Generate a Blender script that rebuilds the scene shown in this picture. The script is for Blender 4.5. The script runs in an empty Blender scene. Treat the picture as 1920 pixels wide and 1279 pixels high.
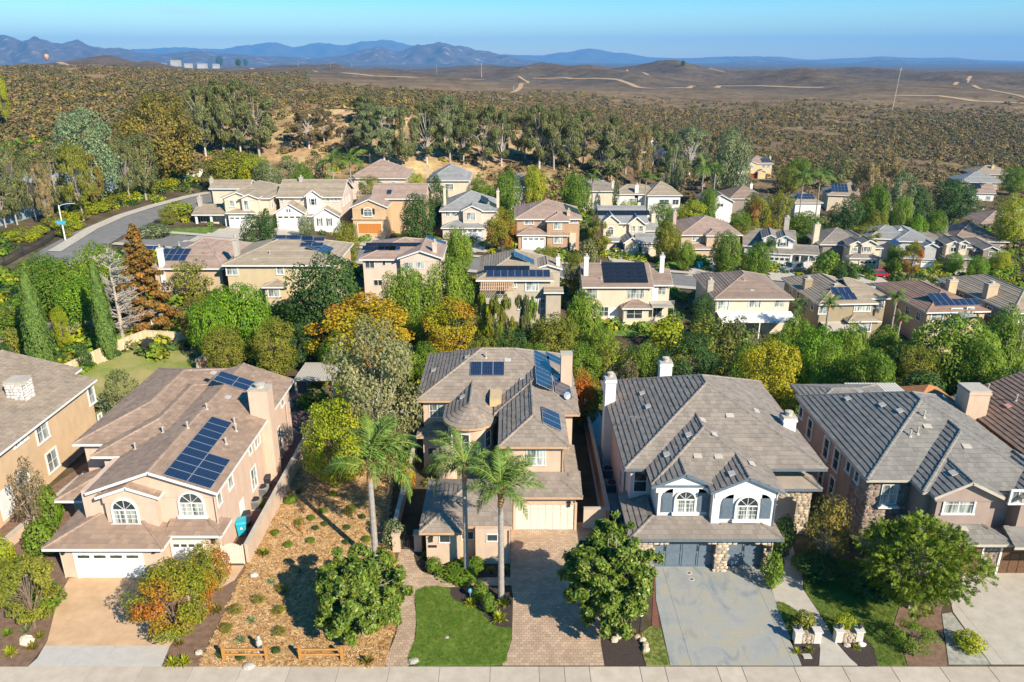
import bpy, math, random
import numpy as np
from mathutils import Vector, Matrix
R = math.radians
SC = bpy.context.scene
COL = SC.collection

# ------------------------------------------------------------------ camera, sky, sun, exposure
FPX, CXP, CYP, CAMH = 1440.0, 960.0, 639.5, 34.0
PITCH = math.atan(525 / FPX)
SP, CP = math.sin(PITCH), math.cos(PITCH)
cam_d = bpy.data.cameras.new('camera')
cam_d.sensor_fit = 'HORIZONTAL'; cam_d.sensor_width = 36.0
cam_d.lens = 36.0 * FPX / 1920.0
cam_d.clip_start = 0.5; cam_d.clip_end = 60000
cam = bpy.data.objects.new('camera', cam_d); COL.objects.link(cam)
cam.location = (0, 0, CAMH); cam.rotation_euler = (math.pi / 2 - PITCH, 0, 0)
SC.camera = cam

SUN_EL = R(33.0)
SUN_AZ = math.atan2(9.1, -10.6)          # towards the sun: +x (right), -y (behind the camera)
SUNV = Vector((math.sin(SUN_AZ) * math.cos(SUN_EL), math.cos(SUN_AZ) * math.cos(SUN_EL), math.sin(SUN_EL)))
world = bpy.data.worlds.new('World'); SC.world = world; world.use_nodes = True
wn = world.node_tree.nodes; wl = world.node_tree.links
bg = wn['Background']; bg.inputs[1].default_value = 0.088
sky = wn.new('ShaderNodeTexSky'); sky.sky_type = 'NISHITA'; sky.sun_disc = False
sky.sun_elevation = SUN_EL; sky.sun_rotation = SUN_AZ
sky.air_density = 1.0; sky.dust_density = 0.1; sky.ozone_density = 4.0; sky.altitude = 200
hsv = wn.new('ShaderNodeHueSaturation'); hsv.inputs['Saturation'].default_value = 1.8; hsv.inputs['Hue'].default_value = .492
wl.new(sky.outputs[0], hsv.inputs['Color'])
wtc = wn.new('ShaderNodeTexCoord'); wmp = wn.new('ShaderNodeMapping'); wmp.inputs['Scale'].default_value = (5, 5, 60); wl.new(wtc.outputs['Generated'], wmp.inputs[0])   # thin high wisps of cloud
wnz = wn.new('ShaderNodeTexNoise'); wnz.inputs['Scale'].default_value = 1.4; wnz.inputs['Detail'].default_value = 7; wl.new(wmp.outputs[0], wnz.inputs['Vector'])
wmr = wn.new('ShaderNodeMapRange'); wmr.inputs[1].default_value = .60; wmr.inputs[2].default_value = .80; wmr.inputs[4].default_value = .55; wl.new(wnz.outputs['Fac'], wmr.inputs[0])
wmx = wn.new('ShaderNodeMix'); wmx.data_type = 'RGBA'; wl.new(wmr.outputs[0], wmx.inputs[0]); wl.new(hsv.outputs[0], wmx.inputs[6]); wmx.inputs[7].default_value = (5.5, 6.0, 6.6, 1); wl.new(wmx.outputs[2], bg.inputs[0])
sun_d = bpy.data.lights.new('sun', 'SUN'); sun_d.energy = 4.6; sun_d.angle = R(0.5); sun_d.color = (1.0, 0.895, 0.73)
sun = bpy.data.objects.new('sun', sun_d); COL.objects.link(sun)
sun.rotation_euler = (-SUNV).to_track_quat('-Z', 'Y').to_euler(); sun.location = (60, -70, 120)
SC.view_settings.view_transform = 'Standard'; SC.view_settings.look = 'None'
SC.view_settings.exposure = 1.02; SC.view_settings.gamma = 1.0; SC.view_settings.use_curve_mapping = False
SC.render.engine = 'CYCLES'
SC.cycles.max_bounces = 6; SC.cycles.diffuse_bounces = 3; SC.cycles.glossy_bounces = 2
SC.cycles.transmission_bounces = 3; SC.cycles.volume_bounces = 1; SC.cycles.transparent_max_bounces = 4
SC.cycles.use_denoising = True

# ------------------------------------------------------------------ from the photograph's pixels to places
def ray(px, py):
    u = (px - CXP) / FPX; v = (CYP - py) / FPX
    return (u, CP + v * SP, -SP + v * CP)
def un(px, py, z=0.0):                   # point at height z
    d = ray(px, py); t = (z - CAMH) / d[2]
    return Vector((d[0] * t, d[1] * t, z))
def uy(px, py, Y):                       # point on the vertical plane y = Y
    d = ray(px, py); t = Y / d[1]
    return Vector((d[0] * t, Y, CAMH + d[2] * t))
def ux(px, py, X):
    d = ray(px, py); t = X / d[0]
    return Vector((X, d[1] * t, CAMH + d[2] * t))
def depth(p):
    return p[1] * CP - (p[2] - CAMH) * SP

# ------------------------------------------------------------------ terrain
def sstep(a, b, x):
    t = min(1.0, max(0.0, (x - a) / (b - a))); return t * t * (3 - 2 * t)
PROF = {   # far terrain heights along three directions u = x / y
    -0.62: [(0, 8), (150, 8), (200, 9), (250, 13), (320, 18), (450, 21), (700, 24), (1100, 23), (1500, 22), (2000, 18), (2600, 6), (3600, -10)],
    -0.18: [(0, 2), (150, 2), (200, 2.5), (222, 5), (275, 18), (310, 18), (450, 14), (600, 12), (800, 13), (1100, 15), (1500, 14), (2000, 12), (2600, 4), (3600, -10)],
    0.04: [(0, -3), (150, -3), (200, -3), (235, 2), (290, 10), (330, 9), (450, 4), (600, 2), (800, 5), (1100, 7), (1500, 8), (2000, 8), (2600, 2), (3600, -10)],
    0.22: [(0, -9), (150, -9), (200, -10), (300, -12), (420, -13), (550, -12), (700, -9), (900, -4), (1200, -3), (1600, -2), (2100, 0), (2600, -4), (3600, -12)],
    0.70: [(0, -13), (150, -13), (200, -14), (300, -15), (420, -16), (550, -15), (700, -12), (900, -7), (1200, -6), (1600, -5), (2100, -3), (2600, -6), (3600, -12)],
}
PU = sorted(PROF)
def prof(k, Y):
    L = PROF[k]
    if Y <= L[0][0]: return L[0][1]
    for (a, za), (b, zb) in zip(L, L[1:]):
        if Y <= b: return za + (zb - za) * (Y - a) / (b - a)
    return L[-1][1]
def hills(X, Y):
    f = sstep(320, 900, Y)
    h = 5.0 * math.sin(X / 171.0 + 1.3) * math.sin(Y / 233.0 + .4) + 3.0 * math.sin(X / 83.0 + Y / 140.0) + 1.6 * math.sin(X / 41.0 - Y / 57.0 + 2)
    g = sstep(750, 1500, Y)
    rdg = lambda a, L, p: a * ((1 - abs(math.sin((X * math.cos(p * 1.7) * .8 + Y * math.sin(p * 1.7 + .8)) / L + p + .5 * math.sin(X / (L * 1.3) + p * 3)))) ** 1.4 - .4)
    h2 = rdg(14, 190, 2.1) + rdg(13, 88, 3.3) + rdg(7, 47, 5.0)
    return f * h * .8 * (1 - .5 * g) + g * h2
BUMPS = []
for px, py, Yb, w, sd in ((1060, 121, 2000, 120, 230), (1250, 124, 2100, 110, 220), (1400, 131, 2050, 90, 200), (1560, 134, 2100, 120, 220), (1720, 141, 1900, 90, 180), (1850, 135, 1700, 90, 170), (1960, 139, 1650, 110, 170), (1180, 141, 1480, 110, 150), (1480, 147, 1380, 110, 140), (1000, 142, 1700, 70, 150), (1330, 158, 1120, 130, 110), (1640, 161, 1150, 90, 110), (1050, 165, 1150, 90, 110), (1830, 158, 1250, 100, 110), (930, 152, 1400, 80, 120),
                          (60, 118, 1750, 120, 200), (210, 122, 1900, 100, 180), (350, 123, 1900, 110, 200), (500, 126, 2000, 110, 200), (700, 129, 2050, 130, 200), (860, 130, 2000, 110, 200), (620, 138, 1500, 130, 150), (120, 133, 1250, 160, 130), (800, 150, 1150, 160, 130), (-90, 120, 1700, 110, 200), (2080, 138, 1700, 110, 200)):
    p = uy(px, py, Yb); BUMPS.append((p.x, Yb, p.z, w * Yb / FPX, sd))
def terr(X, Y):
    near = -2.2 - 0.085 * max(-130.0, min(150.0, X))
    if Y < 1: return 0.0
    if Y < 88:
        return near * sstep(69, 88, Y)
    u = X / max(Y, 1)
    if u <= PU[0]: far = prof(PU[0], Y)
    elif u >= PU[-1]: far = prof(PU[-1], Y)
    else:
        for a, b in zip(PU, PU[1:]):
            if u <= b:
                t = (u - a) / (b - a); t = t * t * (3 - 2 * t)
                far = prof(a, Y) * (1 - t) + prof(b, Y) * t; break
    w = sstep(165, 235, Y)
    z = near * (1 - w) + far * w + hills(X, Y)
    if Y > 750:
        base = z; add = 0.0
        for bx, by, bz, sx, sy in BUMPS:
            ex = ((X - bx) / sx) ** 2 + ((Y - by) / sy) ** 2
            if ex < 9: add = max(add, (bz - far) * math.exp(-ex * .5))
        z = base * 1.0 + add
    return z
def onterr(px, py, tmax=6000):           # where the ray of a pixel meets the terrain
    d = ray(px, py); t = 30.0; pt = t
    while t < tmax:
        if CAMH + d[2] * t <= terr(d[0] * t, d[1] * t):
            a, b = pt, t
            for _ in range(14):
                m = (a + b) / 2
                if CAMH + d[2] * m <= terr(d[0] * m, d[1] * m): b = m
                else: a = m
            return Vector((d[0] * b, d[1] * b, CAMH + d[2] * b))
        pt = t; t *= 1.012
    t = tmax
    return Vector((d[0] * t, d[1] * t, terr(d[0] * t, d[1] * t)))

# ------------------------------------------------------------------ objects
def link(name, data, parent=None, loc=(0, 0, 0), rot=(0, 0, 0), scale=None, mat=None):
    o = bpy.data.objects.new(name, data); COL.objects.link(o)
    o.location = loc; o.rotation_euler = rot
    if scale is not None: o.scale = scale
    if parent is not None: o.parent = parent
    if mat is not None and data is not None:
        if len(data.materials) == 0: data.materials.append(None)
        o.material_slots[0].link = 'OBJECT'; o.material_slots[0].material = mat
    return o
def tag(o, label=None, cat=None, group=None, kind=None):
    if label: o['label'] = label
    if cat: o['category'] = cat
    if group: o['group'] = group
    if kind: o['kind'] = kind
    return o
def thing(name, label, cat, loc=(0, 0, 0), rz=0.0, group=None):
    return tag(link(name, None, None, loc, (0, 0, rz)), label, cat, group)
def copy_tree(o, parent=None):
    c = o.copy(); COL.objects.link(c)
    if parent is not None: c.parent = parent
    for ch in o.children: copy_tree(ch, c)
    return c

class MB:
    def __init__(s): s.v = []; s.f = []; s.m = []; s.smooth = False
    def add(s, vs, fs, mi=0):
        n = len(s.v); s.v.extend([tuple(p) for p in vs])
        for f in fs: s.f.append([i + n for i in f]); s.m.append(mi)
    def poly(s, pts, mi=0): s.add(pts, [list(range(len(pts)))], mi)
    def box(s, x0, x1, y0, y1, z0, z1, mi=0):
        s.add([(x0, y0, z0), (x1, y0, z0), (x1, y1, z0), (x0, y1, z0), (x0, y0, z1), (x1, y0, z1), (x1, y1, z1), (x0, y1, z1)],
              [(0, 3, 2, 1), (4, 5, 6, 7), (0, 1, 5, 4), (1, 2, 6, 5), (2, 3, 7, 6), (3, 0, 4, 7)], mi)
    def obox(s, M, x0, x1, y0, y1, z0, z1, mi=0):
        b = MB(); b.box(x0, x1, y0, y1, z0, z1)
        s.add([M @ Vector(p) for p in b.v], b.f, mi)
    def bar(s, a, b, w, h, mi=0):        # a rectangular bar from a to b, w wide, h high
        a = Vector(a); b = Vector(b); d = (b - a)
        L = d.length
        if L < 1e-6: return
        d /= L; up = Vector((0, 0, 1)) if abs(d.z) < .95 else Vector((0, 1, 0))
        x = d.cross(up).normalized(); z = x.cross(d)
        vs = []
        for p in (a, b):
            for sx, sz in ((-1, -1), (1, -1), (1, 1), (-1, 1)):
                vs.append(p + x * (sx * w / 2) + z * (sz * h / 2))
        s.add(vs, [(0, 1, 2, 3), (7, 6, 5, 4), (0, 4, 5, 1), (1, 5, 6, 2), (2, 6, 7, 3), (3, 7, 4, 0)], mi)
    def tube(s, pts, rad, n=6, cap=True, mi=0):
        pts = [Vector(p) for p in pts]; k = len(pts); base = len(s.v)
        if not hasattr(rad, '__len__'): rad = [rad] * k
        prevx = None
        for i, p in enumerate(pts):
            d = (pts[min(i + 1, k - 1)] - pts[max(i - 1, 0)])
            if d.length < 1e-9: d = Vector((0, 0, 1))
            d.normalize()
            if prevx is None:
                up = Vector((0, 1, 0)) if abs(d.z) > .9 else Vector((0, 0, 1))
                x = d.cross(up).normalized()
            else:
                x = (prevx - d * prevx.dot(d)).normalized()
            prevx = x; y = d.cross(x)
            for j in range(n):
                a = 2 * math.pi * j / n
                s.v.append(tuple(p + (x * math.cos(a) + y * math.sin(a)) * rad[i]))
        for i in range(k - 1):
            for j in range(n):
                j2 = (j + 1) % n
                s.f.append([base + i * n + j, base + i * n + j2, base + (i + 1) * n + j2, base + (i + 1) * n + j]); s.m.append(mi)
        if cap:
            s.f.append([base + j for j in range(n)][::-1]); s.m.append(mi)
            s.f.append([base + (k - 1) * n + j for j in range(n)]); s.m.append(mi)
    def lathe(s, prof_, n=12, c=(0, 0, 0), mi=0):
        base = len(s.v); k = len(prof_)
        for r, z in prof_:
            for j in range(n):
                a = 2 * math.pi * j / n
                s.v.append((c[0] + r * math.cos(a), c[1] + r * math.sin(a), c[2] + z))
        for i in range(k - 1):
            for j in range(n):
                j2 = (j + 1) % n
                s.f.append([base + i * n + j, base + i * n + j2, base + (i + 1) * n + j2, base + (i + 1) * n + j]); s.m.append(mi)
        s.f.append([base + j for j in range(n)][::-1]); s.m.append(mi)
        s.f.append([base + (k - 1) * n + j for j in range(n)]); s.m.append(mi)
    def prism(s, pts, z0, z1, mi=0):     # pts: counter-clockwise outline in xy
        n = len(pts); vs = [(p[0], p[1], z0) for p in pts] + [(p[0], p[1], z1) for p in pts]
        fs = [list(range(n))[::-1], list(range(n, 2 * n))] + [[i, (i + 1) % n, n + (i + 1) % n, n + i] for i in range(n)]
        s.add(vs, fs, mi)
    def yprism(s, pts, y0, y1, mi=0):    # pts: outline in xz, counter-clockwise seen from -y
        n = len(pts); vs = [(p[0], y0, p[1]) for p in pts] + [(p[0], y1, p[1]) for p in pts]
        fs = [list(range(n)), list(range(n, 2 * n))[::-1]] + [[i, n + i, n + (i + 1) % n, (i + 1) % n] for i in range(n)]
        s.add(vs, fs, mi)
    def xprism(s, pts, x0, x1, mi=0):    # pts: outline in yz
        n = len(pts); vs = [(x0, p[0], p[1]) for p in pts] + [(x1, p[0], p[1]) for p in pts]
        fs = [list(range(n))[::-1], list(range(n, 2 * n))] + [[i, (i + 1) % n, n + (i + 1) % n, n + i] for i in range(n)]
        s.add(vs, fs, mi)
    def blob(s, c, r, seed=0, n=10, m=6, j=.15, mi=0):   # uneven rounded lump
        rg = random.Random(seed); base = len(s.v)
        if not hasattr(r, '__len__'): r = (r, r, r)
        for i in range(m + 1):
            t = math.pi * i / m
            for k in range(n):
                a = 2 * math.pi * k / n
                q = 1 + rg.uniform(-j, j)
                s.v.append((c[0] + r[0] * q * math.sin(t) * math.cos(a), c[1] + r[1] * q * math.sin(t) * math.sin(a), c[2] + r[2] * q * math.cos(t)))
        for i in range(m):
            for k in range(n):
                k2 = (k + 1) % n
                s.f.append([base + i * n + k, base + (i + 1) * n + k, base + (i + 1) * n + k2, base + i * n + k2]); s.m.append(mi)
    def mesh(s, name, mats):
        me = bpy.data.meshes.new(name)
        me.from_pydata(s.v, [], s.f)
        if not isinstance(mats, (list, tuple)): mats = [mats]
        for m in mats: me.materials.append(m)
        if len(mats) > 1: me.polygons.foreach_set('material_index', s.m)
        if s.smooth: me.polygons.foreach_set('use_smooth', [True] * len(s.f))
        me.update()
        return me
    def build(s, name, mats, parent=None, loc=(0, 0, 0), rot=(0, 0, 0)):
        return link(name, s.mesh(name, mats), parent, loc, rot)

# ------------------------------------------------------------------ materials
MATS = {}
def mk(name, c1, c2=None, scale=3.0, rough=.85, bump=0.0, bscale=40.0, island=0.0, objvar=0.0, detail=5.0, coat=0.0,
       stretch=(1, 1, 1), metal=0.0, trans=0.0, c3=None, spec=.3, coord='Object', hue=0.0, bdist=.02, lo=.35, hi=.65):
    if name in MATS: return MATS[name]
    m = bpy.data.materials.new(name); MATS[name] = m; m.use_nodes = True
    nt = m.node_tree; N = nt.nodes; L = nt.links
    b = N['Principled BSDF']
    b.inputs['Roughness'].default_value = rough; b.inputs['Metallic'].default_value = metal
    b.inputs['Specular IOR Level'].default_value = spec
    if coat: b.inputs['Coat Weight'].default_value = coat; b.inputs['Coat Roughness'].default_value = .08
    col = None
    tc = N.new('ShaderNodeTexCoord'); mp = N.new('ShaderNodeMapping'); mp.inputs['Scale'].default_value = stretch
    L.new(tc.outputs[coord], mp.inputs[0])
    if c2 is not None:
        nz = N.new('ShaderNodeTexNoise'); nz.inputs['Scale'].default_value = scale; nz.inputs['Detail'].default_value = detail
        nz.inputs['Roughness'].default_value = .62
        L.new(mp.outputs[0], nz.inputs['Vector'])
        cr = N.new('ShaderNodeValToRGB'); cr.color_ramp.elements[0].position = lo; cr.color_ramp.elements[1].position = hi
        cr.color_ramp.elements[0].color = (*c1, 1); cr.color_ramp.elements[1].color = (*c2, 1)
        if c3 is not None:
            e = cr.color_ramp.elements.new((lo + hi) / 2); e.color = (*c3, 1)
        L.new(nz.outputs['Fac'], cr.inputs[0]); col = cr.outputs[0]
    else:
        rgb = N.new('ShaderNodeRGB'); rgb.outputs[0].default_value = (*c1, 1); col = rgb.outputs[0]
    def vary(src, col, amt, hamt):
        mr = N.new('ShaderNodeMapRange'); mr.inputs[3].default_value = 1 - amt; mr.inputs[4].default_value = 1 + amt
        L.new(src, mr.inputs[0])
        hs = N.new('ShaderNodeHueSaturation'); L.new(mr.outputs[0], hs.inputs['Value']); L.new(col, hs.inputs['Color'])
        if hamt:
            fr = N.new('ShaderNodeMath'); fr.operation = 'MULTIPLY'; fr.inputs[1].default_value = 7.31; L.new(src, fr.inputs[0])
            f2 = N.new('ShaderNodeMath'); f2.operation = 'FRACT'; L.new(fr.outputs[0], f2.inputs[0])
            m2 = N.new('ShaderNodeMapRange'); m2.inputs[3].default_value = .5 - hamt; m2.inputs[4].default_value = .5 + hamt
            L.new(f2.outputs[0], m2.inputs[0]); L.new(m2.outputs[0], hs.inputs['Hue'])
        return hs.outputs[0]
    if island:
        g = N.new('ShaderNodeNewGeometry'); col = vary(g.outputs['Random Per Island'], col, island, hue)
    if objvar:
        oi = N.new('ShaderNodeObjectInfo'); col = vary(oi.outputs['Random'], col, objvar, hue)
    L.new(col, b.inputs['Base Color'])
    if bump:
        n2 = N.new('ShaderNodeTexNoise'); n2.inputs['Scale'].default_value = bscale; n2.inputs['Detail'].default_value = 4
        L.new(mp.outputs[0], n2.inputs['Vector'])
        bp = N.new('ShaderNodeBump'); bp.inputs['Strength'].default_value = bump; bp.inputs['Distance'].default_value = bdist
        L.new(n2.outputs['Fac'], bp.inputs['Height']); L.new(bp.outputs[0], b.inputs['Normal'])
    if trans:
        t = N.new('ShaderNodeBsdfTranslucent'); mx = N.new('ShaderNodeMixShader'); mx.inputs[0].default_value = trans
        L.new(col, t.inputs['Color']); L.new(b.outputs[0], mx.inputs[1]); L.new(t.outputs[0], mx.inputs[2])
        L.new(mx.outputs[0], N['Material Output'].inputs['Surface'])
    return m
def stucco(name, c, var=.09):
    return mk(name, tuple(x * (1 - var) for x in c), tuple(x * (1 + var * .7) for x in c), scale=1.1, rough=.95, bump=.25, bscale=55, bdist=.01, detail=8, stretch=(1.1, 1.1, .55))
def roofm(name, c, obj=False):
    return mk(name, tuple(x * .87 for x in c), tuple(x * 1.11 for x in c), scale=.9, rough=.9, island=.13, bump=.15, bscale=30, bdist=.01, detail=8, objvar=.14 if obj else 0)
def leafm(name, c1, c2, c3=None, var=.3, hue=.012, tr=.36, scale=1.4):
    g = lambda c: c and (c[0] * 1.72, c[1] * 1.6, c[2] * 1.2)
    c1, c2, c3 = g(c1), g(c2), g(c3)
    return mk(name, c1, c2, c3=c3, scale=scale, rough=.6, island=var, hue=hue, trans=tr, spec=.25, lo=.38, hi=.62, detail=2)
M_white = mk('white_paint', (.70, .69, .66), (.62, .61, .58), scale=4, rough=.6)
M_trimtan = mk('tan_trim', (.42, .27, .16), (.48, .32, .20), scale=4, rough=.7)
M_bluegrey = mk('blue_grey_paint', (.10, .135, .17), (.13, .165, .20), scale=4, rough=.55)
M_dark = mk('dark_metal', (.03, .03, .032), rough=.5)
M_grey = mk('grey_metal', (.30, .30, .30), (.36, .36, .36), scale=8, rough=.5, metal=.3)
M_bark = mk('bark', (.13, .09, .06), (.20, .15, .11), scale=6, rough=.95, bump=.5, bscale=25)
M_barkpale = mk('pale_bark', (.30, .25, .20), (.42, .36, .30), scale=5, rough=.9, bump=.3, bscale=25)
M_barkwhite = mk('white_bark', (.42, .38, .34), (.55, .50, .45), scale=3, rough=.9, bump=.3, bscale=25)
M_palmtrunk = mk('palm_trunk', (.25, .22, .20), (.33, .30, .27), scale=6, rough=.9, bump=.4, bscale=20)
M_conc = mk('concrete', (.37, .335, .28), (.45, .405, .34), scale=1.2, rough=.9, bump=.1, bscale=40, detail=8)
M_concgrey = mk('grey_concrete', (.40, .375, .34), (.46, .43, .39), scale=1.5, rough=.9, bump=.1, bscale=40, detail=8)
M_brown = mk('brown_wood', (.10, .05, .025), (.15, .08, .04), scale=6, rough=.6)
def glassm(name, c, c2):
    return mk(name, c, c2, scale=1.6, rough=.12, objvar=.5, spec=.5, coat=.6, stretch=(1, 1, .25))
M_glassdark = glassm('dark_window_glass', (.02, .03, .035), (.06, .075, .08))
M_glasspale = mk('window_glass_over_blinds', (.07, .09, .09), (.42, .45, .42), scale=2.2, rough=.12, objvar=.35, spec=.5, coat=.6, stretch=(1.3, 1.3, .12), lo=.42, hi=.56, detail=2)
def solar_mat():
    m = bpy.data.materials.new('solar_cells'); m.use_nodes = True; nt = m.node_tree; N = nt.nodes; L = nt.links
    b = N['Principled BSDF']; b.inputs['Roughness'].default_value = .25; b.inputs['Coat Weight'].default_value = .25; b.inputs['Coat Roughness'].default_value = .08
    tc = N.new('ShaderNodeTexCoord'); sx = N.new('ShaderNodeSeparateXYZ'); L.new(tc.outputs['Object'], sx.inputs[0])
    def line(out, step, w):
        a = N.new('ShaderNodeMath'); a.operation = 'DIVIDE'; a.inputs[1].default_value = step; L.new(out, a.inputs[0])
        f = N.new('ShaderNodeMath'); f.operation = 'FRACT'; L.new(a.outputs[0], f.inputs[0])
        g = N.new('ShaderNodeMath'); g.operation = 'LESS_THAN'; g.inputs[1].default_value = w; L.new(f.outputs[0], g.inputs[0]); return g.outputs[0]
    mx = N.new('ShaderNodeMath'); mx.operation = 'MAXIMUM'
    L.new(line(sx.outputs[0], .165, .10), mx.inputs[0]); L.new(line(sx.outputs[1], .165, .10), mx.inputs[1])
    nz = N.new('ShaderNodeTexNoise'); nz.inputs['Scale'].default_value = 3
    L.new(tc.outputs['Object'], nz.inputs['Vector'])
    cr = N.new('ShaderNodeValToRGB'); cr.color_ramp.elements[0].color = (.004, .010, .030, 1); cr.color_ramp.elements[1].color = (.008, .022, .065, 1)
    L.new(nz.outputs['Fac'], cr.inputs[0])
    mc = N.new('ShaderNodeMix'); mc.data_type = 'RGBA'; L.new(mx.outputs[0], mc.inputs[0]); L.new(cr.outputs[0], mc.inputs[6]); mc.inputs[7].default_value = (.06, .085, .13, 1)
    L.new(mc.outputs[2], b.inputs['Base Color']); MATS['solar_cells'] = m; return m
M_solar = solar_mat()
M_solarblack = mk('black_solar_cells', (.008, .010, .016), (.014, .018, .028), scale=3, rough=.25, coat=.6)
M_alu = mk('aluminium_edge', (.45, .46, .48), rough=.4, metal=.6)
# ------------------------------------------------------------------ house building kit
def clip2(poly, axis, val, keep_ge):
    out = []
    n = len(poly)
    for i in range(n):
        a = poly[i]; b = poly[(i + 1) % n]
        ia = (a[axis] >= val - 1e-9) if keep_ge else (a[axis] <= val + 1e-9)
        ib = (b[axis] >= val - 1e-9) if keep_ge else (b[axis] <= val + 1e-9)
        if ia: out.append(a)
        if ia != ib:
            t = (val - a[axis]) / (b[axis] - a[axis])
            out.append((a[0] + (b[0] - a[0]) * t, a[1] + (b[1] - a[1]) * t))
    return out
def area2(p):
    return abs(sum(p[i][0] * p[(i + 1) % len(p)][1] - p[(i + 1) % len(p)][0] * p[i][1] for i in range(len(p)))) / 2 if len(p) > 2 else 0
_tile = {}
def tile_mesh(w, c, t, mat):
    k = (round(w, 3), round(c, 3), mat.name)
    if k not in _tile:
        b = MB(); b.add([(0, 0, t), (w, 0, t), (w, c, .012), (0, c, .012), (0, 0, 0), (w, 0, 0), (w, c, 0), (0, c, 0)],
                        [(0, 1, 2, 3), (4, 5, 1, 0), (5, 6, 2, 1), (6, 7, 3, 2), (7, 4, 0, 3)])
        _tile[k] = b.mesh('roof_tile', mat)
    return _tile[k]
_win = {}
def window_mesh(w, h, style):
    k = (round(w, 1), round(h, 1), style)
    if k in _win: return _win[k]
    w, h = k[0], k[1]
    f = MB(); x, z = w / 2, h / 2
    trim = .13 if 'trim' in style else .06
    pr = -.09 if 'trim' in style else -.055
    f.box(-x - trim, -x, pr, .03, -z, z); f.box(x, x + trim, pr, .03, -z, z)
    f.box(-x - trim, x + trim, pr, .03, z, z + trim); f.box(-x - trim - .04, x + trim + .04, pr - .03, .03, -z - trim, -z)
    if w > .9: f.box(-.03, .03, -.04, .02, -z, z)
    if 'grid' in style:
        for q in (-.5, .5): f.box(x * q - .012, x * q + .012, -.03, .015, -z, z)
        for q in (-.33, .33): f.box(-x, x, -.028, .014, z * q * 1 - .012, z * q + .012)
    elif h > 1.1: f.box(-x, x, -.035, .016, -.02, .02)
    p = MB(); p.box(-x, x, -.018, .02, -z, z)
    _win[k] = (f.mesh('window_frame', M_white), p.mesh('window_pane', M_glasspale))
    return _win[k]
def arch_outline(x, z0, z1, n=10):        # rectangle whose top is a half circle, counter-clockwise from lower left
    pts = [(-x, z0), (x, z0)]
    for i in range(n + 1):
        a = math.pi * i / n; pts.append((x * math.cos(a), z1 + x * math.sin(a)))
    return pts
ROT = {'f': 0.0, 'r': math.pi / 2, 'b': math.pi, 'l': -math.pi / 2}
CAMV = Vector((0, 0, CAMH))

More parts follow.
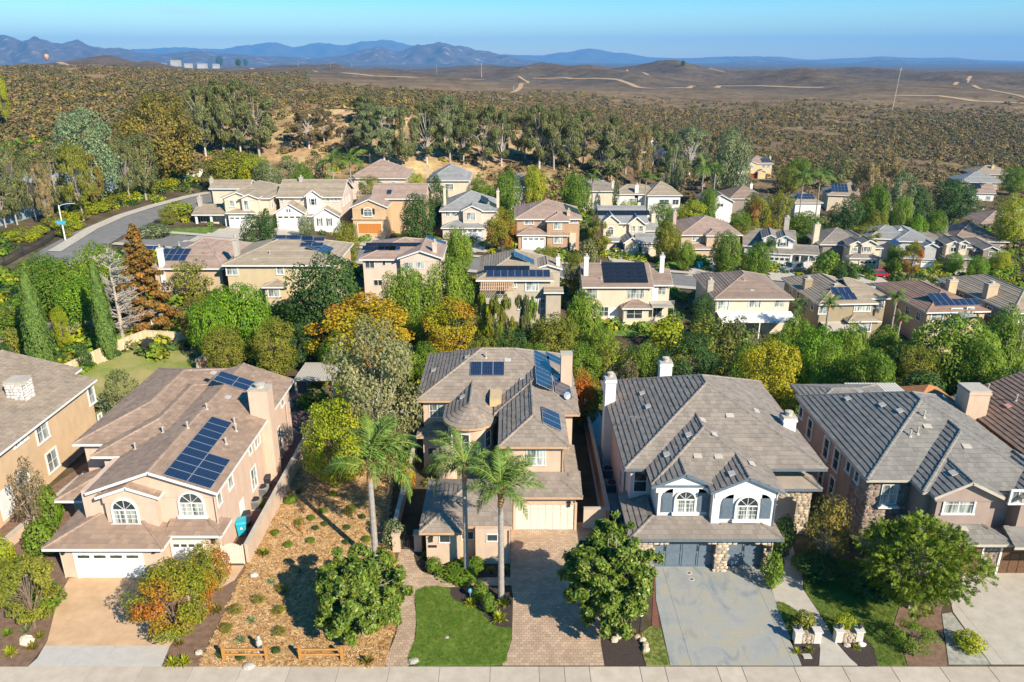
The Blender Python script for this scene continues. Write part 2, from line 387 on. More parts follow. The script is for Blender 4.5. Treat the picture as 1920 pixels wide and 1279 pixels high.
class House:
    def __init__(s, label, loc, rz=0.0, wall=None, roof=None, trim=None, near=False, group='houses of the neighbourhood', name='house', cat='house'):
        s.root = thing(name, label, cat, loc, rz, group)
        s.Mi = (Matrix.Translation(loc) @ Matrix.Rotation(rz, 4, 'Z')).inverted()
        s.M = s.Mi.inverted(); s.R3 = s.Mi.to_3x3()
        s.wall = wall; s.roofmat = roof; s.trim = trim or M_white; s.near = near
        s.wb = {}; s.deck = MB(); s.fas = MB(); s.cap = MB(); s.planes = []; s.rg = random.Random(label)
        s.solar_n = 0
    # --- pixel -> local
    def L(s, face, plane, px, py):
        o = s.Mi @ CAMV; d = s.R3 @ Vector(ray(px, py))
        t = (plane - (o.y if face in 'fb' else o.x)) / (d.y if face in 'fb' else d.x)
        return o + d * t
    def onplane(s, pl, px, py):
        o = s.Mi @ CAMV; d = s.R3 @ Vector(ray(px, py))
        t = (pl['p'] - o).dot(pl['n']) / d.dot(pl['n']); return o + d * t
    # --- walls
    def W(s, mat=None):
        mat = mat or s.wall
        return s.wb.setdefault(mat.name, (mat, MB()))[1]
    def vol(s, x0, x1, y0, y1, z0, z1, mat=None): s.W(mat).box(x0, x1, y0, y1, z0, z1)
    # --- roofs
    def plane(s, pts, open_edges=(), rot=True, fascia=True):
        P = [Vector(p) for p in pts]
        n = (P[1] - P[0]).cross(P[2] - P[0]).normalized()
        if n.z < 0: P = P[::-1]; n = -n; open_edges = [(b, a) for a, b in open_edges]
        u = Vector((0, 0, 1)).cross(n)
        u = u.normalized() if u.length > 1e-4 else Vector((1, 0, 0))
        v = n.cross(u)
        o = min(P, key=lambda p: (p.dot(v)))
        pl = {'P': P, 'n': n, 'u': u, 'v': v, 'p': o, 'poly': [((p - o).dot(u), (p - o).dot(v)) for p in P]}
        s.planes.append(pl)
        dn = Vector((0, 0, -.03)); d2 = Vector((0, 0, -.15))
        k = len(P)
        s.deck.add([p + dn for p in P] + [p + d2 for p in P], [list(range(k)), list(range(k, 2 * k))[::-1]] + [[k + i, k + (i + 1) % k, (i + 1) % k, i] for i in range(k)])
        if fascia:
            for a, b in open_edges:
                a = Vector(a); b = Vector(b); d = (b - a).normalized()
                s.fas.bar(a + Vector((0, 0, -.085)) - d * .02, b + Vector((0, 0, -.085)) + d * .02, .05, .2)
        return pl
    def capline(s, a, b, w=.26):
        a = Vector(a); b = Vector(b); d = b - a; Ln = d.length
        if Ln < .2: return
        d /= Ln; x = d.cross(Vector((0, 0, 1))).normalized() if abs(d.z) < .99 else Vector((1, 0, 0)); z = x.cross(d)
        step = .38 if s.near else Ln; k = max(1, int(round(Ln / step)))
        for i in range(k):
            p = a + d * (Ln * i / k); q = a + d * (Ln * (i + 1) / k + (.03 if s.near else 0)); h0 = .10 + s.rg.uniform(0, .015); h1 = .075 if s.near else h0
            s.cap.add([p - x * w / 2, p - x * w * .22 + z * h0, p + x * w * .22 + z * h0, p + x * w / 2,
                       q - x * w / 2, q - x * w * .22 + z * h1, q + x * w * .22 + z * h1, q + x * w / 2],
                      [(0, 1, 5, 4), (1, 2, 6, 5), (2, 3, 7, 6), (3, 2, 1, 0), (4, 5, 6, 7)])
    def roof(s, x0, x1, y0, y1, z, pitch, axis='y', ends=('hip', 'hip'), gw=None, gin=.45, wallto=None, caps=True):
        """eave rectangle x0..x1, y0..y1 at height z; ends: treatment of the low / high end of the ridge axis"""
        if axis == 'y': T = lambda a, b, c: (a, b, c); a0, a1, b0, b1 = x0, x1, y0, y1
        else: T = lambda a, b, c: (b, a, c); a0, a1, b0, b1 = y0, y1, x0, x1
        hw = (a1 - a0) / 2; am = (a0 + a1) / 2; zr = z + hw * pitch
        r0 = b0 + (hw if ends[0] == 'hip' else 0); r1 = b1 - (hw if ends[1] == 'hip' else 0)
        if r0 > r1: r0 = r1 = (r0 + r1) / 2
        A0, B0, C0, D0 = T(a0, b0, z), T(a1, b0, z), T(a1, b1, z), T(a0, b1, z)
        E0, E1 = T(am, r0, zr), T(am, r1, zr)
        res = {}
        def edges(lo, side):
            e = [lo]
            if ends[0] != 'hip': e.append((side[0], E0))
            if ends[1] != 'hip': e.append((side[1], E1))
            return e
        uniq = lambda pts: [p for i, p in enumerate(pts) if p != pts[i - 1]]
        res['lo'] = s.plane(uniq([A0, D0, E1, E0]), edges((A0, D0), (A0, D0)))
        res['hi'] = s.plane(uniq([B0, C0, E1, E0]), edges((B0, C0), (B0, C0)))
        if ends[0] == 'hip': res['e0'] = s.plane([A0, B0, E0], [(A0, B0)])
        if ends[1] == 'hip': res['e1'] = s.plane([C0, D0, E1], [(C0, D0)])
        if caps:
            s.capline(E0, E1)
            if ends[0] == 'hip': s.capline(A0, E0); s.capline(B0, E0)
            if ends[1] == 'hip': s.capline(C0, E1); s.capline(D0, E1)
        for i, e in enumerate(ends):        # gable triangles
            if e == 'gable':
                bw = (b0 + gin) if i == 0 else (b1 - gin - .2)
                zz = z - .1; w = s.W(gw)
                q = [(a0 + .35, z - .6), (a1 - .35, z - .6), (a1 - .35, zz + .35 * pitch - .06), (am, zr - .18), (a0 + .35, zz + .35 * pitch - .06)]
                if axis == 'y': w.yprism(q, bw, bw + .2)
                else: w.xprism(q, bw, bw + .2)
        names = {'y': {'lo': 'l', 'hi': 'r', 'e0': 'f', 'e1': 'b'}, 'x': {'lo': 'f', 'hi': 'b', 'e0': 'l', 'e1': 'r'}}[axis]
        return {names[k]: v for k, v in res.items()}
    # --- openings
    def win(s, face, plane, a, z, w, h, style='trim', dark=False):
        fm, pm = window_mesh(w, h, style)
        loc = (a, plane, z) if face in 'fb' else (plane, a, z)
        o = link('window', fm, s.root, loc, (0, 0, ROT[face]))
        link('pane', pm, o, mat=M_glassdark if dark else M_glasspale)
        return o
    def wc(s, face, plane, px, py, w, h, style='trim', dark=False):
        p = s.L(face, plane, px, py)
        return s.win(face, plane, p.x if face in 'fb' else p.y, p.z, w, h, style, dark)
    def wp(s, face, plane, px0, py0, px1, py1, style='trim', dark=False):
        p = s.L(face, plane, px0, py0); q = s.L(face, plane, px1, py1)
        if face in 'fb': return s.win(face, plane, (p.x + q.x) / 2, (p.z + q.z) / 2, max(.4, abs(q.x - p.x)), max(.4, abs(p.z - q.z)), style, dark)
    def garage(s, plane, px0, py0, px1, py1, mat, rows=4, cols=8, lite=True, near=False, frame=None, arch=False, z0=0.0):
        p = s.L('f', plane, px0, py0); q = s.L('f', plane, px1, py1)
        w = abs(q.x - p.x); h = p.z - z0; xc = (p.x + q.x) / 2
        b = MB(); b.box(-w / 2, w / 2, -.02, .05, 0, h)
        if not near:
            for r in range(rows):
                for c in range(cols):
                    x0 = -w / 2 + w * c / cols; b.box(x0 + .05, x0 + w / cols - .05, -.05, -.021, h * r / rows + .06, h * (r + 1) / rows - .06)
        d = b.build('garage_door', mat, s.root, (xc, plane, z0))
        if near:
            pm = MB(); pw = w / cols; ph = h / rows
            pm.box(.03, pw - .03, -.05, -.021, .025, ph - .025); pm.box(.12, pw - .12, -.062, -.0505, .1, ph - .1)
            me = pm.mesh('door_panel', mat)
            for r in range(rows):
                for c in range(cols): link('door_panel', me, d, (-w / 2 + pw * c, 0, ph * r))
        if lite:
            lt = MB(); k = 4
            for i in range(k):
                xx = -w / 2 + w * (i + .5) / k
                lt.box(xx - w / k * .36, xx + w / k * .36, -.075 if near else -.062, -.03, h - h / rows * .72, h - h / rows * .3)
            lt.build('door_window', M_glassdark, d)
        fr = MB(); t = .14; pr = -.12
        fr.box(-w / 2 - t, -w / 2, pr, .02, 0, h); fr.box(w / 2, w / 2 + t, pr, .02, 0, h); fr.box(-w / 2 - t, w / 2 + t, pr, .02, h, h + t)
        fr.build('garage_frame', frame or s.trim, s.root, (xc, plane, z0))
        return d
    def door(s, face, plane, a, z0, w, h, mat, knob=True):
        b = MB(); b.box(-w / 2, w / 2, -.05, .02, 0, h)
        for r in range(3): b.box(-w / 2 + .14, w / 2 - .14, -.065, -.051, h * (r / 3) + .1, h * (r + 1) / 3 - .08)
        loc = (a, plane, z0) if face in 'fb' else (plane, a, z0)
        o = b.build('door', mat, s.root, loc, (0, 0, ROT[face]))
        k = MB(); k.lathe([(.02, 0), (.04, .02), (.04, .06), (.01, .08)], 8); k.build('handle', M_grey, o, (w / 2 - .1, -.06, h * .45), (math.pi / 2, 0, 0))
        return o
    def chim(s, x0, x1, y0, y1, z0, z1, mat=None, cap=True, band=True, pot=True):
        b = MB(); b.box(x0, x1, y0, y1, z0, z1)
        if band: b.box(x0 - .07, x1 + .07, y0 - .07, y1 + .07, z1 - .30, z1 - .12)
        o = b.build('chimney', mat or s.wall, s.root)
        if cap:
            c = MB(); c.box(x0 - .04, x1 + .04, y0 - .04, y1 + .04, z1 + .001, z1 + .07)
            if pot:
                cx, cy = (x0 + x1) / 2, (y0 + y1) / 2; r = min(x1 - x0, y1 - y0) * .27
                c.lathe([(r, z1 + .07), (r, z1 + .32)], 10, (cx, cy, 0)); c.lathe([(r * 1.25, z1 + .36), (r * 1.25, z1 + .42), (.02, z1 + .5)], 10, (cx, cy, 0))
            c.build('chimney_cap', M_conc, o)
        return o
    def vent(s, pl, px, py, kind='pipe', mat=None):
        p = s.onplane(pl, px, py)
        if kind == 'pipe':
            b = MB(); b.lathe([(.16, -.05), (.15, .06), (.06, .10), (.06, .5), (.10, .5), (.10, .58), (.03, .6)], 8)
            b.build('vent_pipe', mat or M_conc, s.root, p)
        else:
            Mx = Matrix((pl['u'], pl['v'], pl['n'])).transposed().to_4x4()
            b = MB(); b.add([(-.3, -.22, .06), (.3, -.22, .06), (.3, .22, .05), (-.3, .22, .05), (-.3, -.22, .15), (.3, -.22, .15), (.3, .22, .075), (-.3, .22, .075)],
                            [(4, 5, 6, 7), (0, 1, 5, 4), (1, 2, 6, 5), (2, 3, 7, 6), (3, 0, 4, 7)])
            for q in (-.15, 0, .15): b.box(q - .05, q + .05, -.235, -.221, .07, .12)
            o = b.build('roof_vent', mat or M_concgrey, s.root, p); o.rotation_euler = Mx.to_euler()
    def solar(s, pl, px, py, nx, ny, land=False, skip=(), black=False, gap=.02):
        """px, py: pixel of the array's centre; nx modules along the eave, ny up the slope"""
        c = s.onplane(pl, px, py); w, h = (1.65, 1.0) if land else (1.0, 1.65)
        Mx = Matrix((pl['u'], pl['v'], pl['n'])).transposed().to_4x4(); e = Mx.to_euler()
        key = 'solar%d%d' % (land, black)
        if key not in _win:
            b = MB(); b.box(-w / 2, w / 2, -h / 2, h / 2, 0, .04)
            cells = MB(); cells.box(-w / 2 + .03, w / 2 - .03, -h / 2 + .03, h / 2 - .03, .0405, .0435)
            _win[key] = (b.mesh('solar_panel', M_dark if black else M_alu), cells.mesh('solar_cells', M_solarblack if black else M_solar))
        fm, cm = _win[key]
        for i in range(nx):
            for j in range(ny):
                if (i, j) in skip: continue
                p = c + pl['u'] * ((i - (nx - 1) / 2) * (w + gap)) + pl['v'] * ((j - (ny - 1) / 2) * (h + gap)) + pl['n'] * .13
                o = link('solar_panel', fm, s.root, p, e); link('solar_cells', cm, o)
        rb = MB()
        for j in range(ny):
            for q in (-.3, .3):
                v = (j - (ny - 1) / 2) * (h + gap) + q * h
                a = c + pl['u'] * (-(nx * (w + gap)) / 2) + pl['v'] * v + pl['n'] * .095; b2 = c + pl['u'] * ((nx * (w + gap)) / 2) + pl['v'] * v + pl['n'] * .095
                if not skip: rb.bar(a, b2, .04, .06)
        if rb.v: rb.build('panel_rail', M_alu, s.root)
    def stones(s, face, plane, a0, a1, z0, z1, hole=None, sz=.34, col=None, seed=1, limit=300, backs=None):
        rg = random.Random(seed); bk = MB()
        for (b0, b1, c0, c1) in (backs or [(a0, a1, z0, z1)]):
            if face == 'f': bk.box(b0, b1, plane - .015, plane + .05, c0, c1)
            elif face == 'l': bk.box(plane - .015, plane + .05, b0, b1, c0, c1)
            else: bk.box(plane - .05, plane + .015, b0, b1, c0, c1)
        o = bk.build('stone_wall', MATS['mortar'], s.root)
        if not STONE:
            for k in range(6):
                q = random.Random(k); b = MB(); n = 7; pts = []
                for i in range(n):
                    a = 2 * math.pi * i / n + q.uniform(-.2, .2); m = max(abs(math.cos(a)), abs(math.sin(a))); r = .5 / m * q.uniform(.82, 1.0)
                    pts.append((r * math.cos(a), r * math.sin(a)))
                vs = [(p[0], 0, p[1]) for p in pts] + [(p[0] * .82, -1, p[1] * .82) for p in pts]
                b.add(vs, [list(range(n, 2 * n))] + [[i, (i + 1) % n, n + (i + 1) % n, n + i] for i in range(n)]); STONE.append(b)
        z = z0; spots = []
        while z < z1 - .05:
            h = min(sz * rg.uniform(.55, .95), z1 - z); a = a0 - rg.uniform(0, .15)
            while a < a1 - .04:
                w = sz * rg.uniform(.8, 1.6); x0 = max(a, a0); x1 = min(a + w, a1); a += w
                if x1 - x0 < .06: continue
                cx, cz = (x0 + x1) / 2, z + h / 2 + rg.uniform(-.03, .03)
                if hole and hole(cx, cz): continue
                spots.append((cx, cz, (x1 - x0) * 1.02, h * 1.04, rg.uniform(.03, .075), rg.randrange(6)))
            z += h
        for i, (cx, cz, w, h, t, k) in enumerate(spots[:limit]):
            key = (k, col.name)
            if key not in STONEM: STONEM[key] = STONE[k].mesh('stone', col)
            loc = (cx, plane - .016, cz) if face == 'f' else (plane + (-.016 if face == 'l' else .016), cx, cz)
            link('stone', STONEM[key], o, loc, (0, 0, ROT[face]), (w, t, h))
        if len(spots) > limit:
            b = MB(); Rm = Matrix.Rotation(ROT[face], 4, 'Z')
            for (cx, cz, w, h, t, k) in spots[limit:]:
                loc = Vector((cx, plane - .016, cz)) if face == 'f' else Vector((plane + (-.016 if face == 'l' else .016), cx, cz))
                b.add([Rm @ Vector((v[0] * w, v[1] * t, v[2] * h)) + loc for v in STONE[k].v], STONE[k].f)
            tag(b.build('stone_facing', col, s.root), kind='stuff')
        return o
    # --- finishing: wall, roof and trim meshes
    def finish(s, tiles=False, course=.40, t=.05):
        for i, (mat, mb) in enumerate(s.wb.values()):
            s.wallobj = mb.build('wall', mat, s.root)
        rf = s.deck.build('roof', s.roofmat, s.root) if s.deck.v else None
        if s.fas.v: s.fas.build('fascia', s.trim, s.root)
        if s.cap.v: tag(s.cap.build('ridge_tiles', s.roofmat, s.root), kind='stuff')
        mb = MB(); tl = []; TW = .42
        for ip, pl in enumerate(s.planes):
            poly = pl['poly']; v1 = max(p[1] for p in poly); o, u, v, n = pl['p'], pl['u'], pl['v'], pl['n']
            k = 0; vv = 0.0
            while vv < v1 - .01:
                top = min(vv + course + .03, v1 + 1e-6)
                strip = clip2(clip2(poly, 1, vv, True), 1, top, False)
                if area2(strip) > .003:
                    if tiles:
                        u0 = min(p[0] for p in strip); u1 = max(p[0] for p in strip)
                        off = (k % 2) * TW / 2; j0 = math.floor((u0 - off) / TW); j1 = math.ceil((u1 - off) / TW)
                        for j in range(j0, j1):
                            ua = j * TW + off
                            pc = clip2(clip2(strip, 0, ua, True), 0, ua + TW - .006, False)
                            A = area2(pc)
                            if A > .004: tl.append((ip, pc, vv, A > .98 * (TW - .006) * (course + .03), ua, course))
                    else: tl.append((ip, strip, vv, False, 0, course))
                vv += course; k += 1
        if tiles:
            # tiles hidden under a higher roof are left out; the 300 nearest whole ones become single tiles
            keep = []
            for e in tl:
                pl = s.planes[e[0]]; cu = sum(p[0] for p in e[1]) / len(e[1]); cv = sum(p[1] for p in e[1]) / len(e[1])
                c = pl['p'] + pl['u'] * cu + pl['v'] * cv; hid = False
                for jp, q in enumerate(s.planes):
                    if jp == e[0]: continue
                    zz = q['p'].z - ((c.x - q['p'].x) * q['n'].x + (c.y - q['p'].y) * q['n'].y) / q['n'].z
                    if c.z + .25 < zz < c.z + 3:
                        pu = (Vector((c.x, c.y, zz)) - q['p']); a, b = pu.dot(q['u']), pu.dot(q['v'])
                        ins = True; P2 = q['poly']; sg = 0
                        for i in range(len(P2)):
                            x1, y1 = P2[i]; x2, y2 = P2[(i + 1) % len(P2)]
                            cr = (x2 - x1) * (b - y1) - (y2 - y1) * (a - x1)
                            if sg == 0: sg = 1 if cr > 0 else -1
                            elif cr * sg < 0: ins = False; break
                        if ins: hid = True; break
                if not hid: keep.append((e, (s.M @ c - CAMV).length, pl['n'].dot((s.Mi @ CAMV) - c) > 0))
            whole = sorted([x for x in keep if x[0][3] and x[2]], key=lambda x: x[1])[:300]
            single = set(id(x[0]) for x in whole)
            for e, _, _ in whole:
                pl = s.planes[e[0]]; Mx = Matrix((pl['u'], pl['v'], pl['n'])).transposed().to_4x4()
                tt = t * s.rg.uniform(.85, 1.2)
                link('roof_tile', tile_mesh(TW - .006, course + .03, t, s.roofobj), rf, pl['p'] + pl['u'] * e[4] + pl['v'] * e[2], Mx.to_euler(), (1, 1, tt / t))
            tl = [x[0] for x in keep if id(x[0]) not in single]
        for ip, pc, vv, full, ua, cs in tl:
            pl = s.planes[ip]; o, u, v, n = pl['p'], pl['u'], pl['v'], pl['n']; tt = t * s.rg.uniform(.8, 1.25)
            P = []; base = []
            for q in pc:
                f = (q[1] - vv) / (cs + .03); hh = tt + (.012 - tt) * f
                w = o + u * q[0] + v * q[1]; P.append(w + n * hh); base.append(w)
            k = len(P); nv = len(mb.v); mb.v.extend(tuple(x) for x in P)
            mb.f.append(list(range(nv, nv + k))); mb.m.append(0)
            for i in range(k):
                if abs(pc[i][1] - vv) < 1e-6 and abs(pc[(i + 1) % k][1] - vv) < 1e-6:
                    n2 = len(mb.v); mb.v.extend([tuple(base[i]), tuple(base[(i + 1) % k])])
                    mb.f.append([n2, n2 + 1, nv + (i + 1) % k, nv + i]); mb.m.append(0)
        if mb.v:
            o = mb.build('tile_field' if tiles else 'roof_tiles', s.roofmat, s.root)
            tag(o, kind='stuff')
        return s
STONE = []; STONEM = {}
mk('mortar', (.22, .19, .16), (.30, .26, .22), scale=6, rough=.95)
M_stoneD = mk('pale_field_stone', (.34, .26, .17), (.50, .43, .33), scale=2.0, rough=.95, bump=.4, bscale=12, objvar=.35, hue=.015)
M_stoneE = mk('brown_field_stone', (.20, .15, .12), (.36, .28, .22), scale=2.0, rough=.95, bump=.4, bscale=12, objvar=.35, hue=.015)
M_stoneW = mk('white_stone', (.5, .48, .45), (.62, .6, .57), scale=2.0, rough=.95, bump=.4, bscale=12, objvar=.25)
# ------------------------------------------------------------------ setting: terrain
def vcol_mat(name):
    m = bpy.data.materials.new(name); m.use_nodes = True; nt = m.node_tree; N = nt.nodes; L = nt.links
    b = N['Principled BSDF']; b.inputs['Roughness'].default_value = 1.0; b.inputs['Specular IOR Level'].default_value = .1
    at = N.new('ShaderNodeAttribute'); at.attribute_name = 'cover'
    tc = N.new('ShaderNodeTexCoord')
    def nz(scale, det, lo, hi):
        n = N.new('ShaderNodeTexNoise'); n.inputs['Scale'].default_value = scale; n.inputs['Detail'].default_value = det; n.inputs['Roughness'].default_value = .65
        L.new(tc.outputs['Object'], n.inputs['Vector'])
        r = N.new('ShaderNodeMapRange'); r.inputs[1].default_value = .3; r.inputs[2].default_value = .7; r.inputs[3].default_value = lo; r.inputs[4].default_value = hi
        L.new(n.outputs['Fac'], r.inputs[0]); return r.outputs[0], n
    a, na = nz(.022, 9, .55, 1.35); c, nb = nz(.6, 8, .7, 1.3)
    mu = N.new('ShaderNodeMath'); mu.operation = 'MULTIPLY'; L.new(a, mu.inputs[0]); m3 = N.new('ShaderNodeMath'); m3.operation = 'MULTIPLY'; e3, ne = nz(.12, 6, .62, 1.4); L.new(c, m3.inputs[0]); L.new(e3, m3.inputs[1]); L.new(m3.outputs[0], mu.inputs[1])
    hs = N.new('ShaderNodeHueSaturation'); L.new(at.outputs['Color'], hs.inputs['Color']); L.new(mu.outputs[0], hs.inputs['Value'])
    h, nh = nz(.06, 3, .485, .515); L.new(h, hs.inputs['Hue'])
    L.new(hs.outputs[0], b.inputs['Base Color'])
    bp = N.new('ShaderNodeBump'); bp.inputs['Strength'].default_value = .6; bp.inputs['Distance'].default_value = .3
    L.new(nb.outputs['Fac'], bp.inputs['Height']); L.new(bp.outputs[0], b.inputs['Normal'])
    MATS[name] = m; return m
def mix3(a, b, t): return tuple(x + (y - x) * t for x, y in zip(a, b))
def cover(X, Y):
    u = X / max(Y, 40.0)
    sub = (.10, .078, .045)
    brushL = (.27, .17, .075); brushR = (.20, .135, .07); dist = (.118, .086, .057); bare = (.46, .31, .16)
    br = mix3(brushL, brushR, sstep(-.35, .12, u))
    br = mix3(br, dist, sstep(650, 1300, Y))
    w = sstep(185, 230, Y)
    if u > .1: w = sstep(230, 330, Y)
    c = mix3(sub, br, w)
    b = sstep(205, 222, Y) * (1 - sstep(275, 300, Y)) * sstep(-.42, -.30, u) * (1 - sstep(.02, .12, u))
    b *= .55 + .45 * math.sin(X * .21 + 1.7 * math.sin(Y * .13)) * math.sin(Y * .17 + X * .07)
    return mix3(c, bare, max(0, min(.9, b * 1.1)))
rows = [-120, -60, -20, 0, 20, 34, 50, 66]
y = 69.0
while y < 92: rows.append(y); y += 2.0
while y < 24000: rows.append(y); y *= (1.022 if y < 330 else (1.03 if y < 650 else (1.012 if y < 2500 else 1.15)))
NU = 260
tv = []; tc_ = []
for y in rows:
    for i in range(NU + 1):
        q = -1 + 2 * i / NU; x = (abs(q) ** 1.15) * (1 if q > 0 else -1) * (110 + max(y, 0) * .95)
        z = terr(x, y) if y < 3600 else -12.0
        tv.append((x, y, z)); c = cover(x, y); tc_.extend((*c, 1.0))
tf = []
for r in range(len(rows) - 1):
    for i in range(NU):
        a = r * (NU + 1) + i; tf.append((a, a + 1, a + NU + 2, a + NU + 1))
tm = bpy.data.meshes.new('terrain'); tm.from_pydata(tv, [], tf)
at = tm.color_attributes.new('cover', 'FLOAT_COLOR', 'POINT'); at.data.foreach_set('color', tc_)
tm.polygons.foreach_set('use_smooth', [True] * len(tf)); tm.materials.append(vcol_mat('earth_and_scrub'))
tag(link('terrain', tm), kind='structure')

# distant mountains: ridge lines with real distance and relief
def ridge_at(tbl, px):
    if px <= tbl[0][0]: return tbl[0][1]
    for (a, ya), (b, yb) in zip(tbl, tbl[1:]):
        if px <= b:
            t = (px - a) / (b - a); t = t * t * (3 - 2 * t); return ya + (yb - ya) * t
    return tbl[-1][1]
def mountain(name, tbl, Y, mat, depth_m, seed, rough=1.0):
    rg = random.Random(seed); ph = [rg.uniform(0, 6.28) for _ in range(12)]
    p0, p1 = tbl[0][0], tbl[-1][0]; n = int((p1 - p0) / 3) + 1; K = 26; vs = []; fs = []
    for k in range(K + 1):
        t = k / K
        for i in range(n + 1):
            px = p0 + (p1 - p0) * i / n
            top = uy(px, ridge_at(tbl, px), Y + depth_m); ex = min(1, i / 6, (n - i) / 6)
            yy = Y + depth_m * t
            if k == K: zt = top.z
            x = top.x * (yy / (Y + depth_m)); base = -10.0
            q = math.sin(px / 23.0 + ph[0] + t * 3) * .5 + math.sin(px / 9.7 + ph[1] - t * 5) * .33 + math.sin(px / 51.0 + ph[2] + t * 2) * .6 + math.sin(px / 4.6 + ph[3] + 9 * t) * .16
            prof_ = t ** .85
            h = (top.z - base) * (prof_ + .30 * rough * q * math.sin(math.pi * min(1, t)) )
            if k == K: h = (top.z - base) * (1 + .018 * rough * (math.sin(px / 3.1 + ph[4]) + math.sin(px / 7.3 + ph[5])))
            vs.append((x, yy, base + h * ex))
    for i in range(n + 1):      # the far side
        px = p0 + (p1 - p0) * i / n; p = uy(px, ridge_at(tbl, px), Y + depth_m); vs.append((p.x * 1.1, Y + depth_m * 2, -10.0))
    for k in range(K + 1):
        for i in range(n):
            a = k * (n + 1) + i; fs.append((a, a + 1, a + n + 2, a + n + 1))
    me = bpy.data.meshes.new(name); me.from_pydata(vs, [], fs); me.materials.append(mat)
    tag(link(name, me), kind='structure')
M_mtn = mk('granite_and_chaparral', (.075, .055, .05), (.50, .40, .32), scale=.008, rough=1, detail=12, c3=(.12, .09, .075), lo=.42, hi=.74)
M_mtn2 = mk('far_mountain', (.10, .085, .07), (.15, .12, .10), scale=.002, rough=1, detail=8)
mountain('mountain_range', [(-900, 95), (-700, 70), (-420, 84), (-260, 72), (-120, 62), (0, 66), (45, 77), (75, 73), (110, 82), (142, 75), (170, 86), (200, 91), (219, 89), (262, 98), (300, 102), (345, 97), (372, 95), (430, 101), (520, 106), (620, 110), (700, 116)], 8000, M_mtn, 2000, 5)
mountain('mountain_range', [(560, 116), (640, 104), (690, 92), (710, 87), (740, 96), (790, 84), (825, 80), (860, 86), (905, 95), (945, 103), (985, 112), (1040, 118)], 10000, M_mtn, 1500, 8)
mountain('mountain_range', [(150, 104), (260, 92), (330, 89), (410, 92), (470, 84), (512, 79), (550, 88), (600, 80), (640, 85), (690, 77), (725, 75), (780, 86), (850, 98), (930, 102), (1010, 104), (1060, 98), (1105, 91), (1160, 99), (1230, 108), (1320, 112)], 17500, M_mtn2, 3000, 11, .6)
mountain('mountain_range', [(1180, 116), (1280, 109), (1370, 106), (1450, 106), (1520, 112), (1600, 109), (1650, 106), (1720, 109), (1780, 108), (1850, 113), (1930, 115), (2100, 108), (2350, 112), (2700, 104), (2900, 114)], 15500, M_mtn2, 2500, 14, .8)
mountain('mountain_range', [(1320, 120), (1420, 112), (1500, 115), (1590, 118), (1660, 112), (1740, 115), (1800, 112), (1880, 118), (2000, 114), (2200, 118)], 11000, M_mtn, 1800, 17)

# ------------------------------------------------------------------ ground sheets of the front yards
def inpoly(x, y, poly):
    c = False; n = len(poly)
    for i in range(n):
        x1, y1 = poly[i][:2]; x2, y2 = poly[(i + 1) % n][:2]
        if (y1 > y) != (y2 > y) and x < (x2 - x1) * (y - y1) / (y2 - y1) + x1: c = not c
    return c
def sheet(name, px, h, mat, kind='structure', onT=False, thick=.12, label=None, cat=None):
    pts = [(onterr(*p) if onT else un(p[0], p[1], 0)) for p in px]
    a = sum(pts[i].x * pts[(i + 1) % len(pts)].y - pts[(i + 1) % len(pts)].x * pts[i].y for i in range(len(pts)))
    if a < 0: pts = pts[::-1]
    n = len(pts); b = MB()
    if onT:
        x0, x1 = min(p.x for p in pts), max(p.x for p in pts); y0, y1 = min(p.y for p in pts), max(p.y for p in pts); st = .8
        P2 = [(p.x, p.y) for p in pts]; y = y0
        while y < y1:
            x = x0
            while x < x1:
                if inpoly(x + st / 2, y + st / 2, P2): b.poly([(a_, c_, terr(a_, c_) + h + .06) for a_, c_ in ((x, y), (x + st, y), (x + st, y + st), (x, y + st))])
                x += st
            y += st
        o = b.build(name, mat); tag(o, label, cat, kind=kind); return o, pts
    b.add([(p.x, p.y, p.z + h) for p in pts] + [(p.x, p.y, p.z + h - thick) for p in pts],
          [list(range(n))] + [[i, n + i, n + (i + 1) % n, (i + 1) % n] for i in range(n)])
    o = b.build(name, mat); tag(o, label, cat, kind=kind); return o, pts
def smooth(px, k=4):                       # closed Catmull-Rom outline
    out = []; n = len(px)
    for i in range(n):
        p0, p1, p2, p3 = px[i - 1], px[i], px[(i + 1) % n], px[(i + 2) % n]
        for j in range(k):
            t = j / k
            out.append(tuple(.5 * ((2 * p1[c]) + (-p0[c] + p2[c]) * t + (2 * p0[c] - 5 * p1[c] + 4 * p2[c] - p3[c]) * t * t + (-p0[c] + 3 * p1[c] - 3 * p2[c] + p3[c]) * t ** 3) for c in (0, 1)))
    return out
M_soil = mk('garden_soil', (.14, .085, .055), (.22, .14, .095), scale=2.5, rough=1, bump=.6, bscale=18, bdist=.05)
M_barkm = mk('dark_bark_mulch', (.035, .025, .022), (.075, .055, .045), scale=14, rough=1, bump=.8, bscale=40, bdist=.04)
M_redmulch = mk('red_mulch', (.16, .06, .04), (.24, .10, .07), scale=10, rough=1, bump=.8, bscale=40, bdist=.04)
M_chip = mk('wood_chip_mulch', (.31, .175, .072), (.48, .31, .145), scale=3, rough=1, bump=.8, bscale=30, bdist=.05, c3=(.40, .245, .105), detail=12)
M_lawn = mk('lawn_soil', (.06, .12, .014), (.14, .205, .03), scale=.9, rough=1, bump=.6, bscale=60, bdist=.03)
M_lawnpatchy = mk('patchy_lawn_soil', (.15, .20, .035), (.32, .27, .11), scale=.30, rough=1, bump=.6, bscale=50, bdist=.03, detail=8)
M_lawndark = mk('dark_lawn_soil', (.08, .13, .02), (.15, .18, .035), scale=.7, rough=1, bump=.6, bscale=60, bdist=.03)
M_tanconc = mk('tan_concrete', (.44, .29, .165), (.56, .38, .23), scale=.7, rough=.9, bump=.08, bscale=40, detail=9, c3=(.50, .335, .20))
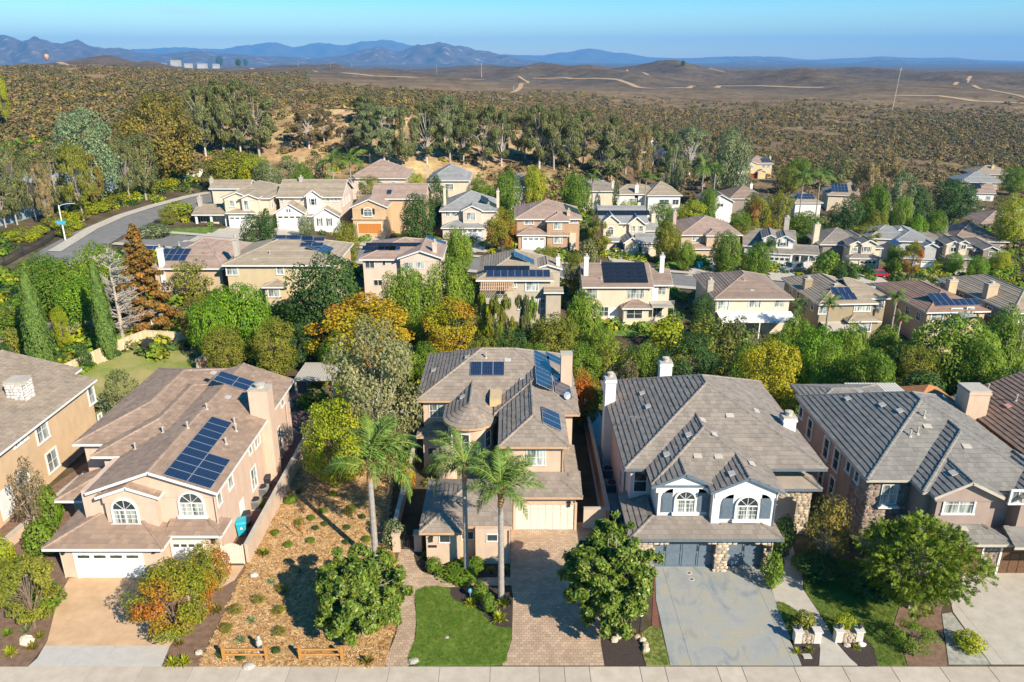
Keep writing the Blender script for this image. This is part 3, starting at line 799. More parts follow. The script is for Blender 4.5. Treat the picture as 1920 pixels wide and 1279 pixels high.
M_asphalt = mk('asphalt', (.15, .145, .14), (.195, .187, .18), scale=.8, rough=.95, bump=.2, bscale=30, detail=8)
def stained():
    m = mk('stained_concrete', (.265, .272, .262), (.33, .30, .225), scale=.55, rough=.75, detail=7, c3=(.30, .30, .27), bump=.06, bscale=30, lo=.36, hi=.62)
    nt = m.node_tree; N = nt.nodes; L = nt.links; b = N['Principled BSDF']; src = b.inputs['Base Color'].links[0].from_socket
    tc = N.new('ShaderNodeTexCoord'); mp = N.new('ShaderNodeMapping'); mp.inputs['Scale'].default_value = (1, .38, 1); mp.inputs['Location'].default_value = (3, 1, 0); L.new(tc.outputs['Object'], mp.inputs[0])
    nz = N.new('ShaderNodeTexNoise'); nz.inputs['Scale'].default_value = .9; nz.inputs['Detail'].default_value = 7; nz.inputs['Distortion'].default_value = 1.2; L.new(mp.outputs[0], nz.inputs['Vector'])
    r = N.new('ShaderNodeMapRange'); r.inputs[1].default_value = .52; r.inputs[2].default_value = .72; r.inputs[4].default_value = .75; L.new(nz.outputs['Fac'], r.inputs[0])
    mx = N.new('ShaderNodeMix'); mx.data_type = 'RGBA'; L.new(r.outputs[0], mx.inputs[0]); L.new(src, mx.inputs[6]); mx.inputs[7].default_value = (.16, .20, .23, 1)
    nv = N.new('ShaderNodeTexNoise'); nv.inputs['Scale'].default_value = .8; nv.inputs['Distortion'].default_value = 2.5; L.new(tc.outputs['Object'], nv.inputs['Vector'])
    sb = N.new('ShaderNodeMath'); sb.operation = 'SUBTRACT'; sb.inputs[1].default_value = .5; L.new(nv.outputs['Fac'], sb.inputs[0])
    ab = N.new('ShaderNodeMath'); ab.operation = 'ABSOLUTE'; L.new(sb.outputs[0], ab.inputs[0])
    lt = N.new('ShaderNodeMapRange'); lt.inputs[1].default_value = .0; lt.inputs[2].default_value = .02; lt.inputs[3].default_value = .35; lt.inputs[4].default_value = 0; L.new(ab.outputs[0], lt.inputs[0])
    m2 = N.new('ShaderNodeMix'); m2.data_type = 'RGBA'; L.new(lt.outputs[0], m2.inputs[0]); L.new(mx.outputs[2], m2.inputs[6]); m2.inputs[7].default_value = (.38, .385, .375, 1)
    L.new(m2.outputs[2], b.inputs['Base Color']); return m
M_stain = stained()
def paver_mat():
    m = bpy.data.materials.new('pavers'); m.use_nodes = True; nt = m.node_tree; N = nt.nodes; L = nt.links; b = N['Principled BSDF']; b.inputs['Roughness'].default_value = .9
    tc = N.new('ShaderNodeTexCoord'); br = N.new('ShaderNodeTexBrick'); L.new(tc.outputs['Object'], br.inputs['Vector'])
    br.inputs['Scale'].default_value = 1.0; br.inputs['Brick Width'].default_value = .30; br.inputs['Row Height'].default_value = .22; br.inputs['Mortar Size'].default_value = .012
    br.inputs['Color1'].default_value = (.36, .25, .165, 1); br.inputs['Color2'].default_value = (.47, .345, .24, 1); br.inputs['Mortar'].default_value = (.20, .135, .09, 1)
    nz = N.new('ShaderNodeTexNoise'); nz.inputs['Scale'].default_value = .8; nz.inputs['Detail'].default_value = 8; L.new(tc.outputs['Object'], nz.inputs['Vector'])
    mr = N.new('ShaderNodeMapRange'); mr.inputs[1].default_value = .3; mr.inputs[2].default_value = .7; mr.inputs[3].default_value = .85; mr.inputs[4].default_value = 1.15; L.new(nz.outputs['Fac'], mr.inputs[0])
    hs = N.new('ShaderNodeHueSaturation'); L.new(br.outputs[0], hs.inputs['Color']); L.new(mr.outputs[0], hs.inputs['Value']); L.new(hs.outputs[0], b.inputs['Base Color'])
    bp = N.new('ShaderNodeBump'); bp.inputs['Strength'].default_value = .5; bp.inputs['Distance'].default_value = .01; bp.invert = True; L.new(br.outputs['Fac'], bp.inputs['Height']); L.new(bp.outputs[0], b.inputs['Normal'])
    return m
M_paver = paver_mat()
M_edge = mk('paver_edging', (.30, .21, .14), (.40, .29, .20), scale=8, rough=.9, objvar=.2)
def plates(name, x0, x1, y0, y1, z, nx, ny, mat, pname='concrete_panel', gap=.02, thick=.1, jit=.0, parent=None, xs=None):
    """a paved area: a bed with separately cast panels on it"""
    b = MB(); b.box(x0, x1, y0, y1, z - thick - .05, z - .03); o = parent or tag(b.build(name, M_concgrey), kind='structure')
    xs = xs or [x0 + (x1 - x0) * i / nx for i in range(nx + 1)]
    for i in range(len(xs) - 1):
        for j in range(ny):
            p = MB(); a0, a1 = xs[i] + gap, xs[i + 1] - gap; b0, b1 = y0 + (y1 - y0) * j / ny + gap, y0 + (y1 - y0) * (j + 1) / ny - gap
            p.box(a0, a1, b0, b1, z - thick, z); p.build(pname, mat, o)
    return o
M_walk = mk('sidewalk_concrete', (.40, .34, .265), (.48, .415, .335), scale=1.1, rough=.9, bump=.1, bscale=40, detail=8, objvar=.08)
xs = [-46.0]; q = random.Random(3)
while xs[-1] < 46: xs.append(xs[-1] + q.choice([1.5, 3.0, 3.1, 2.9]))
plates('sidewalk', -46, xs[-1], 34.3, 36.42, .05, 0, 1, M_walk, xs=xs)
b = MB(); b.box(-60, 60, 33.9, 34.28, -.15, .05); tag(b.build('kerb', M_conc), kind='structure')
b = MB(); b.box(-80, 80, 22, 33.88, -.15, -.08); tag(b.build('street', M_asphalt), kind='structure')

def slabs(name, px, mat, h=.03, cuts_x=(), cuts_y=(), pname='concrete_panel'):
    """a driveway cut into panels by straight joints in world x / y; px is its outline"""
    pts = [un(p[0], p[1], 0) for p in px]; poly = [(p.x, p.y) for p in pts]
    base = MB(); 
    xs_ = [-1e3] + list(cuts_x) + [1e3]; ys_ = [-1e3] + list(cuts_y) + [1e3]
    a = sum(poly[i][0] * poly[(i + 1) % len(poly)][1] - poly[(i + 1) % len(poly)][0] * poly[i][1] for i in range(len(poly)))
    if a < 0: poly = poly[::-1]
    base.prism(poly, -.10, .0); o = tag(base.build(name, M_concgrey), kind='structure')
    for i in range(len(xs_) - 1):
        for j in range(len(ys_) - 1):
            c = poly
            for ax, v, ge in ((0, xs_[i] + .008, True), (0, xs_[i + 1] - .008, False), (1, ys_[j] + .008, True), (1, ys_[j + 1] - .008, False)): c = clip2(c, ax, v, ge) if c else c
            if area2(c) > .05:
                p = MB(); p.prism(c, .002, h); p.build(pname, mat, o)
    return o
slabs('driveway', [(130, 1085), (109, 1121), (89, 1202), (84, 1211), (319, 1211), (385, 1106), (412, 1104), (440, 1088), (458, 1061), (300, 1061)], M_tanconc, .03, (-28.6, -26.3), (41.2, 44.6))
slabs('driveway_apron', [(83.5, 1211.6), (70, 1235), (53, 1250), (303, 1250), (318.5, 1211.6)], M_concgrey, .03, (-26.9, -24.5))
slabs('driveway', [(1228, 1062), (1230, 1125), (1257, 1248), (1503, 1248), (1440, 1092), (1436, 1062)], M_stain, .03, (10.75, 16.9), (37.0, 40.2, 43.3))
slabs('driveway', [(1790, 1060), (1776, 1100), (1787, 1148), (1858, 1246), (2150, 1246), (2100, 1060)], M_conc, .03, (29.6,), (39.5, 42.6))
sheet('driveway', [(958, 980), (957, 1085), (962, 1120), (960, 1199), (953, 1221), (942, 1248.5), (1133, 1248.5), (1126, 1205), (1122, 980)], .035, M_paver)
sheet('path', smooth([(752, 1030), (742, 1070), (746, 1117), (746, 1174), (737, 1205), (722, 1248), (767, 1248), (777, 1199), (780, 1157), (777, 1126), (784, 1109), (807, 1099), (843, 1101), (886, 1098), (957, 1098), (956, 1084), (933, 1083), (857, 1085), (812, 1080), (786, 1068), (776, 1044), (776, 1030)], 3), .034, M_paver)
sheet('path', [(1465, 1036), (1472, 1054), (1468, 1079), (1442, 1092), (1455, 1130), (1478, 1135), (1503, 1152), (1533, 1187), (1538, 1217), (1536, 1248), (1608, 1248), (1568, 1206), (1535, 1149), (1506, 1106), (1504, 1065), (1489, 1035), (1475, 985), (1450, 985)], .034, M_conc)
sheet('path', [(1766, 1152), (1784, 1149), (1857, 1246), (1779, 1246)], .025, mk('flagstone_path', (.22, .22, .18), (.38, .36, .31), scale=2.2, rough=.9, bump=.5, bscale=10))
sheet('mulch_bed', [(372, 1250), (462, 1062), (578, 842), (745, 842), (728, 980), (742, 1050), (742, 1090), (740, 1180), (721, 1250)], .02, M_chip)
sheet('garden_bed', [(319, 1212), (303, 1250), (371, 1250), (380, 1228), (461, 1062), (412, 1105), (385, 1108)], .018, M_soil)
sheet('garden_bed', [(-60, 1250), (52, 1250), (82, 1211), (88, 1202), (108, 1121), (129, 1085), (126, 1060), (100, 1040), (-60, 1040)], .022, M_soil)
sheet('garden_bed', [(-60, 1039), (100, 1039), (150, 950), (205, 860), (195, 845), (-60, 1020)], .015, M_soil)
sheet('lawn', smooth([(778, 1117), (785, 1106), (807, 1101), (842, 1104), (844, 1117), (857, 1129), (880, 1134), (897, 1141), (909, 1157), (925, 1173), (942, 1178), (958, 1180), (958, 1199), (951, 1221), (942, 1246), (850, 1248), (768, 1246), (779, 1199), (781, 1160)], 3), .06, M_lawn)
sheet('garden_bed', [(843, 1117), (842, 1103), (886, 1099), (956, 1099), (960, 1120), (959, 1178), (925, 1172), (909, 1156), (897, 1139), (880, 1132), (857, 1127)], .03, M_barkm)
sheet('garden_bed', [(776, 1032), (778, 1044), (788, 1067), (812, 1079), (857, 1084), (933, 1082), (957, 1080), (960, 1050), (797, 1050), (800, 1030)], .03, M_barkm)
sheet('garden_bed', [(1134, 1250), (1124, 1190), (1135, 1080), (1225, 1080), (1204, 1160), (1201, 1187), (1202, 1220), (1211, 1250)], .02, M_barkm)
sheet('lawn', [(1203, 1187), (1203, 1220), (1212, 1249), (1256, 1249), (1238, 1180), (1220, 1175)], .05, M_lawnpatchy)
sheet('garden_bed', [(1226, 1080), (1222, 1174), (1237, 1178), (1229, 1125), (1227, 1080)], .03, M_redmulch)
sheet('lawn', smooth([(1456, 1131), (1478, 1136), (1502, 1153), (1520, 1172), (1489, 1192), (1472, 1170)], 3), .055, M_lawndark)
sheet('garden_bed', [(1480, 1200), (1536, 1190), (1537, 1217), (1535, 1249), (1505, 1249)], .03, M_barkm)
sheet('lawn', [(1507, 1075), (1507, 1106), (1536, 1149), (1563, 1195), (1614, 1187), (1638, 1217), (1645, 1249), (1700, 1249), (1690, 1215), (1671, 1180), (1690, 1120), (1640, 1050), (1520, 1050)], .055, M_lawndark)
sheet('garden_bed', smooth([(1569, 1206), (1566, 1198), (1590, 1184), (1612, 1188), (1636, 1217), (1643, 1247), (1609, 1248)], 3), .06, M_barkm)
sheet('garden_bed', [(1646, 1060), (1692, 1120), (1673, 1181), (1692, 1215), (1702, 1249), (1776, 1249), (1764, 1152), (1780, 1060)], .03, M_soil)
sheet('lawn', [(165, 740), (120, 705), (205, 676), (290, 640), (395, 655), (425, 655), (400, 700), (300, 760), (200, 800)], .05, M_lawnpatchy, onT=True)
sheet('lawn', [(-20, 640), (110, 620), (270, 632), (200, 668), (118, 694), (100, 712), (-20, 725)], .05, M_lawnpatchy, onT=True)
sheet('lawn', [(1125, 612), (1230, 612), (1235, 632), (1128, 632)], .05, M_lawn, onT=True)
sheet('patio', [(1100, 598), (1260, 598), (1240, 611), (1110, 611)], .06, M_concgrey, onT=True)
sheet('patio', [(1610, 590), (1700, 595), (1730, 640), (1600, 645)], .06, M_concgrey, onT=True)
b = MB(); b.box(-18.9, -8.2, 66, 90, -.05, .02)
sheet('side_yard', [(419, 1056), (458, 1056), (560, 850), (640, 700), (560, 690), (505, 860)], .02, mk('red_brown_gravel', (.14, .075, .06), (.20, .12, .095), scale=8, rough=1, bump=.4))
sheet('side_yard', [(1128, 985), (1180, 985), (1150, 830), (1118, 760), (1090, 770)], .02, M_concgrey)

for q in (((430, 426), (472, 426), (440, 455), (340, 455)), ((520, 426), (566, 426), (560, 456), (470, 456)), ((670, 436), (717, 436), (735, 462), (660, 462)), ((868, 452), (905, 452), (915, 474), (880, 474)), ((980, 467), (1021, 467), (1012, 494), (945, 494)), ((1136, 470), (1166, 470), (1230, 504), (1150, 504)), ((1318, 485), (1337, 485), (1345, 518), (1285, 518)), ((1443, 500), (1479, 500), (1500, 524), (1440, 524)), ((1610, 507), (1645, 507), (1665, 532), (1600, 532)), ((1728, 505), (1746, 505), (1775, 535), (1690, 535)), ((1795, 500), (1812, 500), (1835, 540), (1775, 540))):
    sheet('driveway', q, .08, M_conc, onT=True)
for q in (((318, 430), (400, 426), (395, 440), (322, 443)), ((395, 428), (428, 428), (425, 440), (395, 440)), ((1745, 500), (1790, 505), (1800, 520), (1750, 518)), ((1040, 470), (1100, 475), (1090, 488), (1030, 486)), ((740, 440), (800, 445), (800, 462), (745, 460)), ((1230, 485), (1285, 490), (1280, 505), (1235, 500)), ((1830, 498), (1900, 500), (1910, 520), (1840, 518))):
    sheet('lawn', q, .06, M_lawn, onT=True)
# roads behind
def ribbon(name, px, wid, mat, h=.06, kind='structure', world=None, k=6):
    P = world or [onterr(*p) for p in px]
    pts = []
    for i in range(len(P) - 1):
        for j in range(k): pts.append(P[i].lerp(P[i + 1], j / k))
    pts.append(P[-1]); b = MB(); n = len(pts); M = 4
    for i, p in enumerate(pts):
        d = (pts[min(i + 1, n - 1)] - pts[max(0, i - 1)]); d.z = 0; d.normalize(); s = Vector((d.y, -d.x, 0)); w = wid if not callable(wid) else wid(p)
        for m in range(M + 1):
            q = p + s * (w * (m / M - .5)); b.v.append((q.x, q.y, terr(q.x, q.y) + h))
    for i in range(n - 1):
        for m in range(M):
            a = i * (M + 1) + m; b.f.append((a, a + 1, a + M + 2, a + M + 1)); b.m.append(0)
    return tag(b.build(name, mat), kind=kind)
V = Vector
road_c = [V((x, 139.5 + 1.5 * math.sin(x / 60), 0)) for x in range(-70, 150, 10)]
ribbon('street', None, 9, M_asphalt, .10, world=road_c, k=2)
ribbon('pavement', None, 1.8, M_conc, .22, world=[p + V((0, 5.6, 0)) for p in road_c], k=2)
ribbon('pavement', None, 1.8, M_conc, .22, world=[p + V((0, -5.6, 0)) for p in road_c], k=2)
curve = [(96, 496), (112, 484), (140, 466), (185, 440), (240, 416), (300, 398), (370, 380), (430, 366)]
ribbon('street', curve, 8.5, M_asphalt, .14)
cw = [onterr(*p) for p in curve]
ribbon('pavement', None, 2.0, M_conc, .26, world=[onterr(*p) for p in [(102, 474), (130, 457), (172, 431), (226, 407), (286, 388), (350, 371), (420, 357)]])
M_dirt = mk('dirt_track', (.36, .235, .12), (.46, .32, .17), scale=.05, rough=1, detail=8)
for pts, w in (([(435, 178), (520, 190), (590, 192), (640, 203), (700, 208), (760, 212), (800, 217)], 7.0),
               ([(1000, 147), (1060, 146), (1110, 147), (1180, 157), (1230, 166), (1290, 166), (1350, 161), (1420, 161), (1500, 164), (1545, 164)], 14.0),
               ([(590, 133), (640, 137), (700, 143), (790, 146), (870, 148), (910, 149)], 16.0),
               ([(955, 176), (975, 165), (990, 154), (972, 143)], 9.0),
               ([(1675, 179), (1760, 180), (1830, 190), (1925, 194)], 16.0),
               ([(1790, 160), (1815, 150), (1820, 143)], 9.0), ([(1825, 160), (1870, 172), (1925, 184)], 9.0),
               ([(60, 120), (110, 117), (170, 122), (220, 127)], 18.0), ([(300, 126), (400, 128), (470, 128), (560, 133)], 16.0), ([(1175, 131), (1220, 144)], 9.0), ([(1330, 128), (1360, 136)], 8.0)):
    ribbon('dirt_track', pts, w * .65, M_dirt, .35, k=8)
# ------------------------------------------------------------------ the five houses of the front row
G = 'houses of the neighbourhood'
def near_house(label, o, wall, roofc, trim, nm):
    h = House(label, (o[0], o[1], 0), 0, wall, roofm(nm + '_roof', roofc), trim, near=True)
    h.roofobj = roofm(nm + '_roof_single', roofc, True); return h
def lantern(h, x, y, z):
    b = MB(); b.box(x - .09, x + .09, y - .22, y - .04, z - .2, z + .16); b.box(x - .13, x + .13, y - .26, y - .02, z + .161, z + .21); b.box(x - .04, x + .04, y - .05, y, z - .05, z + .05)
    b.build('wall_lantern', M_dark, h.root)
def arch_window(h, plane, xc, z0, zs, w, frame=M_white, dark=False, trim=.14):
    """window with a half-round top: zs is where the arch springs"""
    x = w / 2; f = MB()
    f.box(xc - x - trim, xc - x, plane - .1, plane + .02, z0, zs); f.box(xc + x, xc + x + trim, plane - .1, plane + .02, z0, zs)
    f.box(xc - x - trim - .12, xc + x + trim + .12, plane - .2, plane + .02, z0 - .2, z0)
    n = 14
    for i in range(n):
        a = math.pi * i / n; c = math.pi * (i + 1) / n
        f.yprism([(xc + x * math.cos(a), zs + x * math.sin(a)), (xc + (x + trim) * math.cos(a), zs + (x + trim) * math.sin(a)), (xc + (x + trim) * math.cos(c), zs + (x + trim) * math.sin(c)), (xc + x * math.cos(c), zs + x * math.sin(c))], plane - .1, plane + .02)
    f.box(xc - x, xc + x, plane - .07, plane + .01, zs - .04, zs + .04); f.box(xc - .035, xc + .035, plane - .06, plane + .01, z0, zs - .041)
    for q in (-.5, .5): f.box(xc + x * q - .012, xc + x * q + .012, plane - .045, plane + .01, z0, zs - .05)
    for q in (.33, .66): f.box(xc - x, xc + x, plane - .043, plane + .009, z0 + (zs - z0) * q - .012, z0 + (zs - z0) * q + .012)
    for k in (1, 2, 3):
        a = math.pi * k / 4; f.bar((xc, plane - .03, zs), (xc + x * math.cos(a), plane - .03, zs + x * math.sin(a)), .03, .03)
    o = f.build('arched_window', frame, h.root)
    p = MB(); p.box(xc - x, xc + x, plane - .02, plane + .02, z0, zs); p.build('pane', M_glassdark if dark else M_glasspale, o)
    p2 = MB(); p2.yprism([(xc + x * math.cos(math.pi * i / 12), zs + .001 + x * math.sin(math.pi * i / 12)) for i in range(13)], plane - .019, plane + .02)
    p2.build('pane', M_glassdark, o)
    return o
def shutter(h, plane, x0, x1, z0, z1, left=True):
    b = MB(); w = x1 - x0; pts = [(x0, z0), (x1, z0)]
    zs = z1 - w
    if left: pts += [(x1, z1)] + [(x1 - w * math.sin(math.pi / 2 * i / 7), zs + w * math.cos(math.pi / 2 * i / 7)) for i in range(1, 8)]
    else: pts += [(x0 + w * math.cos(math.pi / 2 * i / 7), zs + w * math.sin(math.pi / 2 * i / 7)) for i in range(0, 8)]
    b.yprism(pts, plane - .06, plane - .002)
    for i in range(9):
        z = z0 + .1 + i * (zs - z0 - .1) / 9; b.box(x0 + .08, x1 - .08, plane - .085, plane - .061, z, z + .08)
    return b.build('shutter', M_bluegrey, h.root)

# ---- house of pale pink stucco with the white garage door (left of the bark-mulch lot)
S_B = stucco('pink_stucco', (.56, .405, .31))
B = near_house('pink stucco house with brown roof, two solar arrays and white garage doors beside bark mulch', (-26, 50), S_B, (.29, .205, .15), M_white, 'brown_tile')
def Lb(x): return x + 26
def Yb(y): return y - 50
b_ = lambda x0, x1, y0, y1, z0, z1, m=None: B.vol(x0 + 26, x1 + 26, y0 - 50, y1 - 50, z0, z1, m)
rB = lambda x0, x1, y0, y1, z, p, ax='y', en=('hip', 'hip'), **k: B.roof(x0 + 26, x1 + 26, y0 - 50, y1 - 50, z, p, ax, en, **k)
b_(-31.3, -24.2, 44.9, 50, -.3, 2.95); b_(-24.2, -20.9, 46.1, 48, -.3, 3.0); b_(-30.2, -20.95, 46.9, 66, -.3, 5.75)
b_(-33.9, -30.2, 54.3, 67, -.3, 5.7); b_(-31.4, -28, 52.4, 60, -.3, 5.68); b_(-33.6, -30.2, 51, 55, -.3, 2.9)
b_(-28.3, -24.8, 46.25, 47.2, 2.9, 5.9)
B_main = rB(-29.6, -20.45, 46.4, 66.6, 5.85, .36, 'y', ('gable', 'gable'))
rB(-28.75, -24.35, 46.0, 48.6, 5.75, .36, 'y', ('gable', 'gable'), gin=.22)
B_l1 = rB(-34.45, -25.6, 53.75, 69.5, 5.8, .36, 'y', ('hip', 'hip'))
B_l2 = rB(-31.95, -24.3, 51.75, 66, 5.8, .36, 'y', ('hip', 'hip'))
# lower roofs over the garages
def low_roof(h, x0, x1, y0, y1, z, p, left=True, right=True, y1l=None, y1r=None):
    dy = y1 - y0; zt = z + dy * p; dl = dy if left else 0; dr = dy if right else 0
    A, Bq, C, D = (x0, y0, z), (x1, y0, z), (x1 - dr, y1, zt), (x0 + dl, y1, zt)
    r = {'f': h.plane([A, Bq, C, D], [(A, Bq)])}
    if left:
        e = (x0, y1l or y1, z); r['l'] = h.plane([A, D, (x0 + dl, y1l or y1, zt), e] if (y1l or y1) > y1 + .05 else [A, D, e], [(A, e)]); h.capline(A, D)
    if right:
        e = (x1, y1r or y1, z); r['r'] = h.plane([Bq, C, (x1 - dr, y1r or y1, zt), e] if (y1r or y1) > y1 + .05 else [Bq, C, e], [(Bq, e)]); h.capline(Bq, C)
    return r
low_roof(B, -31.9 + 26, -23.7 + 26, 44.1 - 50, 46.95 - 50, 2.9, .36, True, True, 51 - 50, None)
low_roof(B, -24.2 + 26, -20.2 + 26, 45.5 - 50, 46.88 - 50, 3.0, .36, False, True, None, 47.6 - 50)
low_roof(B, -34.4 + 26, -30.25 + 26, 50.1 - 50, 52.4 - 50, 2.95, .36, True, False, 54.2 - 50)
B.garage(Yb(44.9), 141, 1037, 272, 1082, M_white, 4, 8, near=True)
B.garage(Yb(46.1), 323, 1016, 388, 1062, M_white, 4, 4, near=True)
arch_window(B, Yb(46.2), Lb(-26.95), 3.6, 4.65, 1.6); arch_window(B, Yb(46.85), Lb(-22.55), 3.8, 4.8, 1.6)
for px, py, w, h, d in ((411, 934, .7, 1.0, 0), (432, 902, .9, 1.1, 0), (476, 896, 1.2, 1.8, 0), (482, 825, 1.3, 1.0, 0), (469, 842, .6, .8, 0), (523, 823, 1.1, 2.0, 1), (511, 778, .8, 1.0, 0), (529, 750, .9, 1.1, 0)):
    B.wc('r', 5.05, px, py, w, h, 'plain', d)
B.door('r', 5.05, Yb(51.6), 0, .95, 2.1, M_white)
for x, z in ((-31.0, 2.2), (-24.7, 2.3), (-21.0, 2.3)): lantern(B, Lb(x), Yb(44.9 if x < -24.5 else 46.1), z)
B.chim(Lb(-21.75), Lb(-20.15), Yb(57.9), Yb(59.3), -.3, 8.5, band=False)
B.solar(B_main['r'], 441, 718, 2, 2); B.solar(B_main['r'], 395, 847, 9, 2, skip=tuple((i, 0) for i in range(4, 9)))
for px, py in ((352, 803), (388, 768), (440, 795), (443, 809), (424, 833)): B.vent(B_main['r'], px, py)
for px, py in ((427, 746), (400, 700)): B.vent(B_main['r'], px, py, 'flat')
for px, py in ((306, 812), (254, 843)): B.vent(B_main['l'], px, py)
B.finish(tiles=True, t=.062)

for x, y, z in ((-20.85, 46.75, 5.7), (-20.85, 64.5, 5.7), (-24.1, 46.0, 2.9), (-31.2, 44.82, 2.8)): m_ = MB(); m_.tube([(x + 26, y - 50, 0), (x + 26, y - 50, z)], .045, 6); m_.build('downpipe', S_B, B.root)
# ---- house with the two palms (round stair tower)
S_C = stucco('tan_stucco', (.52, .385, .285))
C = near_house('tan stucco house with round stair tower and five solar arrays behind the two front palms', (-1, 56), S_C, (.255, .21, .17), M_trimtan, 'taupe_tile')
cx, cy = lambda x: x + 1, lambda y: y - 56
c_ = lambda x0, x1, y0, y1, z0, z1, m=None: C.vol(cx(x0), cx(x1), cy(y0), cy(y1), z0, z1, m)
rC = lambda x0, x1, y0, y1, z, p, ax='y', en=('hip', 'hip'), **k: C.roof(cx(x0), cx(x1), cy(y0), cy(y1), z, p, ax, en, **k)
c_(-7.8, 5.15, 61.4, 71.3, -.3, 6.25); c_(-1.1, 5.1, 58.7, 62, -.3, 6.2); c_(-.5, 3.85, 52.6, 59, -.3, 6.4); c_(-.1, 4.75, 50.8, 53, -.3, 3.2); c_(3.85, 4.75, 52.9, 58.7, -.3, 3.2)
c_(-6.1, -3.75, 46.4, 52, -.3, 2.95); c_(-3.75, -2.6, 47.2, 52, -.3, 2.93); c_(-2.6, -.12, 46.4, 53, -.3, 2.95)
C_main = rC(-8.35, 5.7, 60.85, 71.9, 6.3, .5, 'x')
C_p1 = rC(-1.5, 5.65, 58.2, 66, 6.25, .5, 'y', ('hip', 'gable'))
C_p2 = rC(-1.05, 4.35, 52.1, 62, 6.45, .5, 'y', ('hip', 'gable'))
C_gar = low_roof(C, cx(-.9), cx(5.3), cy(50.2), cy(52.58), 3.2, .36, False, False)
C.plane([(cx(5.3), cy(50.2), 3.2), (cx(5.3), cy(58.4), 3.2), (cx(3.87), cy(58.4), 3.75), (cx(3.87), cy(51.72), 3.75)], [((cx(5.3), cy(50.2), 3.2), (cx(5.3), cy(58.4), 3.2))]); C.capline((cx(5.3), cy(50.2), 3.22), (cx(3.87), cy(51.72), 3.77))
rC(-6.55, .0, 46.75, 53.2, 2.95, .42, 'x', ('hip', 'hip')); rC(-6.5, -3.5, 45.95, 50, 2.95, .5, 'y', ('hip', 'gable'), caps=True)
low_roof(C, cx(-8.3), cx(-5.0), cy(59.8), cy(61.38), 3.35, .42, True, False); c_(-7.8, -5, 60.3, 61.5, -.3, 3.3)
# stair tower: round wall, cone roof, gable roof running back
tx, ty, tr = cx(-3.5), cy(58.4), 1.9
tw = C.W(); tw.lathe([(tr, -.3), (tr, 5.95)], 28, (tx, ty, 0)); tw.box(tx - tr, tx + tr, ty, cy(61.5), -.3, 5.94)
C_tl = C.plane([(tx - 2.25, ty, 5.9), (tx - 2.25, cy(64.5), 5.9), (tx, cy(64.5), 7.25), (tx, ty, 7.25)]); C_tr = C.plane([(tx + 2.25, ty, 5.9), (tx + 2.25, cy(64.5), 5.9), (tx, cy(64.5), 7.25), (tx, ty, 7.25)])
C.capline((tx, ty, 7.27), (tx, cy(64.5), 7.27))
for i in range(12):
    a0, a1 = math.pi + math.pi * i / 12, math.pi + math.pi * (i + 1) / 12
    C.plane([(tx + 2.25 * math.cos(a0), ty + 2.25 * math.sin(a0), 5.9), (tx + 2.25 * math.cos(a1), ty + 2.25 * math.sin(a1), 5.9), (tx, ty, 7.25)], [((tx + 2.25 * math.cos(a0), ty + 2.25 * math.sin(a0), 5.9), (tx + 2.25 * math.cos(a1), ty + 2.25 * math.sin(a1), 5.9))])
m_ = MB(); m_.lathe([(tr + .03, 0), (tr + .14, .12), (tr + .14, .3), (tr + .02, .32)], 28, (tx, ty, 5.5)); m_.build('tower_cornice', M_trimtan, C.root)
for ang, w in ((-100, .62), (-38, .55), (-150, .5)):
    a = R(ang); fm, pm = window_mesh(w, 1.4, 'plain'); o = link('window', fm, C.root, (tx + (tr - .02) * math.cos(a), ty + (tr - .02) * math.sin(a), 4.5), (0, 0, a + math.pi / 2)); link('pane', pm, o, mat=M_glassdark)
# small rounded entry roof left of the tower
for i in range(8):
    a0, a1 = math.pi + math.pi * i / 8, math.pi + math.pi * (i + 1) / 8; ex, ey = cx(-5.4), cy(57.6)
    C.plane([(ex + 1.3 * math.cos(a0), ey + 1.3 * math.sin(a0), 3.1), (ex + 1.3 * math.cos(a1), ey + 1.3 * math.sin(a1), 3.1), (ex, ey, 3.9)])
C.W().lathe([(1.05, -.3), (1.05, 3.05)], 16, (cx(-5.4), cy(57.6), 0))
m_ = MB(); m_.box(cx(-1.9), cx(-.9), cy(59.6), cy(61.8), 6.3, 7.0); m_.build('flat_roof_patch', mk('tan_flat_roof', (.45, .33, .17), (.52, .40, .24), scale=3), C.root)
C.wp('f', cy(61.4), 806, 758, 834, 782, 'plain'); C.wp('f', cy(60.3), 803, 840, 820, 853, 'plain', True); C.wp('f', cy(52.6), 988, 843, 1022, 872, 'plain')
for a in ((825, 1003, 843, 1016), (914, 1002, 932, 1014)): C.wp('f', cy(46.4), *a, 'plain', True)
C.win('f', cy(47.2), cx(-3.2), 1.9, .8, .6, 'plain', True)
C.garage(cy(50.8), 966, 945, 1077, 992, mk('cream_door', (.58, .53, .45), (.64, .59, .5), scale=3, rough=.6), 4, 8, lite=False, near=True, frame=S_C)
lantern(C, cx(4.35), cy(50.8), 2.3); lantern(C, cx(-5.7), cy(46.4), 2.2)
m_ = MB(); m_.box(cx(-5.95), cx(-5.35), cy(46.33), cy(46.397), 1.45, 1.62); m_.build('number_plaque', M_dark, C.root)
C.chim(cx(4.35), cx(5.35), cy(63.2), cy(64.2), -.3, 9.6, cap=True, pot=False, band=False)
C.solar(C_main['f'], 914, 693, 3, 1); C.solar(C_p1['r'], 1017, 695, 8, 1); C.solar(C_p1['r'], 1053, 726, 4, 1); C.solar(C_p1['r'], 1037, 675, 2, 1); C.solar(C_p2['r'], 1032, 787, 3, 1)
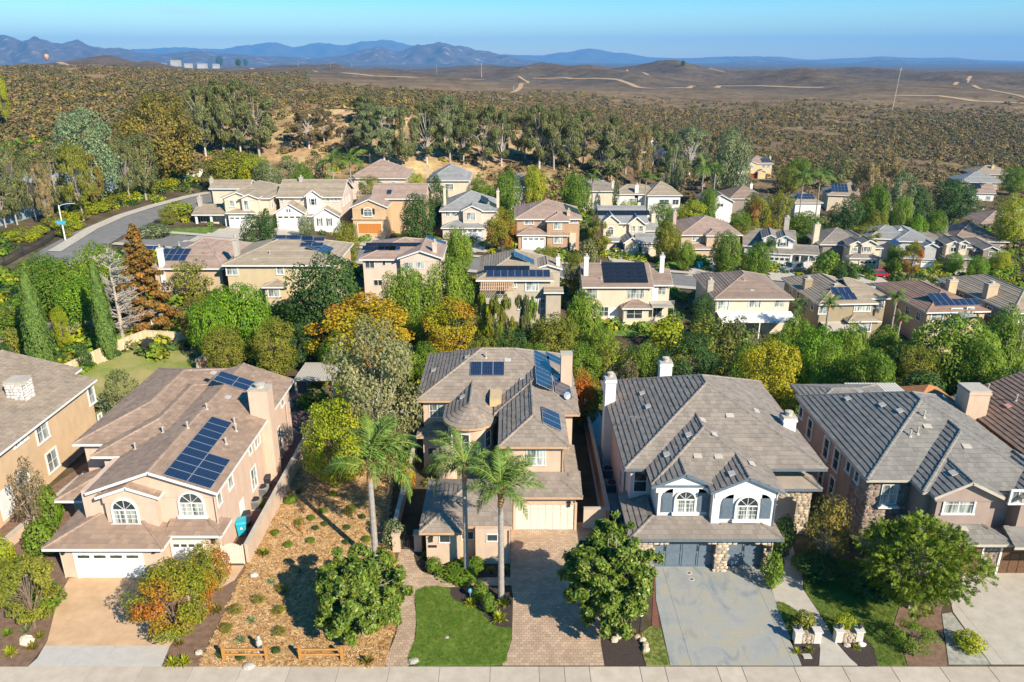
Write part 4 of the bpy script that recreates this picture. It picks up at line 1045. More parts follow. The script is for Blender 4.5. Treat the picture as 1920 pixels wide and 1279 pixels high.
C.vent(C_main['f'], 911, 672); C.vent(C_main['f'], 952, 676, 'flat'); C.vent(C_main['l'], 814, 695, 'flat'); C.vent(C_main['l'], 877, 670, 'flat'); C.vent(C_p1['l'], 980, 709, 'flat'); C.vent(C_tl, 868, 745, 'flat')
d_ = MB(); d_.lathe([(.02, 0), (.25, .06), (.33, .14), (.30, .14), (.02, .03)], 12); dd = d_.build('satellite_dish', M_grey, C.root, C.onplane(C_p1['r'], 1062, 752) + Vector((0, 0, .5)), (R(70), 0, R(30)))
d_ = MB(); d_.tube([(0, 0, -.6), (0, 0, 0)], .03, 6); d_.build('mast', M_grey, C.root, C.onplane(C_p1['r'], 1062, 752) + Vector((0, 0, .5)))
C.finish(tiles=True, t=.062)

for x, y, z in ((5.2, 61.3, 6.1), (3.9, 52.5, 6.2), (4.8, 50.7, 3.1), (-.2, 46.3, 2.9)): m_ = MB(); m_.tube([(cx(x), cy(y), 0), (cx(x), cy(y), z)], .045, 6); m_.build('downpipe', M_trimtan, C.root)
# ---- white house with blue-grey shutters and stone piers
S_D = mk('white_stucco', (.60, .575, .56), (.70, .68, .66), scale=.6, rough=.9, bump=.2, bscale=55, bdist=.01, detail=8)
S_Dshade = stucco('shaded_pinkish_stucco', (.60, .47, .44))  # pinkish white stucco; the tone of its shaded side is put into the colour
D = near_house('white gabled house with blue-grey shutters and grey stained driveway, right of the paver driveway', (15, 55), S_D, (.235, .20, .168), M_bluegrey, 'grey_brown_tile')
dx, dy_ = lambda x: x - 15, lambda y: y - 55
d = lambda x0, x1, y0, y1, z0, z1, m=None: D.vol(dx(x0), dx(x1), dy_(y0), dy_(y1), z0, z1, m)
rD = lambda x0, x1, y0, y1, z, p, ax='y', en=('hip', 'hip'), **k: D.roof(dx(x0), dx(x1), dy_(y0), dy_(y1), z, p, ax, en, **k)
d(8.7, 22.4, 52, 65, -.3, 6.05, S_Dshade); d(8.75, 10.3, 49.85, 52.2, -.3, 6.03, S_Dshade); d(10.3, 18.25, 47.05, 53, -.3, 6.05); d(13.95, 18.25, 46.3, 47.3, 2.9, 6.04)
d(18.6, 22.4, 51.7, 53, -.3, 6.04); d(8.75, 18.2, 46.15, 50, -.3, 2.95, S_Dshade)
D_main = rD(8.2, 22.95, 49.3, 65.6, 6.1, .5, 'y')
D_g0 = rD(9.75, 18.75, 47.0, 57, 6.12, .5, 'y', ('hip', 'gable'))
D_gr = rD(13.7, 18.75, 46.0, 50.5, 6.14, .46, 'y', ('gable', 'gable'), gin=.24); D_gl = rD(9.75, 14.4, 46.75, 51, 6.13, .43, 'y', ('gable', 'gable'), gin=.24)
D_low = low_roof(D, dx(8.1), dx(18.7), dy_(45.0), dy_(46.9), 3.05, .36, True, True, dy_(51), dy_(46.95))
D_tw = low_roof(D, dx(18.3), dx(22.95), dy_(49.6), dy_(51.65), 4.25, .5, False, True)
D.stones('f', dy_(50.1), dx(19.1), dx(22.4), 0, 4.15, hole=lambda x, z: dx(19.7) < x < dx(21.4) and z < 2.5 + math.sqrt(max(0, .72 - (x - dx(20.55)) ** 2)), col=M_stoneD, seed=4, limit=150,
         backs=[(dx(19.1), dx(19.7), 0, 4.15), (dx(21.4), dx(22.4), 0, 4.15), (dx(19.7), dx(21.4), 3.3, 4.15)])
D.stones('r', dx(22.42), dy_(50.12), dy_(52), 0, 4.1, col=M_stoneD, seed=6, limit=60)
hole = lambda x, z: (dx(9.9) < x < dx(14.25) and z < 2.15 + .35 * math.cos((x - dx(12.07)) / 2.2 * 1.5)) or (dx(15.15) < x < dx(17.75) and z < 2.1 + .4 * math.cos((x - dx(16.45)) / 1.3 * 1.5))
D.stones('f', dy_(45.55), dx(8.75), dx(18.25), 0, 2.95, hole=hole, col=M_stoneD, seed=9, limit=260, sz=.32,
         backs=[(dx(8.75), dx(9.88), 0, 2.95), (dx(14.27), dx(15.13), 0, 2.95), (dx(17.77), dx(18.25), 0, 2.95), (dx(9.88), dx(14.27), 2.52, 2.95), (dx(15.13), dx(17.77), 2.52, 2.95)])
m_ = MB()
for a, b2 in ((8.75, 9.86), (14.29, 15.1), (17.8, 18.25)): m_.box(dx(a), dx(b2), dy_(45.6), dy_(46.14), 0, 2.94)
m_.box(dx(9.86), dx(14.29), dy_(45.6), dy_(46.14), 2.5, 2.94); m_.box(dx(15.1), dx(17.8), dy_(45.6), dy_(46.14), 2.5, 2.94); m_.build('garage_piers', MATS['mortar'], D.root)
def carriage(h, plane, x0, x1, htop, leaves):
    w = x1 - x0; b = MB(); b.box(x0, x1, plane - .02, plane + .04, 0, htop); o = b.build('garage_door', M_bluegrey, h.root)
    for i in range(leaves):
        a = x0 + w * i / leaves + .02; c = x0 + w * (i + 1) / leaves - .02; p = MB()
        p.box(a, a + .1, plane - .07, plane - .021, .02, htop - .02); p.box(c - .1, c, plane - .07, plane - .021, .02, htop - .02)
        for z in (.02, htop * .48, htop * .76): p.box(a + .1, c - .1, plane - .069, plane - .021, z, z + .1)
        p.build('door_panel', M_bluegrey, o)
        g = MB(); g.box(a + .12, c - .12, plane - .045, plane - .021, htop * .8, htop - .06); g.build('door_window', M_glassdark, o)
        if i % 2 == 0 and i + 1 < leaves + (leaves == 1):
            k = MB(); k.box(c - .06, c + .0, plane - .1, plane - .071, htop * .55, htop * .70); k.build('handle', M_dark, o)
    return o
carriage(D, dy_(46.14), dx(9.75), dx(14.4), 2.5, 4); carriage(D, dy_(46.14), dx(15.0), dx(17.9), 2.5, 2)
arch_window(D, dy_(46.98), dx(12.2), 4.0, 5.0, 1.3); arch_window(D, dy_(46.22), dx(16.35), 3.9, 4.95, 1.45)
shutter(D, dy_(47.05), dx(10.55), dx(11.3), 3.95, 5.85, True); shutter(D, dy_(47.05), dx(13.1), dx(13.85), 3.95, 5.85, False)
shutter(D, dy_(46.3), dx(14.55), dx(15.35), 3.9, 5.85, True); shutter(D, dy_(46.3), dx(17.3), dx(18.05), 3.9, 5.85, False)
D.win('f', dy_(49.85), dx(9.5), 4.8, .9, 1.7, 'plain', True)
D.win('r', dx(18.25), dy_(47.5), 4.6, .9, 1.7, 'plain', True)
D.wc('l', dx(8.7), 1164, 898, 1.0, 1.6, 'plain', True)
D.chim(dx(8.0), dx(8.9), dy_(60.3), dy_(61.6), -.3, 8.5, S_D); D.chim(dx(13.6), dx(14.7), dy_(65.3), dy_(66.3), 0, 8.0, S_D); D.chim(dx(21.4), dx(22.4), dy_(54.6), dy_(55.6), 5, 7.6, S_D)
for px, py, pl in ((1308, 856, 'f'), (1347, 857, 'f')): D.vent(D_g0['f'], px, py, 'flat', M_conc)
for px, py in ((1278, 798), (1292, 816), (1242, 834), (1251, 853)): D.vent(D_g0['l'], px, py, 'flat')
for px, py in ((1316, 788), (1338, 815), (1408, 870)): D.vent(D_g0['r'], px, py, 'flat')
D.vent(D_main['f'], 1368, 780, 'flat'); D.vent(D_gr['l'], 1373, 889, 'flat'); D.vent(D_main['l'], 1205, 738, 'flat'); D.vent(D_main['l'], 1216, 763, 'flat'); D.vent(D_main['r'], 1417, 771, 'flat')
m_ = MB(); m_.tube([(0, 0, 0), (0, 0, .9)], .025, 6); m_.tube([(-.5, .2, .8), (.5, -.2, .9)], .02, 5)
for q in (-.4, -.15, .1, .35): m_.tube([(q - .1, -.25, .85), (q + .1, .25, .85)], .012, 4)
m_.build('roof_antenna', M_grey, D.root, D.onplane(D_main['l'], 1190, 800))
lantern(D, dx(18.0), dy_(45.55), 2.0)
D.finish(tiles=True, t=.062)

for x, y, z in ((13.9, 46.95, 6), (8.65, 51.9, 6), (18.3, 46.25, 6)): m_ = MB(); m_.tube([(dx(x), dy_(y), 2.9 if x > 9 else 0), (dx(x), dy_(y), z)], .045, 6); m_.build('downpipe', M_bluegrey, D.root)
# ---- mauve-brown house with the stone corner
S_E = stucco('mauve_brown_stucco', (.31, .235, .20))
E_ = near_house('mauve-brown house with stone corner tower and dark ribbed grey roof, behind the bright feathery tree', (31, 54), S_E, (.205, .192, .172), M_conc, 'slate_tile')
ex, ey = lambda x: x - 31, lambda y: y - 54
e = lambda x0, x1, y0, y1, z0, z1, m=None: E_.vol(ex(x0), ex(x1), ey(y0), ey(y1), z0, z1, m)
rE = lambda x0, x1, y0, y1, z, p, ax='y', en=('hip', 'hip'), **k: E_.roof(ex(x0), ex(x1), ey(y0), ey(y1), z, p, ax, en, **k)
e(25.7, 37.7, 48.4, 62.5, -.3, 6.05); e(28.7, 37.2, 46.7, 49, -.3, 6.04); e(29.3, 33, 45.9, 47, 2.9, 6.2); e(34.9, 38.3, 45.6, 47, -.3, 6.2); e(28.6, 38.3, 45.4, 47, -.3, 2.9)
E_main = rE(25.15, 38.2, 47.75, 62.3, 6.1, .5, 'y')
E_pr = rE(28.3, 37.7, 46.1, 56, 6.12, .5, 'y', ('hip', 'gable'))
E_g = rE(28.75, 33.45, 45.35, 51, 6.15, .5, 'y', ('gable', 'gable')); E_g2 = rE(34.5, 38.8, 45.1, 50, 6.16, .5, 'y', ('gable', 'gable'))
E_low = low_roof(E_, ex(27.9), ex(34.3), ey(44.4), ey(45.9), 3.05, .4, True, True, ey(48), ey(45.6)); low_roof(E_, ex(34.0), ex(39.5), ey(44.0), ey(45.6), 3.1, .4, False, False)
rE(26, 34, 60.5, 66, 5.6, .3, 'x')
E_.stones('f', ey(48.4), ex(25.7), ex(28.65), 0, 5.95, hole=lambda x, z: (ex(26.6) < x < ex(27.9) and 3.75 < z < 5.5) or (ex(27.2) < x < ex(28.4) and z < 2.1 + math.sqrt(max(0, .36 - (x - ex(27.8)) ** 2))), col=M_stoneE, seed=12, limit=170, sz=.36,
          backs=[(ex(25.7), ex(26.55), 0, 5.95), (ex(26.55), ex(27.2), 0, 3.8), (ex(28.4), ex(28.65), 0, 5.95), (ex(27.2), ex(28.4), 2.75, 3.8), (ex(27.95), ex(28.4), 3.8, 5.95), (ex(26.55), ex(27.95), 5.45, 5.95)])
E_.stones('l', ex(25.7), ey(48.4), ey(51.2), 0, 5.95, col=M_stoneE, seed=13, limit=130, sz=.36, hole=lambda y, z: abs(z - 5.1) < .6 and min(abs(y - ey(49.2)), abs(y - ey(50.5))) < .42)
E_.stones('f', ey(45.4), ex(32.9), ex(34.0), 0, 2.9, col=M_stoneE, seed=14, limit=60, sz=.34)
E_.win('f', ey(48.36), ex(27.25), 4.6, 1.15, 1.5, 'plain'); m_ = MB(); m_.box(ex(26.5), ex(28.0), ey(48.05), ey(48.38), 3.55, 3.72); m_.build('window_sill', M_white, E_.root)
E_.wp('f', ey(45.9), 1775, 928, 1821, 962, 'trim'); m_ = MB(); m_.box(ex(29.35), ex(32.9), ey(45.6), ey(45.89), 3.2, 3.42); m_.build('belt_course', M_conc, E_.root)
E_.wp('f', ey(45.6), 1899, 921, 1920, 942, 'trim')
for px, py, w, h in ((1503, 773, .7, .9), (1519, 804, .9, 1.7), (1550, 841, .9, 1.7), (1569, 862, .9, 1.7), (1592, 875, .6, .8), (1608, 894, .6, .8), (1540, 893, .8, 1.6), (1560, 914, .8, 1.7)):
    E_.wc('l', ex(25.66), px, py, w, h, 'trim', True)
for x0, x1 in ((30.2, 32.8), (34.2, 38.2)):
    bq = MB(); bq.box(x0 - 31, x1 - 31, ey(45.36), ey(45.398), 0, 2.3); o = bq.build('garage_door', M_brown, E_.root)
    k = int((x1 - x0) / .65)
    for i in range(k):
        for j in range(4):
            p = MB(); a = x0 - 31 + (x1 - x0) * i / k; p.box(a + .04, a + (x1 - x0) / k - .04, ey(45.33), ey(45.359), 2.3 * j / 4 + .04, 2.3 * (j + 1) / 4 - .04); p.build('door_panel', M_brown, o)
    fr = MB(); fr.box(x0 - 31.14, x0 - 31, ey(45.28), ey(45.395), 0, 2.3); fr.box(x1 - 31, x1 - 30.86, ey(45.28), ey(45.395), 0, 2.3); fr.build('garage_frame', M_white, E_.root)
for px, py in ((1732, 783), (1720, 814), (1706, 819)): E_.vent(E_main['f'], px, py)
E_.vent(E_main['f'], 1738, 800, 'flat', M_conc); E_.vent(E_pr['f'], 1812, 838, 'flat', M_conc); E_.vent(E_g['l'], 1788, 888, 'flat'); E_.vent(E_low['f'], 1805, 993, 'flat', M_conc)
for px, py in ((1612, 734), (1590, 748), (1655, 760), (1688, 771)): E_.vent(E_main['l'], px, py, 'flat')
E_.finish(tiles=True, t=.062)

# ---- ochre house at the left edge
S_A = stucco('ochre_stucco', (.54, .385, .235))
A = near_house('ochre stucco house with white-trimmed windows and pale stone chimney at the left edge', (-44, 58), S_A, (.31, .245, .18), M_white, 'tan_tile')
ax, ay = lambda x: x + 44, lambda y: y - 58
A.vol(ax(-54), ax(-39.6), ay(46), ay(66.2), -.3, 5.75); A.vol(ax(-54), ax(-44), ay(66), ay(69), -.3, 5.2)
A_m = A.roof(ax(-56), ax(-39.1), ay(45), ay(66.7), 5.85, .26, 'y', ('gable', 'gable')); A.roof(ax(-57), ax(-42.3), ay(64), ay(70), 5.6, .26, 'y', ('gable', 'gable'))
for px, py, w, h in ((171, 741, .95, 1.6), (78, 807, 1.5, 1.75), (37, 822, 1.6, .8), (98, 863, 1.4, 1.7), (43, 895, 1.2, 1.0), (187, 783, .5, .6)):
    A.wc('r', ax(-39.6), px, py, w, h, 'trim')
A.door('r', ax(-39.6), ay(52.2), .3, 1.6, 2.4, M_white)
A.chim(ax(-43.3), ax(-41.8), ay(60.2), ay(61.6), 5.5, 8.3, M_conc, pot=False)
A.stones('f', ay(60.18), ax(-43.3), ax(-41.8), 6.2, 8.1, col=M_stoneW, seed=21, limit=40, sz=.3); A.stones('r', ax(-41.78), ay(60.2), ay(61.6), 6.2, 8.1, col=M_stoneW, seed=22, limit=40, sz=.3)
A.finish(tiles=True, t=.062)

# ---- red-brown house at the right edge
S_F = stucco('brown_stucco', (.33, .215, .155))
Fh = near_house('brown stucco house with red-brown ribbed roof and broad tan chimney at the right edge', (46, 56), S_F, (.225, .15, .112), M_brown, 'red_brown_tile')
fx, fy = lambda x: x - 46, lambda y: y - 56
Fh.vol(fx(39.6), fx(54), fy(42), fy(62), -.3, 5.75)
F_m = Fh.roof(fx(39.0), fx(56), fy(40), fy(62.6), 5.85, .42, 'y', ('hip', 'gable'))
Fh.chim(fx(37.9), fx(39.65), fy(58.2), fy(60), -.3, 8.3, S_C, pot=False); Fh.win('l', fx(39.6), fy(57.4), 4.6, 1.0, 1.5, 'plain', True)
for px, py in ((1852, 731), (1905, 752)): Fh.vent(F_m['l'], px, py, 'pipe', M_redpipe if 'M_redpipe' in globals() else M_conc)
Fh.vent(F_m['l'], 1890, 762, 'flat', mk('pink_vent', (.5, .25, .2)))
Fh.finish(tiles=True, t=.062)
# ------------------------------------------------------------------ the houses farther back
WALLS = {'beige': (.50, .40, .25), 'cream': (.60, .50, .37), 'pinkbeige': (.58, .46, .38), 'greige': (.42, .36, .28), 'white': (.68, .66, .62), 'orange': (.50, .345, .205), 'brown': (.40, .265, .165),
         'olive': (.30, .245, .16), 'greybrown': (.26, .215, .18), 'yellow': (.54, .43, .24), 'tan': (.48, .36, .25), 'grey': (.42, .40, .38)}
ROOFS = {'tan': (.30, .245, .18), 'brown': (.25, .185, .145), 'grey': (.25, .25, .245), 'taupe': (.23, .20, .17), 'pinkbrown': (.31, .225, .18), 'redbrown': (.26, .165, .12), 'dark': (.17, .165, .155)}
def mid(label, pL, pR, pye, Y, dep, wall, roofc, axis='x', ends=('hip', 'hip'), pitch=.42, rz=0.0, hw=5.6, ov=.5, body=True, storey=True):
    a = uy(pL, pye, Y); b = uy(pR, pye, Y); w = (b.x - a.x) / max(.6, math.cos(rz)); z = (a.z + b.z) / 2 - hw
    h = House(label, ((a.x + b.x) / 2, Y, z), rz, stucco('stucco_' + wall, WALLS[wall]), roofm('roof_' + roofc, ROOFS[roofc]), M_white)
    h.w = w; h.hw = hw; h.dep = dep
    if body: h.vol(-w / 2, w / 2, 0, dep, -4, hw - .05)
    h.r = h.roof(-w / 2 - ov, w / 2 + ov, -ov, dep + ov, hw, pitch, axis, ends)
    return h
def gab(h, p0, p1, pye, pl, pitch=.5, deep=4, hip=False, z0=-2, mat=None, win=None):
    p = h.L('f', pl, p0, pye); q = h.L('f', pl, p1, pye); z = (p.z + q.z) / 2
    r = h.roof(p.x - .35, q.x + .35, pl - .4, pl + deep, z, pitch, 'y', ('hip' if hip else 'gable', 'gable'), gin=.35, gw=mat)
    h.vol(p.x, q.x, pl, pl + deep - .3, z0, z - .07, mat); return r
def lowr(h, p0, p1, pye, pl, p=.36, left=True, right=True, back=0, mat=None):
    a = h.L('f', pl, p0, pye); b = h.L('f', pl, p1, pye); z = (a.z + b.z) / 2
    h.vol(a.x, b.x, pl + .05, back, -3, z - .06, mat)
    return low_roof(h, a.x - .35, b.x + .35, pl - .4, back - .01, z, p, left, right)
def chimp(h, p0, p1, ptop, pbot, y, d=1.1, mat=None, pot=True):
    a = h.L('f', y, p0, ptop); b = h.L('f', y, p1, pbot); w = (b.x - a.x) * .14; h.chim(a.x + w, b.x - w, y, y + d * .72, b.z - 3.5, a.z, mat, pot=pot)
def awning(h, p0, p1, ptop, pbot, run, mat, posts=True, name='patio_cover'):
    a = h.L('f', 0, p0, ptop); b = h.L('f', 0, p1, ptop); m = MB()
    n = max(3, int((b.x - a.x) / .5)); zr = a.z; zl = a.z - .5
    for i in range(n):
        x0 = a.x + (b.x - a.x) * i / n; m.bar((x0 + .25, 0, zr), (x0 + .25, -run, zl), (b.x - a.x) / n - .02, .06)
    m.bar((a.x, -run, zl - .1), (b.x, -run, zl - .1), .12, .16)
    o = m.build(name, mat, h.root)
    if posts:
        for x in (a.x + .15, (a.x + b.x) / 2, b.x - .15): p = MB(); p.box(x - .08, x + .08, -run - .08, -run + .08, -4, zl - .15); p.build('post', M_white, o)
M_orange = mk('orange_wood', (.42, .15, .03), (.52, .21, .05), scale=5, rough=.5, stretch=(1, 1, 8))
mid_houses = []
def fin(h): mid_houses.append(h.finish(tiles=False, course=.44, t=.06)); return h

# second row, seen from behind
h = mid('beige house with hipped roof and zigzag of blue solar panels, behind the bright green tree', 424, 622, 496, 106, 13, 'beige', 'tan', pitch=.36)
for a in ((424, 497, 446, 515), (518, 497, 532, 514)): h.wp('f', 0, *a, 'trim')
lowr(h, 496, 533, 537, -1.5, back=0); h.wp('f', -1.5, 503, 543, 524, 556, 'trim'); chimp(h, 433, 448, 447, 476, 3.2, 1.3, M_conc)
h.win('l', -h.w / 2, 5, 4.2, 1.2, 1.2)
for px, py, nx, ny in ((537, 443, 2, 1), (565, 444, 2, 1), (588, 447, 2, 1)): h.solar(h.r['f'], px, py + 3, nx, ny, land=True)
h.solar(h.r['r'], 600, 466, 4, 2); h.solar(h.r['f'], 585, 460, 2, 1, land=True); h.vent(h.r['f'], 506, 477); h.vent(h.r['f'], 478, 487, 'flat'); fin(h)
h = mid('pale pink-beige house with curved gable and black and blue solar panels above the autumn trees', 680, 820, 485, 110, 11, 'pinkbeige', 'pinkbrown', pitch=.32)
gab(h, 750, 826, 483, -.8, .34, 8); h.wp('f', 0, 685, 490, 702, 502, 'plain', True); h.wp('f', 0, 717, 490, 723, 497, 'plain', True)
for a in ((758, 492, 775, 505), (782, 492, 795, 503)): h.wp('f', -.8, *a, 'plain')
h.wp('f', 0, 701, 525, 717, 535, 'plain', True); chimp(h, 809, 820, 455, 477, .3, 1.0)
h.solar(h.r['f'], 711, 467, 3, 1, land=True, black=True); h.solar(h.r['f'], 738, 460, 5, 1, land=True, black=True); h.solar(h.r['f'], 730, 467, 2, 1, land=True); h.solar(h.r['r'], 816, 455, 4, 2)
fin(h)
h = mid('greige two-storey house with striped awning and two-tone solar rows, left of the black solar roof', 899, 1032, 524, 107, 13, 'greige', 'tan', 'y', pitch=.45)
gab(h, 1003, 1050, 503, 3.5, .3, 5); h.wp('f', 0, 986, 527, 1008, 545, 'trim'); h.wp('f', 0, 1010, 561, 1034, 578, 'trim'); h.wp('f', 0, 972, 561, 1004, 580, 'trim'); h.wp('f', 0, 930, 538, 946, 552, 'plain', True); h.wp('f', 0, 962, 526, 967, 538, 'trim')
m = MB(); a = h.L('f', 0, 901, 525); b = h.L('f', 0, 964, 525); n = 16
for i in range(n):
    x = a.x + (b.x - a.x) * (i + .5) / n; m.bar((x, 0, a.z - .1), (x, -2.4, a.z - .9), (b.x - a.x) / n * .55, .05)
for q in (-.4, -1.2, -2.2): m.bar((a.x, q, a.z - .2 + q * .33), (b.x, q, a.z - .2 + q * .33), .12, .08)
m.build('slatted_awning', MATS['stucco_olive'] if 'stucco_olive' in MATS else M_trimtan, h.root)
m = MB(); m.box(a.x, b.x, -2.6, 0, 2.7, 2.85); m.box(a.x, b.x, -2.62, -2.56, 2.85, 3.6); m.build('balcony', M_conc, h.root)
lowr(h, 1024, 1052, 547, -1.0, .3, False, False); chimp(h, 1042, 1051, 482, 504, 4, 1.0, M_white)
h.solar(h.r['f'], 972, 514, 9, 1); h.solar(h.r['f'], 950, 504, 4, 1, land=True, black=True); h.solar(h.r['r'], 982, 485, 3, 2); fin(h)
h = mid('cream two-storey house whose brown gabled roof carries one big black solar field', 1098, 1219, 537, 112, 10, 'cream', 'brown', 'x', ('gable', 'gable'), .42)
for a in ((1101, 541, 1119, 559), (1178, 541, 1207, 559)): h.wp('f', 0, *a, 'plain')
p = h.L('f', 1.2, 1219, 533); q = h.L('f', 1.2, 1256, 533); h.vol(p.x, q.x, 1.2, 8, -4, p.z); h.roof(p.x - .3, q.x + .45, .7, 8, p.z, .42, 'x', ('gable', 'gable'))
h.door('f', 1.18, h.L('f', 1.2, 1228, 550).x, 2.9, .95, 2.1, M_white); h.wp('f', 1.2, 1235, 538, 1247, 552, 'plain')
m = MB(); m.box(p.x, q.x + .3, -1.6, 1.19, 2.7, 2.9); m.box(p.x, q.x + .3, -1.62, -1.56, 3.75, 3.82); m.box(q.x + .2, q.x + .3, -1.55, -1.45, -3, 2.7); m.box(p.x + .05, p.x + .2, -1.55, -1.4, -3, 2.7)
for i in range(24): xx = p.x + (q.x + .25 - p.x) * i / 23; m.box(xx - .015, xx + .015, -1.6, -1.57, 2.9, 3.75)
m.build('balcony', M_conc, h.root); h.wp('f', 0, 1125, 576, 1140, 592, 'plain', True); h.wp('f', 0, 1102, 576, 1122, 591, 'plain'); h.wp('f', 1.2, 1221, 576, 1240, 594, 'plain', True)
h.door('f', -.01, h.L('f', 0, 1149, 590).x, 0, 1.5, 2.2, M_white); lowr(h, 1170, 1217, 577, -1.5, .42, True, True); h.wp('f', -1.45, 1176, 580, 1203, 597, 'plain', True)
chimp(h, 1094, 1105, 482, 506, 2, 1.1, M_white); chimp(h, 1237, 1247, 480, 498, 3.5, 1.0, M_white)
h.solar(h.r['f'], 1171, 512, 4, 5, land=True, black=True); h.vent(h.r['f'], 1127, 525, 'pipe'); h.vent(h.r['f'], 1126, 494); fin(h)
h = mid('cream house with brown hip roof and long white patio cover, right of the dark conifer', 1343, 1481, 559, 112, 13, 'cream', 'brown', 'y', pitch=.38)
for a in ((1346, 564, 1365, 581), (1404, 563, 1425, 576), (1454, 561, 1470, 575)): h.wp('f', 0, *a, 'plain')
awning(h, 1343, 1483, 584, 602, 3.4, M_white); chimp(h, 1326, 1338, 527, 558, 3, 1.2, M_conc)
h.win('l', -h.w / 2, 4, 4.2, 1.0, 1.2); h.vent(h.r['f'], 1396, 526); h.vent(h.r['f'], 1410, 545, 'flat'); fin(h)
h = mid('olive-brown house with white-trimmed windows and a pair of blue solar strips, beside the barrel sauna', 1538, 1640, 568, 112, 14, 'olive', 'tan', 'y', pitch=.42, rz=R(3))
p = h.L('f', 2, 1636, 558); q = h.L('f', 2, 1662, 558); h.vol(p.x, q.x, 2, 11, -4, p.z - .05); h.roof(p.x - 3, q.x + .5, 1.5, 11, p.z, .42, 'x', ('gable', 'hip'))
h.wp('f', 0, 1604, 567, 1630, 583, 'trim'); h.wp('f', 2, 1639, 562, 1655, 577, 'trim'); h.wp('f', 0, 1537, 574, 1549, 588, 'trim'); lowr(h, 1593, 1647, 601, -1.2, .4); h.wp('f', -1.2, 1611, 606, 1630, 621, 'trim')
for y in (2.5, 5, 8, 11): h.win('l', -h.w / 2, y, 4.4, .9, 1.2, dark=True)
awning(h, 1537, 1612, 603, 612, 2.6, M_conc); chimp(h, 1508, 1523, 524, 552, 6.5, 1.5); h.solar(h.r['f'], 1577, 546, 3, 1, land=False); h.solar(h.r['f'], 1586, 557, 3, 1, land=False); h.vent(h.r['f'], 1567, 533, 'flat'); fin(h)
h = mid('low tan house with red-brown ribbed roof, dark solar strip and curved shade awning', 1738, 1850, 583, 110, 15, 'tan', 'redbrown', 'y', pitch=.36, rz=R(4))
h.wp('f', 0, 1747, 586, 1766, 601, 'trim'); h.wp('f', 0, 1785, 579, 1800, 592, 'trim'); h.wp('f', 0, 1814, 577, 1823, 586, 'trim')
for y in (2, 5, 8): h.win('l', -h.w / 2, y, 4.2, 1, 1.2, dark=True)
chimp(h, 1779, 1795, 526, 551, 9, 1.5, MATS['stucco_beige']); h.solar(h.r['f'], 1759, 557, 3, 1, black=False); h.solar(h.r['f'], 1793, 568, 7, 1)
m = MB(); p = h.L('f', -1.5, 1815, 596)
for i in range(8):
    a0, a1 = math.pi * i / 8, math.pi * (i + 1) / 8; m.add([(p.x + 1.9 * math.cos(t), y, p.z - .6 + 1.3 * math.sin(t)) for t, y in ((a0, -3), (a1, -3), (a1, 0), (a0, 0))], [(0, 1, 2, 3)])
m.build('curved_awning', M_concgrey, h.root); fin(h)
h = mid('brown house with tan ribbed roof and leaning chimney at the right edge behind pepper tree', 1898, 2010, 584, 108, 18, 'greybrown', 'tan', 'y', pitch=.4, rz=R(4))
for y in (2, 5, 8, 12): h.win('l', -h.w / 2, y, 4.2, 1, 1.2, dark=True)
h.wp('f', 0, 1902, 590, 1920, 603, 'trim'); chimp(h, 1851, 1871, 534, 565, 6, 1.6, MATS['stucco_tan']); fin(h)
h = mid('low brown-tiled house with white chimney and one blue solar array, beside the rusty conifer', 288, 415, 502, 108, 15, 'tan', 'pinkbrown', pitch=.34, hw=3.2)
chimp(h, 291, 305, 466, 487, -.3, 1.2, M_white); h.solar(h.r['f'], 328, 479, 4, 2); h.solar(h.r['f'], 288, 466, 2, 1, land=True); h.vent(h.r['f'], 336, 460); fin(h)

# third row, fronts facing the camera across the street
h = mid('beige two-storey house with corner porch and white garage door, first on the uphill bend', 418, 503, 371, 155, 14, 'cream', 'tan', 'y', ('hip', 'hip'), .4, hw=6)
gab(h, 420, 470, 371, -1.2, .4, 5); gab(h, 452, 482, 371, -2, .4, 5)
for a in ((430, 374, 440, 387), (457, 376, 467, 394)): h.wp('f', -1.2 if a[0] < 450 else -2, *a, 'trim')
lowr(h, 427, 476, 399, -2.6, .3); h.garage(-2.6, 430, 406, 472, 425, M_white, 4, 8)
p = h.L('f', 7, 397, 353); q = h.L('f', 7, 440, 353); h.vol(p.x, q.x, 7, 13, -2, p.z - .05); h.roof(p.x - .5, q.x + 3, 6.5, 13.5, p.z, .36, 'x', ('gable', 'gable')); p = h.L('f', -1.5, 364, 402); q = h.L('f', -1.5, 426, 402); h.vol(p.x + 1, q.x, 0, 6, -3, p.z - .1); h.roof(p.x - .4, q.x + .3, -1.9, 6, p.z, .36, 'x', ('gable', 'gable'))
m = MB(); 
for t in (0.05, .5, .95): m.box(p.x + (q.x - p.x) * t - .2, p.x + (q.x - p.x) * t + .2, -1.6, -1.3, -2, p.z - .1)
m.build('porch_post', M_white, h.root); h.wp('f', 0, 376, 406, 397, 416, 'grid', True)
for y in (2, 5, 8, 11): h.win('r', h.w / 2, y, 4.2, .9, 1.2)
chimp(h, 391, 400, 335, 353, 9, 1.3, M_conc); chimp(h, 368, 378, 370, 384, 1, 1.3, M_conc); fin(h)
h = mid('white and beige farmhouse-style house with two low front gables and dark shutters', 523, 639, 369, 158, 11, 'pinkbeige', 'tan', 'x', ('gable', 'gable'), .45, hw=6)
SW = stucco('stucco_white', WALLS['white'])
gab(h, 574, 600, 368, -1, .75, 4, mat=SW); gab(h, 517, 569, 399, -3.5, .62, 3.6, mat=SW); gab(h, 588, 634, 405, -2.2, .6, 2.4, mat=SW)
low_roof(h, h.L('f', -1.5, 566, 405).x, h.L('f', -1.5, 592, 405).x, -1.6, -.01, h.L('f', -1.5, 570, 405).z, .45, False, False)
